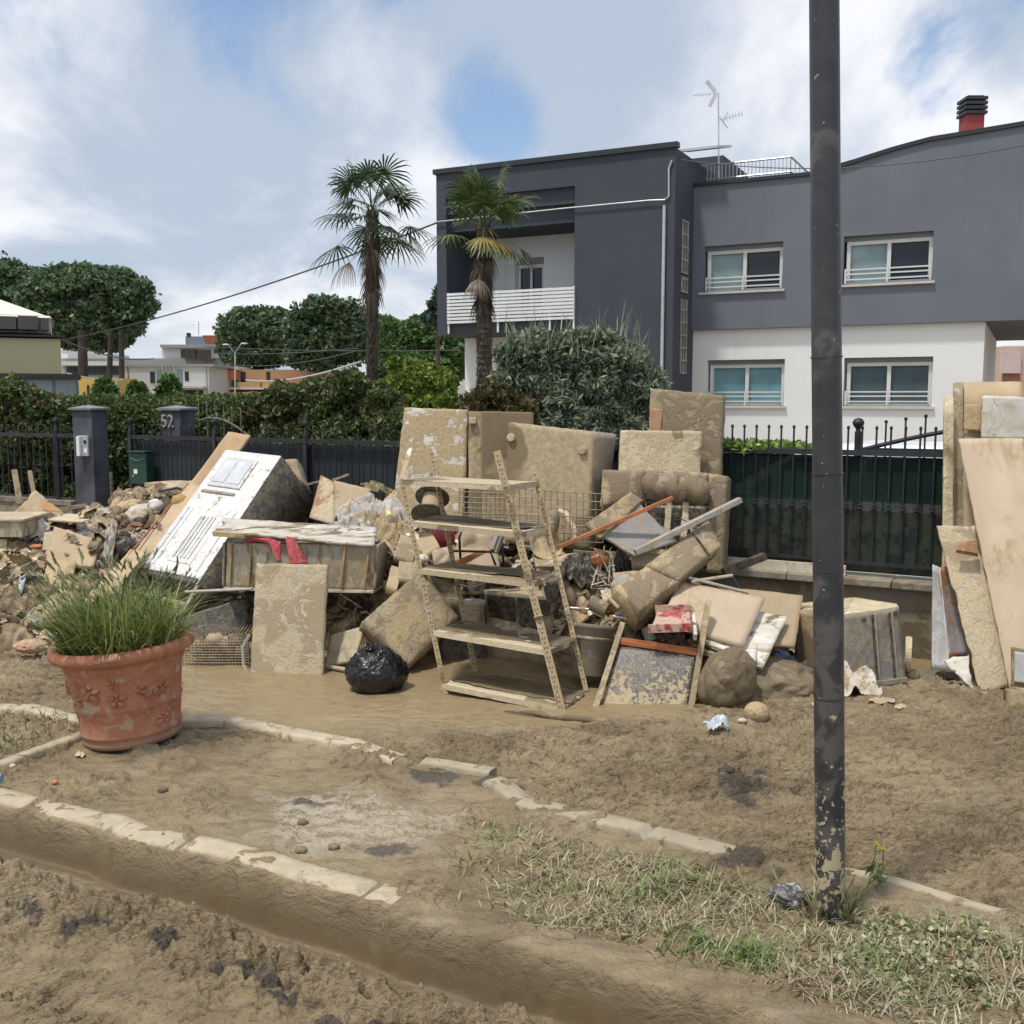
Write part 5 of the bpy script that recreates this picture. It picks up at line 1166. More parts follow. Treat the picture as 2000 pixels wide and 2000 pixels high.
# ---------------------------------------------------------------- the mound itself (countless scraps)
def mound(X, Y, bumps):
    h = np.zeros_like(X)
    for (cx_, cy_, rx, ry, hh) in bumps:
        d = np.sqrt(((X-cx_)/rx)**2+((Y-cy_)/ry)**2); h = np.maximum(h, hh*np.clip(1-d**2.2, 0, 1)**.7)
    return h
PAL = np.array([(.42, .33, .205), (.34, .26, .16), (.50, .42, .29), (.20, .145, .09), (.10, .075, .055), (.60, .55, .46), (.035, .032, .032), (.30, .16, .09), (.45, .47, .50)])
PW = np.array([.26, .22, .13, .13, .08, .05, .06, .05, .02]); PW = PW/PW.sum()
def heap(label, x0, x1, y0, y1, bumps, nscrap, seed, size=(.03, .16)):
    n = int((x1-x0)/.022); m_ = int((y1-y0)/.022)
    X, Y_ = np.meshgrid(np.linspace(x0, x1, n), np.linspace(y0, y1, m_)); X = X.ravel(); Y_ = Y_.ravel()
    def hh(X, Y_):
        h = mound(X, Y_, bumps); e = sstep(0, .12, h)
        return h+e*(.07*ridges(X, Y_, 3.2, 1.2, seed)+.05*slabs(X, Y_, 7, 1.2, seed+3, 0, .06)+.03*ridges(X, Y_, 12, 1.1, seed+5))-.08*(1-e)
    Z = hh(X, Y_); V = np.stack([X, Y_, Z], 1); i, j = np.meshgrid(np.arange(n-1), np.arange(m_-1)); a = (j*n+i).ravel(); F = np.stack([a, a+1, a+n+1, a+n], 1)
    k = np.clip((fbm(X*5, Y_*5, o=4, seed=seed+8)+.5), 0, .999)
    C = np.array([(.12, .085, .052), (.30, .225, .135), (.20, .15, .092), (.38, .30, .185), (.07, .052, .036)])[(k*5).astype(int)]
    parts = [(V, F, C)]; rng = np.random.default_rng(seed)
    bxs = np.array([(-1,-1,-1),(1,-1,-1),(1,1,-1),(-1,1,-1),(-1,-1,1),(1,-1,1),(1,1,1),(-1,1,1)])*.5; bf = np.array([(0,3,2,1),(4,5,6,7),(0,1,5,4),(1,2,6,5),(2,3,7,6),(3,0,4,7)])
    sx = rng.uniform(x0, x1, nscrap*3); sy = rng.uniform(y0, y1, nscrap*3); sz = hh(sx, sy); ok = np.where(mound(sx, sy, bumps) > .04)[0][:nscrap]
    for q in ok:
        s = rng.uniform(*size)*(1 if rng.random() < .85 else 1.8); kd = rng.random()
        dims = (s, s*rng.uniform(.3, 1), s*rng.uniform(.03, .12)) if kd < .5 else ((s*1.6, s*.12, s*.1) if kd < .7 else None)
        cl = PAL[rng.choice(len(PAL), p=PW)]*rng.uniform(.8, 1.2)
        R = rotm(rng.uniform(-.8, .8), rng.uniform(-.8, .8), rng.uniform(0, 6.28)); c = np.array([sx[q], sy[q], sz[q]+s*.15])
        if dims is not None:
            v = bxs*np.array(dims); v = v*(1+.25*rng.normal(size=v.shape)*.5); parts.append((v @ R+c, bf, np.tile(cl, (8, 1))))
        else:
            v, f = crumple((0, 0, 0), s*1.3, s, s*.5, seed=int(rng.integers(1e6)), n=9, freq=3); parts.append((v @ R+c, f, np.tile(cl, (len(v), 1))))
    V, F, C = merge(parts)
    o = arr_obj('rubbish_heap', V, F, attr_deb, cols=C); tag(o, label, 'rubbish', kind='stuff'); return hh
Lg = G(60, 1285, .05)
hL = heap('tangled mass of muddy scraps, rags and torn paper left of the white appliance', -5.4, -2.15, 7.15, 10.3, [(-3.9, 8.9, 1.9, 1.5, .62), (-3.05, 8.9, .85, .8, .86), (-4.3, 9.2, 1.2, 1.0, .72), (-4.2, 8.0, 1.4, .85, .30)], 1900, 3, (.025, .13))
hC = heap('tangled mass of muddy scraps behind the leaning shelf unit', -2.3, .7, 6.9, 9.0, [(-.80, 8.15, 1.0, .85, .72), (-.1, 8.0, .8, .60, .62), (.35, 7.8, .7, .55, .6), (-1.7, 8.3, .8, .7, .40)], 1500, 4, (.025, .13))
hR = heap('tangled mass of muddy scraps right of the shelf unit, under the leaning mattress roll', .25, 2.05, 6.45, 8.0, [(.75, 7.25, .65, .65, .60), (1.2, 7.2, .7, .6, .45), (1.5, 7.1, .5, .5, .28)], 1000, 5, (.02, .10))

# ---------------------------------------------------------------- white appliance lying on its side (left)
q = [(442, 880, 8.95), (550, 892, 8.55), (386, 1143, 7.72), (268, 1120, 8.12)]
f, n = face(q)
ap = thing('freezer', 'tilted white appliance with ribbed back, propped up on the heap', 'freezer', f(.5, 1.2))
S('body', None, None, q, .58, m_dkside, parent=ap, warp=.004, edge=.001)
bpn = S('back_panel', None, None, [tuple(p) for p in q], .004, m_white, parent=ap, warp=0, edge=0); bpn.location = n*.009
for (u0, v0, u1, v1, t) in ((.13, .06, .70, .30, .016),): 
    fbox(f, n, u0, v0, u1, v1, .008, t).build('label_plate', m_white, ap, bevel=.01)
    fbox(f, n, .18, .09, .38, .27, .024, .006).build('hatch', plain('pale_grey_plate', (.55, .57, .60), .4, 0, .1, 6, .001), ap, bevel=.004)
    fbox(f, n, .44, .09, .65, .27, .024, .006).build('hatch', MATS['pale_grey_plate'], ap, bevel=.004)
fbox(f, n, .10, .335, .68, .355, .008, .014).build('handle', m_grey, ap, bevel=.004)
fbox(f, n, .33, .50, .72, .88, .008, .007).build('rib_panel', m_white, ap, bevel=.006)
for k in range(5): fbox(f, n, .38+k*.06, .53, .405+k*.06, .85, .015, .010).build('rib', m_white, ap, bevel=.004)
for k, u in enumerate((.07, .14, .86)): fbox(f, n, u, .48, u+.025, .92, .008, .010).build('rib', m_white, ap, bevel=.004)
fbox(f, n, .02, .965, .98, 1.0, .008, .02).build('seam', m_dark, ap, bevel=.004)
# compressor bay below the panel
qa = [(268, 1122, 8.12), (386, 1145, 7.72), (352, 1203, 7.55), (236, 1178, 7.95)]
f2, n2 = face(qa)
cby = S('compressor_bay', None, None, qa, .02, m_dark, parent=ap, warp=0, edge=0); cby.location = -n2*.16
for (a, b_) in (((.0, 0), (.0, 1)), ((1, 0), (1, 1)), ((0, 1), (1, 1)), ((0, .55), (1, .62))):
    MB().bar(f2(*a), f2(*b_), .03, .02).build('bay_frame', m_smear, ap)
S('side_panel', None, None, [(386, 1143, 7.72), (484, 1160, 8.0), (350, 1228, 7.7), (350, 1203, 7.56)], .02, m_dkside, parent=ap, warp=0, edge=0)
MB().tube([f2(.3+.05*math.sin(k), .2+.05*k, -.06+.04*math.cos(k*2)) for k in range(14)], .008, 6).build('cable', m_tube, ap)
Vl, Fl = lump(f2(.35, .45, -.08), (.10, .08, .07), .1, 1.5, seed=4, sub=3); arr_obj('compressor', Vl, Fl, m_dark, ap, smooth=True)
# boards round it
S('plank', 'wide pale pinkish plank leaning behind the white appliance', 'plank', [(446, 843, 9.35), (489, 850, 9.35), (400, 985, 8.95), (352, 968, 8.95)], .04, m_pine, warp=.01, bend=(0, .01))
S('board', 'long board with red painted edge along the left side of the white appliance', 'board', [(372, 938, 9.0), (392, 950, 8.8), (262, 1125, 8.05), (206, 1150, 7.9)], .015, m_card, warp=.02)
rod('edging_strip', 'thin red edging strip running down beside the white appliance', 'strip', (368, 944, 8.95), (205, 1140, 7.86), .008, muddy('red_edge', (.42, .07, .05), .35, 9, .6, .1, bd=.001))
S('cloth', 'pinkish beige crumpled sheet bunched at the foot of the red-edged board', 'cloth', [(255, 1070, 8.2), (285, 1078, 8.1), (230, 1160, 7.7), (150, 1190, 7.6)], .01, m_card, warp=.06, nx=20, ny=20)
S('plastic_tub', 'curved beige plastic tub behind the top of the white appliance', 'tub', [(556, 898, 9.0), (580, 897, 9.0), (597, 948, 8.9), (583, 952, 8.9)], .25, m_smear, puff=.05, warp=.02)
g_ = thing('storage_box', 'grey box with a tan lid behind the left heap, under the mailbox', 'box', P(330, 970, 10.0))
S('body', None, None, [(284, 952, 10.2), (372, 955, 10.0), (370, 985, 10.0), (284, 985, 10.2)], .4, plain('box_grey', (.16, .165, .17), .6, 0, .2, 3, .002), parent=g_, warp=.004)
S('lid', None, None, [(282, 943, 10.18), (375, 946, 9.98), (374, 953, 9.98), (282, 951, 10.18)], .44, m_card, parent=g_, warp=.004)
# ---------------------------------------------------------------- left heap pieces
rod('stake', 'thicker wooden stake poking up at the far left against the fence', 'stake', (28, 918, 9.6), (39, 985, 9.5), .02, m_smear, sq=(.045, .03))
rod('stake', 'thin wooden stake poking up right of the thicker stake', 'stake', (58, 920, 9.6), (67, 970, 9.5), .02, m_smear, sq=(.035, .03))
V, F = grid_slab([P(70, 958, 9.3), P(124, 1002, 9.2), P(68, 1058, 8.9), P(20, 1012, 9.0)], .006, seed=31, warp=.06, notch=.25, edge=.01, nx=24, ny=24)
tag(arr_obj('fibreboard_sheet', V, F, m_card), 'torn beige fibreboard sheet peaking at the far left of the heap', 'sheet')
V, F = grid_slab([P(78, 972, 9.15), P(104, 985, 9.1), P(126, 1002, 9.0), P(84, 996, 9.05)], .004, seed=33, warp=.02, notch=.2, edge=.012)
tag(arr_obj('hardboard_scrap', V, F, muddy('torn_brown', (.46, .24, .10), .25, 5, .8, .1)), 'torn orange-brown layer peeled from the peaked sheet', 'scrap')
c_ = thing('drawer_unit', 'small pale cabinet cut by the left edge of the picture', 'cabinet', P(0, 1140, 8.1))
a = P(42, 1018, 8.35)
MB().para(a+Vector((-.62, 0, -.135)), Vector((.62, 0, 0)), Vector((-.03, .55, 0)), Vector((0, 0, .130))).build('drawer_box', m_peelv, c_, bevel=.006)
MB().para(a+Vector((-.64, -.015, -.004)), Vector((.66, 0, 0)), Vector((-.03, .58, 0)), Vector((0, 0, .022))).build('top', m_cream, c_, bevel=.006)
a = P(12, 1051, 8.36); MB().para(a+Vector((-.6, 0, -.42)), Vector((.6, 0, 0)), Vector((0, .4, 0)), Vector((0, 0, .41))).build('side', m_smear, c_, bevel=.006)
S('cardboard', 'clean square tan cardboard panel in the middle of the left heap', 'panel', [(106, 1028, 8.3), (193, 1055, 8.25), (182, 1108, 8.05), (89, 1096, 8.1)], .02, m_card, warp=.006)
S('board', 'upright tan board behind the square cardboard panel', 'board', [(86, 1039, 8.45), (106, 1037, 8.45), (96, 1130, 8.1), (74, 1146, 8.0)], .03, m_smear)
S('board', 'broad muddy board with orange wear under the square cardboard panel', 'board', [(96, 1088, 8.1), (150, 1096, 8.1), (128, 1185, 7.6), (72, 1175, 7.65)], .03, m_board)
S('tile', 'light wooden tile lying in the dark gap at the far left', 'tile', [(27, 1093, 8.2), (76, 1078, 8.3), (74, 1096, 8.15), (48, 1108, 8.05)], .02, m_pinkply)
Crum('plastic_bag', 'crumpled translucent beige bag left of the cardboard panel', 'bag', (62, 1030, 8.7), .26, .3, .25, m_paper, tilt=(0, .3))
Crum('rag', 'dark ragged cloth with orange scrap under the beige bag', 'rag', (45, 1070, 8.5), .4, .3, .2, m_rag)
Lump('rag', 'small orange-red rag in the dark gap far left', 'rag', (72, 1068, 8.35), (.045, .03, .018), m_orange, .5, 2.5, sub=3)
S('plank', 'long pale plank lying across the top of the left heap', 'plank', [(166, 986, 9.2), (218, 1001, 9.0), (216, 1008, 8.98), (166, 994, 9.18)], .03, m_smear)
S('plank', 'flat white edged board lying on the left heap below the long plank', 'plank', [(130, 1003, 9.2), (214, 1006, 9.0), (160, 1018, 8.7), (92, 1014, 8.8)], .02, m_cream)
S('plank', 'muddy plank at the foot of the iron fence, left', 'plank', [(112, 992, 9.9), (166, 984, 9.9), (168, 990, 9.9), (114, 1000, 9.9)], .05, m_smear)
Lump('paper_plate', 'white dented plastic sheet with dark holes on the left heap', 'plastic sheet', (282, 1006, 8.75), (.14, .10, .07), m_cloth, .25, 1.6, rot=(.6, 0, .3))
Lump('cloth', 'clean white cloth corner beside the dented plastic sheet', 'cloth', (303, 991, 8.8), (.06, .08, .06), m_paper, .4, 2.2, sub=3)
Crum('shirt', 'white striped shirt hanging down the left heap', 'shirt', (207, 1068, 8.25), .14, .3, .28, m_cloth, tilt=(0, .9), drape=.3)
Lump('bin_bag', 'small shiny black bag in the left heap', 'bag', (243, 1070, 8.35), (.09, .08, .08), m_dark, .35, 1.8)
Lump('rag', 'yellow-orange rag by the red-edged board', 'rag', (353, 982, 8.75), (.07, .05, .06), muddy('ochre_rag', (.50, .30, .06), .35, 7, .9, .1), .4, 2.2, sub=3)
Crum('cloth', 'light tan folded blanket end at the bottom of the left heap', 'blanket', (30, 1165, 7.7), .5, .4, .28, m_rag, tilt=(.2, .2))
Crum('cardboard', 'beige flattened carton behind the potted grass', 'carton', (120, 1180, 7.6), .42, .35, .22, m_card, tilt=(0, .4), freq=1.4)
Crum('paper', 'crumpled white paper just left of the potted grass', 'paper', (70, 1205, 7.4), .14, .14, .12, m_paper)
Crum('paper', 'pale purple crumpled paper at the rim of the big pot', 'paper', (96, 1240, 7.2), .16, .12, .1, m_paper)
Lump('rag', 'pinkish rag at the foot of the left heap', 'rag', (62, 1262, 7.1), (.10, .07, .04), muddy('pink_rag', (.45, .20, .20), .5, 8, .9, .1), .4, 2.2)
rod('strip', 'thin pale metal strip sticking up left of the potted grass', 'strip', (42, 1216, 7.4), (70, 1186, 7.4), .01, m_alu)
rng = random.Random(12); protos = []
for k in range(8):
    if k % 2: V, F = lump((0, 0, 0), (.085, .045, .035), .6, 2.6, seed=60+k, sub=4)
    else: V, F = crumple((0, 0, 0), .24, .17, .16, seed=60+k, n=26, freq=3.2)
    protos.append(arr_obj('rag', V, F, (m_rag, m_fabric, m_rag, m_dkside, m_mat2, m_rag, m_cloth, m_sack)[k], smooth=bool(k % 2), origin=(0, 0, 0)))
for k in range(54):
    x = rng.uniform(190, 350); y = rng.uniform(968, 1070); x -= (y-975)*.5
    Yk = 9.35-(y-960)/100*1.05; o = protos[k] if k < 8 else protos[rng.randrange(8)].copy()
    if k >= 8: col.objects.link(o)
    o.location = P(x, y, Yk); s = rng.uniform(.6, 1.35); o.scale = (s, s, s*1.1); o.rotation_euler = (rng.uniform(-.9, .9), rng.uniform(-.9, .9), rng.uniform(0, 6.28))
    tag(o, 'one of the mud-caked rags heaped left of the white appliance', 'rag', 'mud-caked rags in the left heap')
Crum('jacket', 'dark brown jacket lying near the top of the left heap', 'jacket', (300, 960, 9.3), .55, .3, .22, m_rag)
Crum('cloth', 'greyish fabric draped above the shoes, under the grey box', 'cloth', (260, 975, 9.3), .4, .3, .25, m_fabric)
o = MB().tube([P(*p) for p in ((310, 960, 9.1), (345, 953, 9.1), (384, 965, 8.9))], .012, 6).build('bent_tube', m_tube); tag(o, 'bent black tube over the pink bundle by the plank', 'tube')
Lump('bundle', 'pinkish bundle between the plank and grey box', 'bundle', (360, 958, 9.25), (.17, .10, .08), m_pinkply, .2, 1.5)
# ---------------------------------------------------------------- cabinet lying across (red cloth)
cb = thing('wall_cabinet', 'cream peeling wall cabinet with small pilasters, lying open under a white board', 'cabinet', P(590, 1150, 7.35))
qc = [(444, 1061, 7.45), (742, 1064, 7.25), (731, 1152, 7.25), (441, 1146, 7.45)]
f, n = face(qc)
S('front', None, None, qc, .02, m_peelv, parent=cb, warp=.004)
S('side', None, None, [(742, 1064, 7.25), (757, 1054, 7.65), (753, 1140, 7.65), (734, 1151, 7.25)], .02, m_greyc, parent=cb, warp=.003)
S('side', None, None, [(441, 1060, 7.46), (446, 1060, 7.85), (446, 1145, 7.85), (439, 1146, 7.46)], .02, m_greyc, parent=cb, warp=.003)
S('bottom', None, None, [(441, 1146, 7.47), (731, 1152, 7.27), (753, 1141, 7.67), (446, 1140, 7.87)], .02, m_dark, parent=cb, warp=.003)
S('back', None, None, [(446, 1060, 7.87), (757, 1054, 7.67), (753, 1140, 7.67), (446, 1145, 7.87)], .02, m_dark, parent=cb, warp=.003)
for u in (.025, .155, .775, .93): 
    fbox(f, n, u, .02, u+.014, .97, .002, .018).build('pilaster', muddy('gilt_edge', (.42, .26, .10), .45, 9, .6, .1, bd=.002) if 'gilt_edge' not in MATS else MATS['gilt_edge'], cb, bevel=.004)
MB().para(f(-.01, 1.01, .02), f(1, 1.01, .02)-f(-.01, 1.01, .02), -n*.3, Vector((0, 0, -.018))).build('shelf_board', m_peel, cb)
V, F = grid_slab([P(436, 1012, 7.85), P(736, 1029, 7.6), P(731, 1063, 7.22), P(418, 1036, 7.42)], .022, seed=41, warp=.012, notch=.12, edge=.006, nx=40, ny=12)
tag(arr_obj('worktop', V, F, m_peel), 'long white board with blistered peeling paint lying on the cream cabinet', 'board')
q = MB(); q.bar(P(418, 1042, 7.42), P(480, 1046, 7.38), .05, .035); tag(q.build('wood_splinter', m_board), 'splintered wood end sticking out left under the peeling board', 'wood')
V, F = grid_slab([P(556, 1046, 7.30), P(572, 1050, 7.26), P(602, 1102, 7.20), P(566, 1102, 7.20)], .01, seed=42, warp=.04, nx=16, ny=16); tag(arr_obj('cloth', V, F, m_redc), 'bright red cloth hanging over the cabinet front, right of the two', 'cloth')
V, F = grid_slab([P(520, 1050, 7.34), P(548, 1058, 7.30), P(546, 1094, 7.24), P(542, 1096, 7.24)], .01, seed=43, warp=.03, nx=16, ny=16); tag(arr_obj('cloth', V, F, m_redc), 'narrow red cloth end hanging over the cabinet front, left of the two', 'cloth')
o = MB().tube([P(480, 1060, 7.45), P(500, 1051, 7.40), P(522, 1055, 7.36), P(530, 1060, 7.33)], .022, 8).build('strap', m_redc); tag(o, 'red rolled strap on top of the cabinet at the left', 'strap')
rod('pipe', 'thin pale pipe pointing left from the cabinet base', 'pipe', (362, 1156, 7.35), (494, 1150, 7.2), .011, m_alu)
# block under the cabinet: holds it up, dark colour stands for the shaded void
S('crate', 'dark block filling the shaded void under the cream cabinet, behind the tall panel', 'crate', [(470, 1160, 7.75), (720, 1165, 7.6), (715, 1290, 7.6), (470, 1285, 7.75)], .5, m_dkside, warp=.006)
S('tall_board', 'tall muddy smeared panel standing in front of the cream cabinet', 'panel', [(501, 1100, 7.12), (640, 1103, 7.02), (629, 1339, 6.72), (488, 1322, 6.82)], .022, m_smear, warp=.008, notch=.05, edge=.004, nx=24, ny=36)
S('board', 'beige board slanting left of the black rubbish bag', 'board', [(648, 1240, 7.1), (712, 1222, 7.0), (690, 1290, 6.85), (632, 1302, 6.95)], .02, m_smear)
rod('table_leg', 'short pale round wooden leg left of the black rubbish bag', 'leg', (638, 1302, 6.9), (676, 1308, 6.8), .016, m_cream)
# wire basket with stones at left
wb = thing('wire_basket', 'rusty wire basket full of muddy rubble left of the tall panel', 'basket', P(420, 1295, 6.9))
q = MB(); y0 = G(420, 1300, .05).y
for k in range(9): z = .07+.012*k*1.6; q.tube([P(352, 1000, y0).xyz*0+Vector((P(352, 1300, y0).x, y0, z)), Vector((P(488, 1300, y0).x, y0, z))], .004, 5)
for k in range(22): x = P(352+k*6.4, 1300, y0).x; q.tube([Vector((x, y0, .05)), Vector((x, y0, .26 if k < 2 or k > 19 else .21)), Vector((x, y0+.35, .26))], .0035, 5)
q.tube([P(360, 1246, y0), P(362, 1238, y0), P(398, 1222, y0+.1), P(398, 1250, y0+.1)], .006, 6)
q.build('wires', m_wire, wb)
for k in range(7):
    Lump('rubble', 'one of the muddy lumps lying in the wire basket', 'rubble', (395+k*13, 1268-6*(k % 3), y0+.12), (.07, .06, .06), m_rag if k % 2 else m_card, .35, 1.9, group='muddy lumps in the wire basket', sub=3)
S('sheet', 'dark tilted metal sheet over the wire basket', 'metal sheet', [(352, 1205, 7.5), (486, 1165, 7.6), (484, 1232, 7.5), (352, 1262, 7.4)], .02, m_dkside, warp=.02)
o = MB().tube([P(488, 1240, 7.0), P(474, 1265, 6.95), (P(476, 1300, 6.9)), P(486, 1318, 6.85)], .012, 6).build('hose', m_grey); tag(o, 'curved grey hose at the left edge of the tall panel', 'hose')
# black bag
bb = thing('rubbish_bag', 'tied black plastic rubbish bag sitting on the mud', 'rubbish bag', GG(730, 1352))
m_bag, t, b = new_mat('bag_plastic'); v = ocoord(t); b.inputs['Base Color'].default_value = (.008, .008, .009, 1); b.inputs['Roughness'].default_value = .22; b.inputs['Specular IOR Level'].default_value = .5
nb_ = noise(t, v, 9, 4, .5, 2.0); bump(t, b, nb_, .022); mudb = mrange(t, mth(t, 'ADD', noise(t, v, 5, 5, .6, 1), mth(t, 'MULTIPLY', mrange(t, NN(t, 'ShaderNodeSeparateXYZ').outputs[2], 0, 1), 0)), .70, .72)
LK(t, mixc(t, mudb, (.008, .008, .009), (.36, .28, .17)), b.inputs['Base Color'])
c = GG(730, 1358)+Vector((0, .16, 0)); ICO.setdefault(5, ico(5)); Vs, F = ICO[5]; x, y, z = Vs.T; a = np.arctan2(y, x)
pl = np.abs(np.sin(a*9+2*fbm(x*2, y*2, z*2, o=2, seed=2)*4))*np.clip(z+.2, 0, 1)*.10
r = 1+.12*fbm(x*1.3, y*1.3, z*1.3, o=3, seed=9, rg=True)-pl*1.3; V = Vs*r[:, None]*np.array((.19, .165, .155)); V[:, 2] += .06*np.clip(z-.75, 0, 1)*4*.2; V[:, 2] = np.maximum(V[:, 2]+.105, -.02)
arr_obj('bag', V+np.array(c), F, m_bag, bb, smooth=True)
V, F = lump(c+Vector((-.03, -.02, .262)), (.022, .02, .035), .3, 2, seed=5, sub=3); arr_obj('knot', V, F, m_bag, bb, smooth=True)
for k in range(3):
    V, F = crumple(c+Vector((-.03+.02*(k-1), -.03, .285)), .05, .04, .05, seed=70+k, n=10, tilt=(.8*(k-1), .4)); arr_obj('bag_end', V, F, m_bag, bb, smooth=True)
# cushion
S('cushion', 'big muddy mattress cushion standing on its corner beside the black bag', 'cushion', [(822, 1112, 7.25), (896, 1205, 7.1), (800, 1300, 6.75), (706, 1216, 6.9)], .16, m_mat2, puff=.035, warp=.02, nx=20, ny=20)
S('cushion', 'darker muddy cushion pressed behind the cornered mattress cushion', 'cushion', [(830, 1118, 7.5), (900, 1150, 7.45), (905, 1235, 7.3), (850, 1250, 7.3)], .15, m_fabric, puff=.03, warp=.01)
# ---------------------------------------------------------------- centre-left pieces
S('board', 'muddy board with rusty brown stain standing left of the crumpled paper', 'board', [(627, 928, 8.9), (652, 941, 8.8), (652, 1024, 8.4), (604, 1010, 8.5)], .015, muddy('rust_board', (.30, .135, .065), .50, 3, .7, .1, streak=(1, 1, .5), dry=(.44, .36, .24), bd=.004))
S('board', 'plain tan board right of the rust-stained board', 'board', [(652, 938, 8.8), (724, 955, 8.6), (706, 990, 8.5), (652, 1024, 8.4)], .015, m_card)
Crum('paper', 'heap of crumpled white newspaper behind the peeling board', 'newspaper', (725, 1004, 8.3), .62, .45, .30, m_paper, tilt=(0, .3), n=50)
Crum('paper', 'brown crumpled wrapping paper above the white newspaper', 'paper', (765, 978, 8.6), .55, .4, .26, m_card, tilt=(0, .3), n=44)
Crum('cloth', 'muddy crumpled sheet hanging below the newspaper', 'cloth', (755, 1035, 8.1), .45, .4, .34, m_mat2, tilt=(0, .5), n=44)
S('yellow_note', 'tiny bright yellow scrap on the crumpled newspaper', 'scrap', [(753, 998, 8.1), (762, 998, 8.1), (764, 1004, 8.08), (757, 1005, 8.08)], .003, plain('yellow_paper', (.75, .75, .10), .7, 0, .05, 5, 0), warp=0, edge=0)
S('plank', 'thin batten sticking out left above the rust-stained board', 'batten', [(585, 948, 9.0), (627, 938, 9.0), (628, 941, 9.0), (586, 952, 9.0)], .03, m_smear)
S('plank', 'thin batten rising right above the plain tan board', 'batten', [(648, 936, 8.9), (680, 925, 8.9), (681, 929, 8.9), (650, 941, 8.9)], .03, m_smear)
Crum('branch_rag', 'mossy green-brown rag near the foot of the tall muddy door', 'rag', (742, 952, 8.7), .3, .16, .12, muddy('moss_rag', (.12, .12, .06), .4, 9, .9, .4), tilt=(-.3, 0))
o = MB().tube([P(*p) for p in ((735, 1062, 7.6), (752, 1056, 7.55), (762, 1068, 7.5), (772, 1085, 7.48))], .014, 8).build('curved_bar', m_cream); tag(o, 'curved white handle right of the cream cabinet', 'handle')
for k, (x, y, w_, h_, rr, lb) in enumerate(((795, 1070, 40, 45, .3, 'tall tan carton behind the left shelf upright'), (835, 1062, 36, 34, -.5, 'open tilted book-like carton right of the shelf upright'), (800, 1112, 44, 40, .1, 'muddy carton just above the middle shelf at the left'), (770, 1128, 22, 44, .25, 'narrow muddy board wedged right of the cream cabinet'), (862, 1085, 34, 30, -.2, 'pale broken carton corner under the chair frame'))):
    c, s = math.cos(rr), math.sin(rr); Yk = 7.55-.1*k
    pts = [(x+(a*w_/2*c-b_*h_/2*s), y+(a*w_/2*s+b_*h_/2*c), Yk-(.12*b_)) for a, b_ in ((-1, -1), (1, -1), (1, 1), (-1, 1))]
    S('carton', lb, 'carton', pts, .06, m_card if k % 2 else m_smear, warp=.008)
Lump('packet', 'small white and black printed packet on the shelf rubble', 'packet', (825, 1092, 7.2), (.045, .03, .03), m_paper, .3, 2, sub=3)
Lump('rag', 'dark red rag behind the left shelf uprights', 'rag', (862, 1050, 7.8), (.09, .06, .07), m_redc, .4, 2, sub=3)
S('board', 'long muddy board end under the cornered cushion', 'board', [(745, 1135, 7.5), (800, 1118, 7.5), (802, 1126, 7.4), (748, 1146, 7.4)], .03, m_board)
# cable reel / hat-like spool
rl_ = thing('cable_reel', 'tan cable reel with dark round flanges, tipped behind the second shelf', 'reel', P(838, 1010, 7.55))
axr = (P(846, 965, 7.7)-P(838, 1008, 7.55)).normalized(); c = P(838, 1006, 7.55)
MB().lathe(c, [(.073, 0), (.070, .17)], 24, axis=axr).build('drum', m_card, rl_, smooth=False)
for o_3, rr in ((-.006, .135), (.168, .13)): MB().lathe(c+axr*o_3, [(rr, 0), (rr, .010), (rr*.5, .013)], 32, axis=axr).build('flange', m_dark, rl_)
# chair
ch = thing('chair', 'black tube chair frame with pinkish seat board, upside down among the rubble', 'chair', P(930, 1110, 7.4))
S('seat', None, None, [(905, 1036, 7.6), (968, 1038, 7.5), (975, 1108, 7.4), (872, 1108, 7.45)], .015, m_pinkply, parent=ch, warp=.004)
for pts in (((900, 1104, 7.35), (897, 1050, 7.35), (903, 1037, 7.35), (965, 1040, 7.3)), ((882, 1106, 7.25), (880, 1082, 7.25), (888, 1076, 7.25), (958, 1078, 7.2), (968, 1104, 7.2)), ((980, 1048, 7.35), (984, 1106, 7.3))):
    MB().tube([P(*p) for p in pts], .009, 8).build('frame', m_tube, ch, smooth=True)
for (x, y) in ((972, 1046), (978, 1052)): MB().bar(P(x, y-6, 7.3), P(x-12, y+28, 7.25), .05, .03).build('foot', m_grey, ch)
S('board', 'pinkish brown board slanting across the chair frame', 'board', [(872, 1102, 7.3), (955, 1068, 7.25), (957, 1076, 7.22), (900, 1106, 7.28)], .015, m_orange)
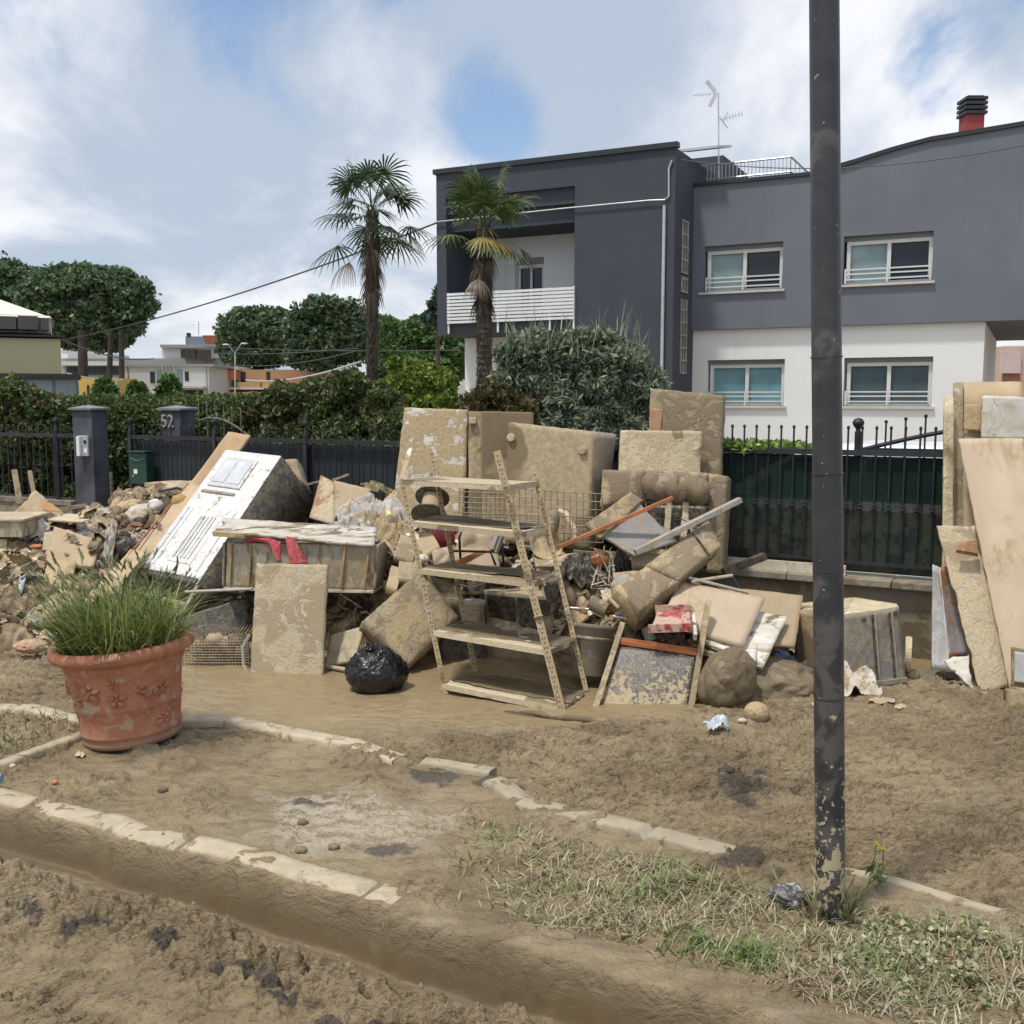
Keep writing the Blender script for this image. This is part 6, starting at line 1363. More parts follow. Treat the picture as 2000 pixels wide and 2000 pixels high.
# ---------------------------------------------------------------- shelf unit
sh = thing('shelf_unit', 'leaning steel shelf unit with perforated uprights and five muddy shelves', 'shelf unit', GG(1000, 1375))
def post_fn(top, bot, dY):
    Yb = G(bot[0], bot[1], .05).y
    def f(py, px=None):
        k = (bot[1]-py)/(bot[1]-top[1]); x = bot[0]+(top[0]-bot[0])*k; return P(x if px is None else px, py, Yb+dY*k)
    return f
pA = post_fn((779, 938), (866, 1357), .42); pC = post_fn((977, 879), (1106, 1390), .50); pD = post_fn((1045, 908), (1150, 1349), .46); pB = post_fn((834, 870), (924, 1316), .46)
slot_m = plain('slot_dark', (.07, .055, .04), .8, 0, .2, 5, 0)
def angle_post(fn, y0, y1, w1, w2, d1=Vector((1, 0, 0)), d2=Vector((.3, .95, 0)), slots=True):
    a, b_ = fn(y0), fn(y1); ax = (b_-a); L = ax.length; ax = ax.normalized(); d1 = (d1-ax*d1.dot(ax)).normalized(); d2 = (d2-ax*d2.dot(ax)-d1*d2.dot(d1)).normalized()
    q = MB(); q.para(a, d1*w1, d2*.003, b_-a); q.para(a+d2*.003, d1*.003, d2*w2, b_-a); nf = len(q.f); k = .03; j = 0; nn = -d2
    while k < L-.03:
        p = a+ax*k
        if j % 2: q.para(p+d1*(w1*.32)+nn*.0012, d1*.005, ax*.014, nn*.0008); q.para(p+d1*(w1*.66)+nn*.0012, d1*.005, ax*.014, nn*.0008)
        else: q.para(p+d1*(w1*.42)+nn*.0012, d1*w1*.25, ax*.006, nn*.0008)
        k += .030; j += 1
    return q.build('upright', m_post, sh, m2=slot_m, nf1=nf)
angle_post(pA, 936, 1357, .032, .032); angle_post(pC, 879, 1390, .046, .04, d1=Vector((-1, 0, 0))); 
angle_post(pD, 908, 1349, .032, .03, d1=Vector((-1, 0, 0)), d2=Vector((.1, 1, 0))); angle_post(pB, 870, 1316, .034, .03)
q = MB(); q.para(P(779, 938, 6.85), Vector((.03, 0, 0)), Vector((0, .003, 0)), P(797, 874, 7.0)-P(779, 938, 6.85)); q.para(P(779, 938, 6.853), Vector((.003, 0, 0)), Vector((0, .03, 0)), P(797, 874, 7.0)-P(779, 938, 6.85)); q.build('upright', m_post, sh)
for k, (al, ar, rr_, bl_) in enumerate((((783, 937), (990, 948), (1051, 941), (852, 930)), ((797, 1018), (1015, 1040), (1071, 1027), (868, 1008)), ((812, 1110), (1036, 1137), (1093, 1122), (884, 1100)), ((841, 1231), (1070, 1270), (1127, 1247), (905, 1214)), ((862, 1335), (1100, 1383), (1152, 1351), (922, 1314)))):
    c4 = [pA(al[1], al[0]), pC(ar[1], ar[0]), pD(rr_[1], rr_[0]), pB(bl_[1], bl_[0])]
    up = (c4[1]-c4[0]).cross(c4[3]-c4[0]).normalized()
    if up.z < 0: up = -up
    q = MB(); N = 14; M_ = 8; V = []; 
    V, F = grid_slab([c4[3], c4[2], c4[1], c4[0]], .004, nx=24, ny=10, warp=.006, edge=.0, seed=300+k, bend=(0, 0))
    so = arr_obj('shelf', V, F, m_shelf, sh)
    for a, b_, th in ((c4[0], c4[1], .034), (c4[1], c4[2], .034), (c4[3], c4[2], .030)):
        MB().para(a, b_-a, up*-th, (c4[3]-c4[0]).normalized()*.004 if a is c4[0] else (c4[0]-c4[1]).normalized()*.004).build('lip', m_shelf, so)
    if k in (3, 4, 1, 2):   # silt left on the board
        V, F = grid_slab([c4[3]+up*.008, c4[2]+up*.006, c4[1]+(c4[2]-c4[1])*.25+up*.006, c4[0]+(c4[3]-c4[0])*.15+up*.006], .005, nx=30, ny=12, warp=.010, edge=.02, notch=.3, seed=320+k); arr_obj('silt', V, F, m_sack, so)
MB().lathe(pC(1205)-Vector((.023, .0, 0)), [(.032, 0), (.032, .006)], 12, axis=(pC(1100)-pC(1200)).normalized()).build('tie', m_alu, sh)
# shoes on the shelf
for k, (x, y, rz) in enumerate(((992, 1226, .3), (1003, 1234, .1))):
    s_ = thing('shoe', ['muddy shoe lying on its side, left on the fourth shelf', 'small muddy shoe in front of the other on the fourth shelf'][k], 'shoe', P(x, y+8, 6.72-.08*k))
    V, F = lump(P(x, y, 6.72-.08*k), (.085, .04, .035), .25, 1.6, seed=80+k, sub=3, axes=rotm(.4, .1, rz)); arr_obj('upper', V, F, m_mat2, s_, smooth=True)
    V, F = lump(P(x+2, y+5, 6.71-.08*k), (.088, .042, .014), .1, 1.3, seed=82+k, sub=3, axes=rotm(.1, .1, rz)); arr_obj('sole', V, F, m_smear, s_, smooth=True)
o = MB().lathe(P(1034, 1247, 6.5), [(.0, 0), (.06, .004), (.085, .03), (.082, .032), (.055, .010), (0, .008)], 20, axis=(.2, -.3, 1)).build('dish', m_mat2); tag(o, 'shallow muddy dish on the fourth shelf near the white upright', 'dish')
# behind the shelf : bucket, oven, dark void
bk_ = thing('bucket', 'dirty white lidded bucket behind the lower shelves', 'bucket', P(921, 1225, 7.25))
MB().lathe(P(921, 1222, 7.25), [(.075, 0), (.088, .10), (.094, .105), (.092, .13), (.097, .135), (.097, .155), (.099, .158)], 28).build('body', m_smear, bk_, smooth=False)
MB().lathe(P(921, 1222, 7.25)+Vector((0, .0, .16)), [(.104, 0), (.104, .018), (.09, .022), (.0, .024)], 28).build('lid', m_grey, bk_)
o = MB().tube([P(895+k*9, 1140+6*math.sin(k*.6), 7.2) for k in range(9)], .007, 6).build('bent_wire', m_alu); tag(o, 'curved wire handle under the middle shelf', 'handle')
ov = thing('oven', 'muddy boxy oven with two dark doors behind the shelf unit', 'oven', P(1030, 1240, 7.1))
q4 = [(948, 1158, 7.35), (1079, 1171, 7.05), (1081, 1242, 7.05), (955, 1225, 7.35)]; f, n = face(q4)
S('body', None, None, [(945, 1152, 7.36), (1080, 1168, 7.06), (1082, 1330, 7.0), (948, 1310, 7.3)], .42, m_smear, parent=ov, warp=.003)
fbox(f, n, .04, .02, .46, .97, .012, .008).build('door', m_dark, ov, bevel=.004); fbox(f, n, .49, .02, .97, .97, .012, .008).build('door', m_dark, ov, bevel=.004)
S('board', 'dark panel standing in for the shaded void behind the bottom shelves', 'board', [(860, 1245, 7.15), (950, 1262, 7.2), (952, 1330, 7.15), (862, 1318, 7.1)], .03, m_dkside)  # dark colour puts in the shade of the gap under the fourth shelf
S('pallet_board', 'low pale board end between black bag and shelf foot', 'board', [(790, 1309, 6.9), (856, 1332, 6.65), (856, 1338, 6.6), (790, 1314, 6.85)], .04, m_smear)
# centre rubble: plate, curved leg, bundles
o = MB().lathe(P(1066, 1068, 7.3), [(.0, 0), (.085, .002), (.115, .022), (.119, .022), (.092, -.004), (0, -.006)], 32, axis=(.15, -.75, .6)).build('plate', m_mat2); tag(o, 'round muddy plate right of the white shelf upright', 'plate')
o = MB().tube([P(*p) for p in ((1092, 997, 7.7), (1106, 1004, 7.65), (1113, 1020, 7.6), (1124, 1034, 7.55), (1126, 1050, 7.5), (1114, 1058, 7.5))], .02, 8, rs=[.018, .024, .022, .024, .022, .012]).build('wooden_crook', m_pinkply, smooth=True); tag(o, 'curved wooden chair arm in front of the wire mesh', 'chair arm')
Lump('vase', 'pointed muddy vase behind the second shelf end', 'vase', (1078, 1025, 7.3), (.05, .05, .11), m_mat2, .08, 1.2, rot=(0, .2, 0))
Crum('bin_liner', 'torn dark plastic bag right of the round plate', 'bag', (1118, 1106, 7.1), .38, .28, .26, m_dark, tilt=(.5, .2), n=40, freq=3)
Crum('bin_liner', 'dark plastic bag under the end of the grey table top', 'bag', (1212, 1098, 7.2), .26, .22, .2, m_dark, n=34, freq=3)
Lump('wire_ball', 'tangle of orange and white wire between two dark bags', 'wire tangle', (1172, 1092, 7.0), (.055, .05, .045), m_orange, .5, 3, sub=3)
q = MB(); rg = random.Random(5)
for k in range(14): q.tube([P(1172+rg.uniform(-20, 30), 1090+rg.uniform(-25, 60), 6.95+rg.uniform(-.05, .05)) for _ in range(4)], .004, 4)
tag(q.build('loose_wires', m_cloth), 'loose white wires trailing over the rubble by the orange tangle', 'wire')
Lump('log', 'pinkish muddy roll lying below the round plate', 'roll', (1092, 1098, 7.2), (.14, .035, .035), m_pinkply, .15, 1.4, rot=(0, -.35, .2))
S('board', 'flat muddy board lying just above the middle shelf end', 'board', [(1040, 1082, 7.3), (1110, 1088, 7.3), (1108, 1104, 7.1), (1046, 1106, 7.1)], .02, m_smear, notch=.2)
tagp = [((1172, 1152), (1192, 1148), (1200, 1168), (1178, 1174), 'small clean white card among the metal junk'), ((1100, 1195), (1118, 1190), (1150, 1202), (1122, 1226), 'brown wedge of wood lying on the dustbin'), ((1196, 1118), (1262, 1112), (1250, 1134), (1200, 1132), 'tan carton flap under the end of the mattress roll')]
for a, b_, c, d, lb in tagp: S('scrap_board', lb, 'scrap', [(*a, 6.9), (*b_, 6.9), (*c, 6.75), (*d, 6.75)], .012 if 'card' in lb else .03, m_paper if 'card' in lb else m_board if 'wedge' in lb else m_card)
# metal junk knot
for k, (a, b_, r_, m__, lb) in enumerate((((1152, 1176), (1185, 1192), .05, m_fabric, 'thick muddy roll end pointing left from the metal junk'), ((1190, 1168), (1210, 1186), .020, m_pinkply, 'short pink pipe in the metal junk'),
      ((1246, 1180), (1252, 1220), .045, m_dkside, 'upright dark motor housing in the metal junk'), ((1258, 1204), (1290, 1176), .014, m_alu, 'short bright rod over the red drawer'), ((1202, 1200), (1232, 1184), .012, m_alu, 'bent bright bracket in the metal junk'), ((1198, 1204), (1240, 1210), .012, m_alu, 'lower bright bracket in the metal junk'),
      ((1232, 1184), (1240, 1212), .03, m_grey, 'grey ribbed cylinder in the metal junk'), ((1262, 1226), (1272, 1252), .036, m_grey, 'dark plastic cup hanging below the metal junk'), ((1110, 1187), (1150, 1190), .009, m_alu, 'thin bright tube behind the dustbin'))):
    o = MB().tube([P(*a, 6.62), P(*b_, 6.58)], r_, 14).build('metal_part', m__, smooth=False); tag(o, lb, 'metal part')
for k, (x, y, s, m__, lb) in enumerate(((1222, 1150, (.09, .07, .09), m_grey, 'muddy grey plastic lump on top of the metal junk'), (1252, 1142, (.05, .04, .06), m_dkside, 'dark grey plastic pocket beside the roll foot'), (1276, 1150, (.06, .05, .08), m_fabric, 'muddy cloth lump at the foot of the mattress roll'), (1270, 1196, (.06, .05, .05), m_dark, 'black plastic lump beside the red drawer'))):
    Lump('plastic_lump', lb, 'plastic part', (x, y, 6.75), s, m__, .3, 1.7, sub=3)
rng = random.Random(77); stones = None
for k in range(46):
    x = rng.uniform(1100, 1260); y = rng.uniform(1092, 1185); V = None
    if k % 8 == 0: V, F = lump((0, 0, 0), (.05, .035, .025), .35, 1.6, seed=400+k, sub=2); stones = arr_obj('debris_lump', V, F, (m_mat2, m_smear, m_rag, m_card)[k//8 % 4], smooth=True, origin=(0, 0, 0)); o = stones
    else: o = stones.copy(); col.objects.link(o)
    o.location = P(x, y, 7.35-(y-1100)/100*.55); s = rng.uniform(.6, 1.5); o.scale = (s, s, s); o.rotation_euler = [rng.uniform(0, 6) for _ in range(3)]
    tag(o, 'one of the many small muddy lumps strewn over the rubble right of the shelf unit', 'debris', 'small muddy lumps right of the shelf unit')
# ---------------------------------------------------------------- big pieces at the back
S('door', 'tall mud-smeared door standing against the fence, left of the refrigerators', 'door', [(790, 796, 8.75), (912, 800, 8.55), (905, 1010, 8.3), (762, 1030, 8.45)], .045, muddy('door_paint', (.68, .65, .58), .60, 3.2, .6, .12, dist=2.4, bd=.006, zg=(1.5, .9, -.10)), warp=.008, nx=24, ny=40)
fr2 = thing('refrigerator', 'tall mud-coated refrigerator standing behind the top shelf', 'refrigerator', P(970, 1040, 8.4))
S('body', None, None, [(915, 803, 8.45), (1042, 806, 8.45), (1040, 1060, 8.3), (915, 1060, 8.3)], .5, m_frmud, parent=fr2, warp=.004, puff=.004)
f, n = face([(915, 803, 8.44), (1042, 806, 8.44), (1040, 1060, 8.29), (915, 1060, 8.29)])
fbox(f, n, .01, .05, .12, .10, .006, .03).build('hinge', m_smear, fr2, bevel=.006); fbox(f, n, .20, .0, .99, .99, .006, .03).build('door', m_frmud, fr2, bevel=.012)
fz = thing('chest_freezer', 'large mud-coated freezer box with two round knobs on its face', 'freezer', P(1080, 1050, 8.0))
qf = [(993, 824, 8.05), (1160, 843, 7.85), (1150, 1075, 7.7), (985, 1060, 7.9)]; f, n = face(qf)
S('body', None, None, qf, .42, m_frmud, parent=fz, warp=.006, puff=.006, nx=24, ny=24)
for u, v_ in ((.045, .13), (.885, .17)): MB().lathe(f(u, v_, .0), [(.032, 0), (.034, .022), (.028, .034), (0, .036)], 20, axis=n).build('knob', m_smear, fz)
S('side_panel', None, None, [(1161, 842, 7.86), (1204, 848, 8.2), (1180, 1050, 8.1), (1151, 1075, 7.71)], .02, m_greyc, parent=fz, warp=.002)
S('mattress', 'tall muddy mattress standing at the back against the house view', 'mattress', [(1270, 758, 8.02), (1415, 772, 7.86), (1404, 1060, 7.7), (1262, 1060, 7.86)], .13, m_mat2, puff=.025, warp=.012, nx=30, ny=40, edge=.006)
S('board_edge', 'orange-brown bare strip down the left side of the tall mattress', 'strip', [(1271, 798, 7.965), (1294, 800, 7.94), (1290, 842, 7.92), (1268, 842, 7.945)], .02, muddy('bare_orange', (.48, .25, .13), .3, 5, .8, .1))
S('panel', 'pale cream panel standing in front of the tall mattress', 'panel', [(1212, 840, 7.85), (1371, 842, 7.72), (1367, 960, 7.66), (1205, 955, 7.78)], .03, m_cream, warp=.004, nx=24, ny=20)
# sofa
sf_ = thing('sofa', 'overturned mud-soaked sofa with a rolled cushion, right of the freezer box', 'sofa', P(1290, 1110, 7.4))
S('back', None, None, [(1177, 917, 7.62), (1260, 920, 7.55), (1258, 985, 7.5), (1172, 990, 7.57)], .35, m_fabric, parent=sf_, puff=.03, warp=.02)
S('seat_back', None, None, [(1255, 918, 7.66), (1390, 924, 7.54), (1386, 985, 7.54), (1255, 985, 7.62)], .22, m_fabric, parent=sf_, puff=.03, warp=.02)
S('arm', None, None, [(1384, 925, 7.42), (1422, 930, 7.38), (1412, 1120, 7.28), (1380, 1118, 7.32)], .42, m_mat2, parent=sf_, puff=.03, warp=.015, nx=12, ny=30)
a, b_ = P(1256, 950, 7.42), P(1384, 960, 7.30); q = MB(); N = 16
q.tube([a.lerp(b_, k/N)+Vector((0, 0, .012*math.sin(k*1.3))) for k in range(N+1)], .1, 18, rs=[.05]+[.095+.008*math.sin(k*2.1) for k in range(N-1)]+[.06]); q.build('roll_cushion', m_fabric, sf_, smooth=True)
S('underside', None, None, [(1255, 985, 7.6), (1384, 988, 7.5), (1378, 1110, 7.4), (1250, 1090, 7.5)], .02, m_dark, parent=sf_, warp=.004)
def mesh_panel(label, q4, nu, nv, r=.0035, name='wire_mesh', dbl=False):
    f, n = face(q4); q = MB()
    for k in range(nu+1): q.tube([f(k/nu, 0), f(k/nu, .5, .004*math.sin(k*2)), f(k/nu, 1)], r, 4)
    for k in range(nv+1): q.tube([f(0, k/nv, r), f(.5, k/nv+.01, r), f(1, k/nv, r)], r, 4)
    tag(q.build(name, m_wire), label, 'wire mesh')
mesh_panel('wire mesh panel on the left behind the second shelf', [(898, 950, 7.75), (985, 952, 7.7), (985, 1025, 7.65), (895, 1022, 7.7)], 10, 7)
mesh_panel('long wire mesh panel leaning on the freezer box', [(990, 952, 7.55), (1176, 965, 7.4), (1178, 1060, 7.3), (990, 1052, 7.45)], 15, 6)
mesh_panel('low dense wire mesh strip in front of the freezer box', [(890, 1000, 7.5), (1160, 1010, 7.3), (1160, 1034, 7.28), (890, 1024, 7.48)], 40, 4, .002)
mesh_panel('wire mesh under the overturned sofa, behind the two pale slats', [(1262, 982, 7.42), (1372, 985, 7.34), (1368, 1075, 7.26), (1262, 1075, 7.34)], 8, 6)
for k, (x0, x1, lb) in enumerate(((1301, 1312, 'left of two pale upright slats under the sofa'), (1334, 1346, 'right of two pale upright slats under the sofa'))):
    S('slat', lb, 'slat', [(x0, 978, 7.32), (x1, 978, 7.32), (x1-4, 1052, 7.25), (x0-4, 1052, 7.25)], .02, m_cream)
S('plastic_sheet', 'grey plastic table top with a rounded corner leaning in the middle of the pile', 'table top', [(1232, 962, 7.2), (1322, 1058, 7.0), (1240, 1086, 6.85), (1144, 1024, 7.0)], .025, m_grey, warp=.012, bend=(.01, 0), nx=24, ny=24)
V, F = grid_slab([P(1232, 961, 7.19), P(1256, 976, 7.16), P(1172, 1052, 6.92), P(1143, 1024, 6.99)], .03, seed=51, warp=.006); tag(arr_obj('board_strip', V, F, m_mat2), 'mud-caked band along the upper left edge of the grey table top', 'strip')
rod('batten', 'orange-brown wooden batten lying across the grey table top', 'batten', (1088, 1070, 6.95), (1314, 972, 6.95), .012, m_orange, sq=(.035, .025))
rod('profile', 'long grey metal profile lying across towards the netted fence', 'metal profile', (1240, 1078, 6.75), (1446, 976, 6.95), .012, m_alu, sq=(.05, .035))
rod('beam', 'peeling grey beam end resting on the wall coping', 'beam', (1412, 1118, 7.0), (1494, 1086, 7.1), .02, m_dkside, sq=(.05, .05))
rod('profile', 'short bright tube pointing right under the mattress roll', 'tube', (1350, 1136, 6.7), (1430, 1124, 6.8), .012, m_alu)
rod('profile', 'long bright tube crossing under the short one', 'tube', (1345, 1128, 6.72), (1462, 1158, 6.7), .011, m_alu)
rod('profile', 'thin curved dark rod leaning on the netted fence wall', 'rod', (1425, 1118, 6.9), (1452, 1158, 6.7), .006, m_tube)
o = MB().tube([P(1333, 1012, 7.0), P(1345, 1018, 6.95), P(1355, 1046, 6.9)], .012, 6).build('bracket', m_alu); tag(o, 'small bent bracket hanging from the metal profile', 'bracket')
S('drawer', 'shallow pale drawer under the mattress roll', 'drawer', [(1232, 1070, 7.0), (1298, 1078, 6.95), (1290, 1108, 6.9), (1234, 1102, 6.92)], .2, m_greyc, warp=.003)
S('wood_strip', 'cream strip on the top edge of the shallow drawer', 'strip', [(1232, 1068, 6.98), (1300, 1074, 6.93), (1299, 1084, 6.92), (1232, 1077, 6.97)], .02, m_cream)
# mattress roll
ro = thing('mattress', 'long folded foam mattress leaning diagonally against the sofa', 'mattress', P(1240, 1190, 6.6))
S('foam', None, None, [(1384, 1015, 6.95), (1410, 1066, 6.85), (1326, 1136, 6.62), (1262, 1104, 6.72)], .20, m_mat2, parent=ro, puff=.03, warp=.012, nx=20, ny=20)
S('foam', None, None, [(1262, 1106, 6.72), (1326, 1137, 6.62), (1250, 1196, 6.45), (1196, 1150, 6.55)], .20, m_fabric, parent=ro, puff=.03, warp=.02, nx=20, ny=20)
MB().bar(P(1352, 1040, 6.86), P(1390, 1090, 6.72), .01, .012).build('strap', m_dark, ro)
# ---------------------------------------------------------------- boards to the right
S('cupboard_door', 'large tan cupboard door with screw holes, rearmost of the right boards', 'door', [(1400, 1144, 6.95), (1568, 1163, 6.8), (1553, 1263, 6.45), (1420, 1250, 6.5)], .022, m_card, warp=.004)
S('cupboard_door', 'tan cupboard door with screw holes lying on top of the right boards', 'door', [(1330, 1134, 6.75), (1494, 1168, 6.62), (1452, 1262, 6.28), (1288, 1212, 6.38)], .024, m_pinkply, warp=.004)
S('cupboard_door', 'peeling white cupboard door under the tan ones', 'door', [(1470, 1192, 6.62), (1538, 1204, 6.58), (1490, 1304, 6.22), (1378, 1258, 6.30)], .024, m_peel, warp=.006)
S('cupboard_door', 'lowest peeling board of the right stack', 'door', [(1385, 1232, 6.5), (1480, 1262, 6.35), (1476, 1290, 6.22), (1374, 1250, 6.3)], .02, m_peel, warp=.006)
for k, (x, y) in enumerate(((1469, 1172), (1474, 1180), (1466, 1178), (1440, 1236), (1446, 1242), (1434, 1244), (1546, 1168), (1552, 1175), (1543, 1178))):
    pass
rod('batten', 'muddy batten sticking out under the right boards', 'batten', (1372, 1272, 6.3), (1466, 1304, 6.15), .015, m_smear, sq=(.045, .03))
dw = thing('drawer', 'shallow drawer with bright red inside under the tan cupboard door', 'drawer', P(1300, 1230, 6.4))
S('bottom', None, None, [(1284, 1194, 6.40), (1348, 1192, 6.36), (1350, 1224, 6.22), (1272, 1226, 6.26)], .008, m_red, parent=dw, warp=.002)
for a, b_ in (((1280, 1190, 6.41), (1352, 1188, 6.37)), ((1352, 1188, 6.37), (1358, 1245, 6.15)), ((1266, 1228, 6.24), (1352, 1225, 6.20))):
    MB().bar(P(*a), P(*b_), .02, .05).build('side', m_peel if a[0] > 1290 else m_red, dw)
wf = thing('window_frame', 'wooden window frame with mud-spattered dark glass leaning at the front', 'window frame', GG(1250, 1400))
TL, BL_, TR_, BR_ = (1216, 1218, 6.42), (1160, 1392, 6.04), (1384, 1174, 6.42), (1345, 1408, 5.98)
fTL, fBL, fTR, fBR = (P(*p) for p in (TL, BL_, TR_, BR_))
MB().bar(fTL, fBL, .05, .035, up=(1, 0, 0)).build('stile', m_mat2, wf, bevel=.003); MB().bar(fTR, fBR, .05, .035, up=(1, 0, 0)).build('stile', m_mat2, wf, bevel=.003)
MB().bar(P(1212, 1254, 6.34), P(1360, 1276, 6.24), .022, .022).build('crossbar', m_orange, wf); MB().bar(P(1213, 1248, 6.345), P(1362, 1269, 6.26), .014, .018).build('crossbar', m_orange, wf)
MB().bar(P(1164, 1388, 6.05), P(1340, 1403, 6.0), .05, .035).build('bottom_rail', m_mat2, wf, bevel=.003)
S('glass', None, None, [(1208, 1262, 6.335), (1358, 1280, 6.245), (1338, 1400, 6.02), (1172, 1384, 6.08)], .008, m_glass, parent=wf, warp=0, edge=0, nx=20, ny=20)
db = thing('dustbin', 'muddy metal dustbin tilted right of the shelf unit', 'dustbin', P(1150, 1325, 6.6))
axd = (P(1160, 1216, 6.62)-P(1150, 1318, 6.55)).normalized(); MB().lathe(P(1150, 1318, 6.55), [(.115, 0), (.14, .30), (.146, .305), (.146, .33), (.14, .33), (.138, .30), (.11, .02), (0, .015)], 36, axis=axd, close=False).build('body', m_greyc, db, smooth=True)
MB().lathe(P(1150, 1318, 6.55)+axd*.23, [(.136, 0), (.143, .008), (.138, .02)], 36, axis=axd, close=False).build('rim_band', m_smear, db, smooth=True)
V, F = lump(P(1150, 1318, 6.55)+axd*.27, (.12, .12, .04), .3, 2, seed=6, sub=3); arr_obj('contents', V, F, m_mat2, db, smooth=True)
sk = GG(1432, 1388)+Vector((0, .2, .13)); Vs, F = ICO[5]; x, y, z = Vs.T; a = np.arctan2(y, x)
fold = np.abs(np.sin(a*3.5+3*fbm(x*1.2, y*1.2, z*1.2, o=2, seed=31)+z*2.2)); r = 1+.16*fbm(x*1.1, y*1.1, z*1.1, o=3, seed=33)+.13*(fold**.5-.6)+.05*fbm(x*4, y*4, z*4, o=3, seed=35, rg=True)
V = Vs*r[:, None]*np.array((.17, .15, .175)); V[:, 2] += .05*np.clip(x+.3, 0, 1)*np.clip(z, 0, 1)-.04*np.clip(-x, 0, 1); V[:, 2] = np.maximum(V[:, 2], -.15)
tag(arr_obj('sack', V+np.array(sk), F, m_sack, smooth=True), 'bulging wet brown sack right of the window frame', 'sack')
bl_ = GG(1483, 1418); V, F = lump(bl_+Vector((0, .07, .055)), (.068, .065, .06), .10, 1.4, seed=21, sub=4); tag(arr_obj('ball', V, F, m_mat2, smooth=True), 'deflated mud-covered ball in front of the brown sack', 'ball')
p = GG(1367, 1396); o = MB().lathe(p, [(.042, 0), (.046, .05), (.042, .05), (.038, .01)], 24, close=False).build('cup', m_mat2); tag(o, 'muddy plastic cup sunk in the mud by the window frame', 'cup')
p = GG(1402, 1428); V, F = crumple(p+Vector((0, .03, .05)), .13, .1, .09, seed=8, n=22, freq=4); tag(arr_obj('plastic_bottle', V, F, plain('clear_plastic', (.50, .54, .60), .15, 0, .3, 20, .002)), 'crushed clear plastic bottle on the mud', 'bottle')
p = GG(1450, 1410); V, F = lump(p+Vector((0, 0, .008)), (.028, .02, .014), .1, 1, seed=3, sub=2); tag(arr_obj('pebble', V, F, m_cloth, smooth=True), 'flat white pebble left of the muddy ball', 'pebble')
# mud mound behind the sack
V, F = lump(GG(1480, 1370)+Vector((.05, .35, .0)), (.42, .3, .17), .2, 2.2, seed=15, sub=5); tag(arr_obj('mud_pile', V, F, m_sack, smooth=True), 'small pile of brown mud behind the ball and sack', 'mud', kind='stuff')
# tarp and cloth behind the post
c = GG(1560, 1350); Y = c.y
V, F = crumple(c+Vector((-.01, .18, .12)), .52, .5, .20, seed=24, n=60, tilt=(-.1, .35), freq=3.2); tag(arr_obj('tarp', V, F, m_blue), 'crumpled blue and white plastic sacking left of the lamp post', 'tarp')
c = GG(1675, 1360); V, F = crumple(c+Vector((-.02, .16, .12)), .36, .36, .20, seed=25, n=50, tilt=(-.1, .3), freq=2.4); tag(arr_obj('sheet', V, F, m_cloth), 'crumpled dirty white sheet right of the lamp post', 'sheet')
# grey cabinet
gc_ = thing('metal_cabinet', 'muddy grey cabinet with two vertical handle grooves, right of the lamp post', 'cabinet', GG(1700, 1335))
Yg0 = GG(1690, 1345).y; qg = [(1646, 1200, Yg0+.03), (1755, 1188, Yg0+.17), (1771, 1334, Yg0+.12), (1690, 1346, Yg0)]
qg = [(1646, 1200, Yg0+.02), (1755, 1187, Yg0+.16), (1770, 1332, Yg0+.14), (1652, 1347, Yg0)]
f, n = face(qg)
S('front', None, None, qg, .02, m_greyc, parent=gc_, warp=.003)
S('top', None, None, [(1668, 1166, Yg0+.78), (1752, 1179, Yg0+.5), (1756, 1187, Yg0+.165), (1648, 1199, Yg0+.03)], .01, m_cream, parent=gc_, warp=.002)
S('top', None, None, [(1560, 1178, Yg0+.75), (1668, 1166, Yg0+.78), (1648, 1199, Yg0+.03), (1556, 1192, Yg0+.38)], .01, m_cream, parent=gc_, warp=.002)
S('side', None, None, [(1550, 1192, Yg0+.40), (1646, 1200, Yg0+.03), (1652, 1347, Yg0+.01), (1553, 1310, Yg0+.40)], .02, m_board, parent=gc_, warp=.003)
S('inner_body', None, None, [(1570, 1205, Yg0+.42), (1745, 1200, Yg0+.22), (1750, 1325, Yg0+.22), (1570, 1310, Yg0+.42)], .4, m_dkside, parent=gc_, warp=.001)
for u in (.50, .80):
    fbox(f, n, u, .05, u+.035, .93, .002, .004).build('handle_groove', m_dark, gc_); fbox(f, n, u+.036, .03, u+.052, .95, .002, .016).build('handle', m_alu, gc_, bevel=.003)
fbox(f, n, .02, .93, 1.0, 1.0, .002, .018).build('plinth', m_greyc, gc_, bevel=.003)
for u, v_ in ((.36, .10), (.93, .07)): MB().lathe(f(u, v_, .002), [(.0, 0), (.016, 0), (.016, .006), (0, .007)], 12, axis=n).build('hinge', m_dark, gc_)
p = P(1774, 1278, Yg0+.28); o = MB().lathe(p, [(.10, -.02), (.115, -.02), (.12, 0), (.115, .02), (.10, .02), (.10, -.02)], 32, axis=(.9, -.35, 0), close=False).build('hoop', m_cream); tag(o, 'pale round hoop standing behind the grey cabinet', 'hoop')
p = GG(1780, 1327); V, F = lump(p+Vector((0, 0, .03)), (.05, .045, .038), .15, 1.4, seed=9, sub=3); tag(arr_obj('bowl', V, F, m_mat2, smooth=True), 'small muddy lump at the corner of the grey cabinet', 'lump')
m_pud = glassy('puddle_water', (.14, .17, .21), .08, .9)
p = GG(1825, 1318); q = MB(); nn = 30; q.add([Vector((p.x+.19*math.cos(t_)*(1+.15*math.sin(3*t_)), p.y+.10*math.sin(t_), gh(p.x, p.y)+.012)) for t_ in [2*math.pi*k/nn for k in range(nn)]], [tuple(range(nn))]); o = q.build('puddle', m_pud); tag(o, kind='structure')
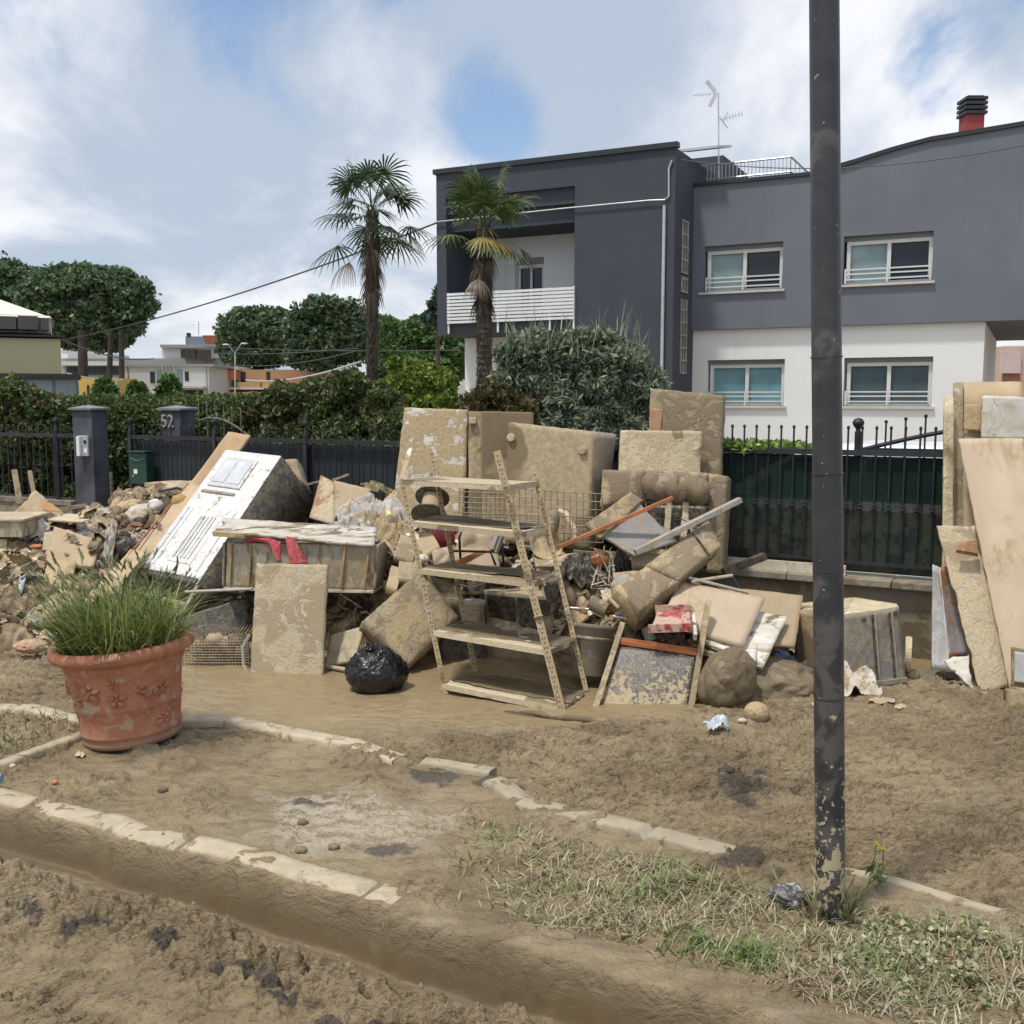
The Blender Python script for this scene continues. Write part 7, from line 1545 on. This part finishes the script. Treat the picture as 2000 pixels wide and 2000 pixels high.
for k, (x, y, w_, rr, lb) in enumerate(((1722, 1372, .07, .3, 'bent cardboard piece on the mud right of the white sheet'), (1712, 1358, .05, 1.2, 'small curled cardboard strip at the cabinet foot'), (1755, 1385, .05, .1, 'thin pale scrap on the mud right of the cardboard'), (1600, 1380, .05, .1, 'small pale scrap beside the lamp post')))  :
    p = GG(x, y); V, F = crumple(p+Vector((0, 0, .02)), w_*2.2, w_*1.4, .03, seed=90+k, n=12, rot=rr, freq=1.2); tag(arr_obj('cardboard_scrap', V, F, m_card), lb, 'scrap')
# ---------------------------------------------------------------- boards at the right edge
S('profile', 'slim white upright frame bar, leftmost of the right-hand boards', 'frame bar', [(1847, 773, 7.0), (1863, 773, 7.0), (1862, 1330, 6.75), (1841, 1330, 6.75)], .03, m_peel, warp=.002, streak=None) if False else S('frame_bar', 'slim white upright frame bar, leftmost of the right-hand boards', 'frame bar', [(1847, 773, 7.02), (1863, 773, 7.02), (1860, 1300, 6.78), (1840, 1300, 6.78)], .03, m_cream, warp=.002)
S('frame_bar', 'tan upright door edge with screw holes beside the slim white bar', 'frame bar', [(1866, 747, 7.1), (1881, 746, 7.1), (1884, 1300, 6.85), (1864, 1300, 6.85)], .04, m_smear, warp=.002)
S('wardrobe_panel', 'tall tan wardrobe panel, rearmost of the right-hand boards', 'panel', [(1881, 746, 7.12), (1996, 745, 7.05), (2010, 1340, 6.75), (1884, 1310, 6.8)], .03, m_card, warp=.004)
S('small_panel', 'small grey-brown square board hanging on the wardrobe panel', 'board', [(1884, 791, 7.02), (1918, 789, 7.0), (1917, 841, 6.98), (1883, 840, 7.0)], .012, m_board)
S('small_panel', 'lower tan square board under the grey-brown one', 'board', [(1884, 846, 7.01), (1917, 845, 7.0), (1916, 866, 6.98), (1884, 862, 7.0)], .012, m_smear)
S('panel', 'bright white panel high on the right edge', 'panel', [(1920, 773, 6.95), (2040, 776, 6.9), (2040, 860, 6.88), (1917, 857, 6.93)], .02, muddy('bright_panel', (.74, .72, .65), .2, 4, .6, .05, bd=.002), warp=.003)
S('plywood_sheet', 'tall clean pinkish plywood sheet leaning on the right', 'plywood', [(1872, 857, 6.9), (1999, 855, 6.85), (2080, 1400, 6.05), (1972, 1343, 6.2)], .015, m_pinkply, warp=.006, nx=20, ny=40)
V, F = grid_slab([P(1830, 1026, 6.75), P(1905, 1026, 6.7), P(1976, 1340, 6.25), P(1915, 1358, 6.22)], .02, seed=61, warp=.010, notch=.10, edge=.005, nx=20, ny=36); tag(arr_obj('plaster_board', V, F, m_smear), 'broken muddy plasterboard leaning left of the clean plywood', 'plasterboard')
V, F = grid_slab([P(1872, 1060, 6.58), P(1908, 1052, 6.56), P(1912, 1084, 6.53), P(1866, 1074, 6.55)], .03, seed=62, warp=.02, notch=.2, edge=.01); tag(arr_obj('brick_scrap', V, F, muddy('brick_orange', (.40, .17, .09), .3, 8, .8, .1)), 'orange broken crust sticking to the plasterboard', 'crust')
S('metal_profile', 'white folded metal sheet, narrow at the top, beside the wall end', 'metal sheet', [(1821, 1102, 6.85), (1834, 1108, 6.72), (1856, 1312, 6.5), (1818, 1308, 6.6)], .01, m_white, warp=.004)
S('metal_profile', 'grey folded side of the white metal sheet with orange patch', 'metal sheet', [(1834, 1108, 6.72), (1851, 1106, 6.82), (1892, 1280, 6.6), (1856, 1290, 6.52)], .01, muddy('patched', (.36, .37, .40), .38, 4, .5, .1, dry=(.42, .20, .10), bd=.003), warp=.004)
V, F = grid_slab([P(1846, 1290, 6.4), P(1892, 1280, 6.38), P(1898, 1345, 6.28), P(1876, 1325, 6.3)], .02, seed=63, warp=.03, notch=.2, edge=.02, nx=24, ny=24); tag(arr_obj('foam_sheet', V, F, m_peel), 'torn white foam flap between the metal sheet and plasterboard', 'foam')
rod('lath', 'thin pink lath end lying on the mud at the plasterboard foot', 'lath', (1912, 1352, 6.2), (1946, 1358, 6.15), .01, m_pinkply, sq=(.02, .012))
pf = thing('picture_frame', 'dark framed pale picture at the right edge', 'picture frame', P(1990, 1340, 6.0))
S('frame', None, None, [(1977, 1264, 6.0), (2040, 1274, 5.95), (2040, 1352, 5.9), (1976, 1340, 5.95)], .03, m_board, parent=pf, warp=.001)
S('picture', None, None, [(1982, 1272, 5.985), (2040, 1281, 5.935), (2040, 1341, 5.885), (1981, 1332, 5.935)], .01, muddy('faded_print', (.42, .47, .48), .3, 9, .4, .1, bd=.001), parent=pf, warp=0, edge=0)
S('crate', 'low brown wooden box under the picture frame', 'box', [(1975, 1346, 5.93), (2040, 1358, 5.88), (2040, 1392, 5.86), (1975, 1384, 5.9)], .2, m_board, warp=.003)

# ================================================================== THE BIG POT
pc = GG(233, 1470); pot = thing('potted_plant', 'large terracotta pot with relief flowers, full of tall green barley-like grass', 'potted plant', pc)
terra, t, b = new_mat('terracotta'); v = ocoord(t)
a1 = noise(t, v, 5, 7, .6, .4); a2_ = noise(t, v, 9, 6, .6, 1.0); sepz = NN(t, 'ShaderNodeSeparateXYZ'); LK(t, NN(t, 'ShaderNodeTexCoord').outputs['Object'], sepz.inputs[0])
cc_ = mixc(t, mrange(t, a1, .3, .7), (.33, .125, .065), (.45, .19, .11)); cc_ = mixc(t, mth(t, 'MULTIPLY', mrange(t, noise(t, v, 30, 5), .45, .7), .3), cc_, (.55, .30, .20))
cc_ = mixc(t, mth(t, 'MULTIPLY', mrange(t, a2_, .57, .61), .8), cc_, (.42, .33, .21)); cc_ = mixc(t, mth(t, 'MULTIPLY', mrange(t, mth(t, 'ADD', sepz.outputs[2], mth(t, 'MULTIPLY', a1, .12)), .17, .10), .65), cc_, (.25, .17, .115))
LK(t, cc_, b.inputs['Base Color']); b.inputs['Roughness'].default_value = .82; bump(t, b, mth(t, 'ADD', noise(t, v, 40, 5), mth(t, 'MULTIPLY', a2_, .7)), .004)
kx = pc.y/2000.0; R0 = 98*kx; R1 = 128*kx; Hh = (1452-1262)*kx*1.02
axp = Vector((-.075, .0, 1)).normalized(); pbm = pc+Vector((0, .20, .022)); R0, R1 = .248, .325; Hh = .50
prof = [(R0-.012, 0), (R0, .008), (R0+.004, .028), (R0-.003, .036), (R0+.001, .052), (R0+.009, .058), (R0+.009, .070), (R0+.002, .076), (R0+.020, .20), (R0+.026, .207), (R0+.026, .217), (R0+.021, .224), (R0+.042, .38), (R0+.046, .40), (R0+.056, .412), (R0+.060, .43), (R0+.058, .446),
        (R1+.012, .455), (R1+.034, .468), (R1+.043, .488), (R1+.040, .508), (R1+.026, .522), (R1+.005, .525), (R1-.012, .515), (R1-.022, .49), (R1-.03, .43), (R1-.05, .42)]
MB().lathe(pbm, prof, 72, axis=axp, close=False).build('pot', terra, pot, smooth=True)
def flower(th, z, s, nm='relief_flower', grapes=False):
    rr = R0+.020+(z-.2)*.13; d = Vector((math.sin(th), -math.cos(th), 0)); sd_ = Vector((math.cos(th), math.sin(th), 0)); c = pbm+axp*z+d*rr; up = axp; q = MB()
    def pet(cx_, cz_, rx, rz, ang):
        base = len(q.v); N = 10; cen = c+sd_*cx_+up*cz_
        for k in range(N):
            t_ = 2*math.pi*k/N; a = rx*math.cos(t_); e = rz*math.sin(t_); q.v.append(cen+sd_*(a*math.cos(ang)-e*math.sin(ang))+up*(a*math.sin(ang)+e*math.cos(ang))-d*.004)
        for k in range(N):
            t_ = 2*math.pi*k/N; a = rx*.6*math.cos(t_); e = rz*.6*math.sin(t_); q.v.append(cen+sd_*(a*math.cos(ang)-e*math.sin(ang))+up*(a*math.sin(ang)+e*math.cos(ang))+d*.012*s/.03)
        for k in range(N): q.f.append((base+k, base+(k+1) % N, base+N+(k+1) % N, base+N+k))
        q.f.append(tuple(base+N+k for k in range(N)))
    if grapes:
        rg = random.Random(3)
        for k in range(22): pet(rg.uniform(-.085, .085), rg.uniform(-.03, .03)*(1-abs(rg.uniform(-.5, .5))), .013, .013, 0)
    else:
        for k in range(5): a = k*2*math.pi/5+.3; pet(math.cos(a)*s*.62, math.sin(a)*s*.62, s*.50, s*.34, a)
        pet(0, 0, s*.25, s*.25, 0)
    q.build(nm, terra, pot, smooth=True)
for th, z, s in ((-.28, .315, .040), (.18, .280, .036), (-.66, .262, .032), (.16, .36, .024), (1.0, .15, .030), (-.60, .345, .020), (-1.25, .30, .035)): flower(th, z, s*1.25)
flower(.82, .305, .03, 'relief_grapes', True)
o = MB().lathe(pbm+axp*.445, [(R1-.02, 0), (.1, .02), (0, .03)], 40, axis=axp, close=False).build('soil', plain('potting_soil', (.06, .045, .03), .9, 0, .4, 12, .01), pot)
rng = np.random.default_rng(11); n = 2300
rr = (R1-.03)*np.sqrt(rng.random(n)); aa = rng.uniform(0, 6.283, n); top = pbm+axp*.45
bs = np.stack([top.x+rr*np.cos(aa), top.y+rr*np.sin(aa), np.full(n, top.z)], 1)
az = aa+rng.normal(0, .7, n); az = np.where(rng.random(n) < .45, math.pi+rng.normal(0, .8, n), az)
gcol = np.array([(.17, .23, .055), (.12, .17, .045), (.25, .31, .09), (.34, .37, .14), (.40, .37, .19), (.30, .24, .11)])[rng.choice(6, n, p=[.26, .22, .22, .15, .09, .06])]*(.75+.5*rng.random((n, 1)))
L = np.where(rng.random(n) < .45, rng.uniform(.30, .55, n), rng.uniform(.12, .34, n))*(1-.15*(rr/R1)); parts = [ribbons(bs, az, L, rng.uniform(.005, .014, n), rng.uniform(.4, 1.9, n), gcol, seg=6, rise=rng.uniform(1.22, 1.57, n)-.12*rr/R1)]
V, F, C = merge(parts); o = arr_obj('grass_blades', V, F, leaf, pot, cols=C); o['kind'] = 'stuff'
# seed heads
parts = []; n2_ = 150; idx = rng.choice(n, n2_, replace=False)
hb = bs[idx]; ha = np.where(rng.random(n2_) < .7, math.pi+rng.normal(0, .6, n2_), rng.uniform(-1, 1, n2_)); hl = rng.uniform(.34, .56, n2_)
V, F, C = ribbons(hb, ha, hl, np.full(n2_, .004), rng.uniform(.3, 1.3, n2_), np.tile((.16, .22, .06), (n2_, 1)), seg=6, rise=rng.uniform(1.2, 1.5, n2_)); parts.append((V, F, C))
tips = V.reshape(n2_, 14, 3); t1 = (tips[:, 12]+tips[:, 13])/2; t0 = (tips[:, 10]+tips[:, 11])/2; dirs = (t1-t0)/np.linalg.norm(t1-t0, axis=1)[:, None]
hc = np.array([(.17, .21, .09), (.24, .25, .12), (.14, .15, .08)])[rng.integers(0, 3, n2_)]
for j in range(10):
    azj = rng.uniform(0, 6.28, n2_); p = t1+dirs*(.006*j); el = np.arcsin(np.clip(dirs[:, 2], -1, 1)); azh = np.arctan2(dirs[:, 1], dirs[:, 0])
    parts.append(ribbons(p, azh+rng.normal(0, .35, n2_), np.full(n2_, .04), np.full(n2_, .009), rng.uniform(-.2, .4, n2_), hc, seg=2, rise=el+rng.normal(0, .3, n2_)))
V, F, C = merge(parts); o = arr_obj('seed_heads', V, F, leaf, pot, cols=C); o['kind'] = 'stuff'

# ================================================================== GRASS ON THE VERGE
def scatter_grass(name, label, npts, region, dens, seed, Lr, Wr, cols, pc_, bend=(.4, 1.6), rise=(.35, 1.5), clumpy=4.0):
    rng = np.random.default_rng(seed); x0, x1, y0, y1 = region
    X = rng.uniform(x0, x1, npts); Y_ = rng.uniform(y0, y1, npts); h_, pale_, dark_, wet_, ins_, damp_ = ground_h(X, Y_); px, py = proj(X, Y_, h_)
    sfv = sdist(X, Y_, FE); d = dens(px, py, X, Y_)*ins_*sstep(-.12, -.22, sfv+.10*fbm(X*3, Y_*3, o=3, seed=79)); k = rng.random(npts) < d; X, Y_, h_, px, py = X[k], Y_[k], h_[k], px[k], py[k]; n = len(X)
    c = np.array(cols)[rng.choice(len(cols), n, p=pc_)]*(.7+.6*rng.random((n, 1)))
    gn = sstep(.0, .35, fbm(X*2.3, Y_*2.3, o=2, seed=77))[:, None]*(rng.random((n, 1)) < .55)
    c = c*(1-gn)+gn*np.array((.15, .22, .06))*(.7+.6*rng.random((n, 1)))
    V, F, C = ribbons(np.stack([X, Y_, h_-.004], 1), rng.uniform(0, 6.283, n), rng.uniform(*Lr, n)*(1+.5*gn[:, 0]), rng.uniform(*Wr, n), rng.uniform(*bend, n), c, seg=4, rise=rng.uniform(*rise, n))
    o = arr_obj(name, V, F, leaf, cols=C); tag(o, label, 'grass', kind='stuff'); return o
def dens_main(px, py, X, Y_):
    cl = sstep(-.15, .12, fbm(X*4, Y_*4, o=3, seed=71)); a = sstep(820, 1250, px+60*fbm(X*2, Y_*2, o=2, seed=72))
    tr = py-(1640+(px-800)*.06); lowb = sstep(0, 60, (1795+(px-900)*.285)-py+0*px)
    up = sstep(0, 40, py-(1590+(px-1000)*.235)-6); d = a*up*(.30+.70*cl)
    gap = np.exp(-(((px-1180)/110)**2+((py-1655)/30)**2)); return np.clip(d*(1-.85*gap)*(.35+.65*sstep(0, 25, (1850+(px-1000)*.30)-py)), 0, 1)
DRY = [(.44, .385, .25), (.34, .29, .18), (.50, .45, .32), (.22, .175, .105), (.27, .29, .14), (.17, .21, .08)]
scatter_grass('grass', 'flattened mud-coated grass with green tufts round the lamp post', 150000, (-.8, 3.4, 2.0, 4.9), dens_main, 31, (.025, .085), (.003, .0075), DRY, [.26, .24, .12, .16, .13, .09], rise=(.1, 1.25))
def dens_left(px, py, X, Y_): return (sstep(180, 110, px))*sstep(1395, 1405, py)*sstep(0, 12, 1478-.36*px-py)*(.35+.65*sstep(-.1, .1, fbm(X*4, Y_*4, o=3, seed=73)))
scatter_grass('grass', 'patch of muddy green grass behind the left kerb', 9000, (-4.5, -1.8, 5.0, 6.6), dens_left, 32, (.03, .09), (.004, .008), [(.16, .17, .07), (.11, .14, .05), (.28, .24, .14), (.20, .16, .09)], [.35, .3, .2, .15])
# broad-leaved weeds right of the post
rng = np.random.default_rng(8); bl3 = []
for k in range(60):
    p = GG(rng.uniform(1640, 2050), rng.uniform(1790, 1960)); bl3.append((p.x, p.y, p.z+.012, .05, .05, .02, 1))
V, F, C = leaves(bl3, 3600, .016, [(.34, .36, .19), (.44, .41, .26), (.22, .26, .11), (.50, .45, .30)], seed=9, aspect=1.3, shell=.1); o = arr_obj('ground_cover', V, F, leaf, cols=C); tag(o, 'low broad-leaved weeds dusted with mud right of the lamp post', 'weeds', kind='stuff')
# yellow flowering weed
def weed(label, stems, seed):
    base = GG(*stems[0][0]); r_ = thing('flowering_weed', label, 'weed', base)
    for (bx, by), (tx, ty) in stems:
        b_ = GG(bx, by); tpt = P(tx, ty, b_.y); MB().tube([b_, (b_+tpt)/2+Vector((.01, 0, 0)), tpt], .0028, 5).build('stem', muddy('stem_green', (.14, .18, .06), .3, 20, .8, .1, bd=0) if 'stem_green' not in MATS else MATS['stem_green'], r_)
        V, F, C = leaves([((b_.x+tpt.x)/2, b_.y, (b_.z+tpt.z)/2, .02, .02, abs(tpt.z-b_.z)*.5, 1)], 14, .014, [(.20, .24, .09), (.12, .17, .05)], seed=seed+int(tx), aspect=3, shell=.1); arr_obj('leaves', V, F, leaf, r_, cols=C)
        V, F, C = leaves([(tpt.x, tpt.y, tpt.z, .007, .007, .004, 1)], 40, .007, [(.75, .62, .02), (.80, .70, .05)], seed=seed+int(ty), aspect=1.6, shell=.1); arr_obj('flower', V, F, leaf, r_, cols=C)
weed('yellow-flowered weed with two blooms right of the lamp post', [((1690, 1745), (1711, 1647)), ((1712, 1740), (1725, 1657))], 1)
weed('yellow-flowered weed growing against the front of the lamp post', [((1625, 1800), (1602, 1652)), ((1640, 1800), (1617, 1590))], 2)
rng = np.random.default_rng(18); n = 120; pp = [GG(1600+rng.uniform(-15, 60), 1800+rng.uniform(-15, 10)) for _ in range(n)]
V, F, C = ribbons(np.array([p[:] for p in pp]), rng.uniform(0, 6.28, n), rng.uniform(.08, .24, n), rng.uniform(.005, .014, n), rng.uniform(.1, 1.0, n), np.array([(.40, .36, .22), (.22, .24, .10), (.16, .19, .07)])[rng.integers(0, 3, n)], seg=4, rise=rng.uniform(1.0, 1.5, n)); o = arr_obj('grass', V, F, leaf, cols=C); tag(o, 'tuft of tall dusty grass at the foot of the lamp post', 'grass', kind='stuff')
# small litter
p = GG(157, 1478); V, F = crumple(p+Vector((0, 0, .02)), .05, .05, .04, seed=3, n=10); tag(arr_obj('packet', V, F, muddy('cream_orange', (.70, .52, .32), .3, 9, .6, 0)), 'small cream and orange packet at the foot of the pot', 'packet')
p = GG(108, 1531); V, F = lump(p+Vector((0, 0, .008)), (.014, .012, .010), .3, 2, seed=4, sub=2); tag(arr_obj('orange_scrap', V, F, m_orange, smooth=True), 'tiny orange scrap on the mud left of the pot', 'scrap')
p = GG(25, 1500); V, F = lump(p+Vector((0, 0, .008)), (.014, .012, .012), .3, 2, seed=5, sub=2); tag(arr_obj('pebble', V, F, m_cloth, smooth=True), 'small whitish pebble near the left kerb corner', 'pebble')
p = GG(0, 1533); o = MB().tube([p+Vector((-.05, 0, .03)), p+Vector((.01, 0, .03))], .022, 10).build('bottle', glassy('blue_plastic', (.16, .32, .50), .2)); tag(o, 'end of a light blue plastic bottle at the left edge', 'bottle')
for k, (x, y, lb) in enumerate(((588, 1664, 'brown stone half buried in the pale crust'), (652, 1658, 'flat brown stone on the pale crust'), (592, 1610, 'dark pebble on the pale crust, highest of three'), (318, 1546, 'small dark pebble on the mud near the pot shadow'))):
    p = GG(x, y); V, F = lump(p+Vector((0, 0, .008)), (.022, .016, .014), .25, 1.5, seed=140+k, sub=3); tag(arr_obj('pebble', V, F, m_sack, smooth=True), lb, 'stone')
p = GG(1556, 1765); V, F = lump(p+Vector((-.02, 0, .03)), (.062, .04, .030), .5, 2.6, seed=44, sub=4); tag(arr_obj('rag', V, F, muddy('black_white_rag', (.05, .05, .06), .35, 11, .9, .1, dry=(.45, .42, .38)), smooth=True), 'black and white muddy rag left of the lamp post foot', 'rag')
p0, p1, p2_ = GG(985, 1392), GG(1100, 1406), GG(1260, 1428)
o = MB().tube([p0+Vector((0, 0, .01)), p0.lerp(p1, .5)+Vector((0, 0, .02)), p1+Vector((0, 0, .012)), p1.lerp(p2_, .5)+Vector((0, .01, .02)), p2_+Vector((0, 0, .01))], .018, 7, rs=[.004, .014, .02, .016, .008]).build('root', m_sack, smooth=True); tag(o, 'long muddy root lying on the smooth silt before the shelf unit', 'root')
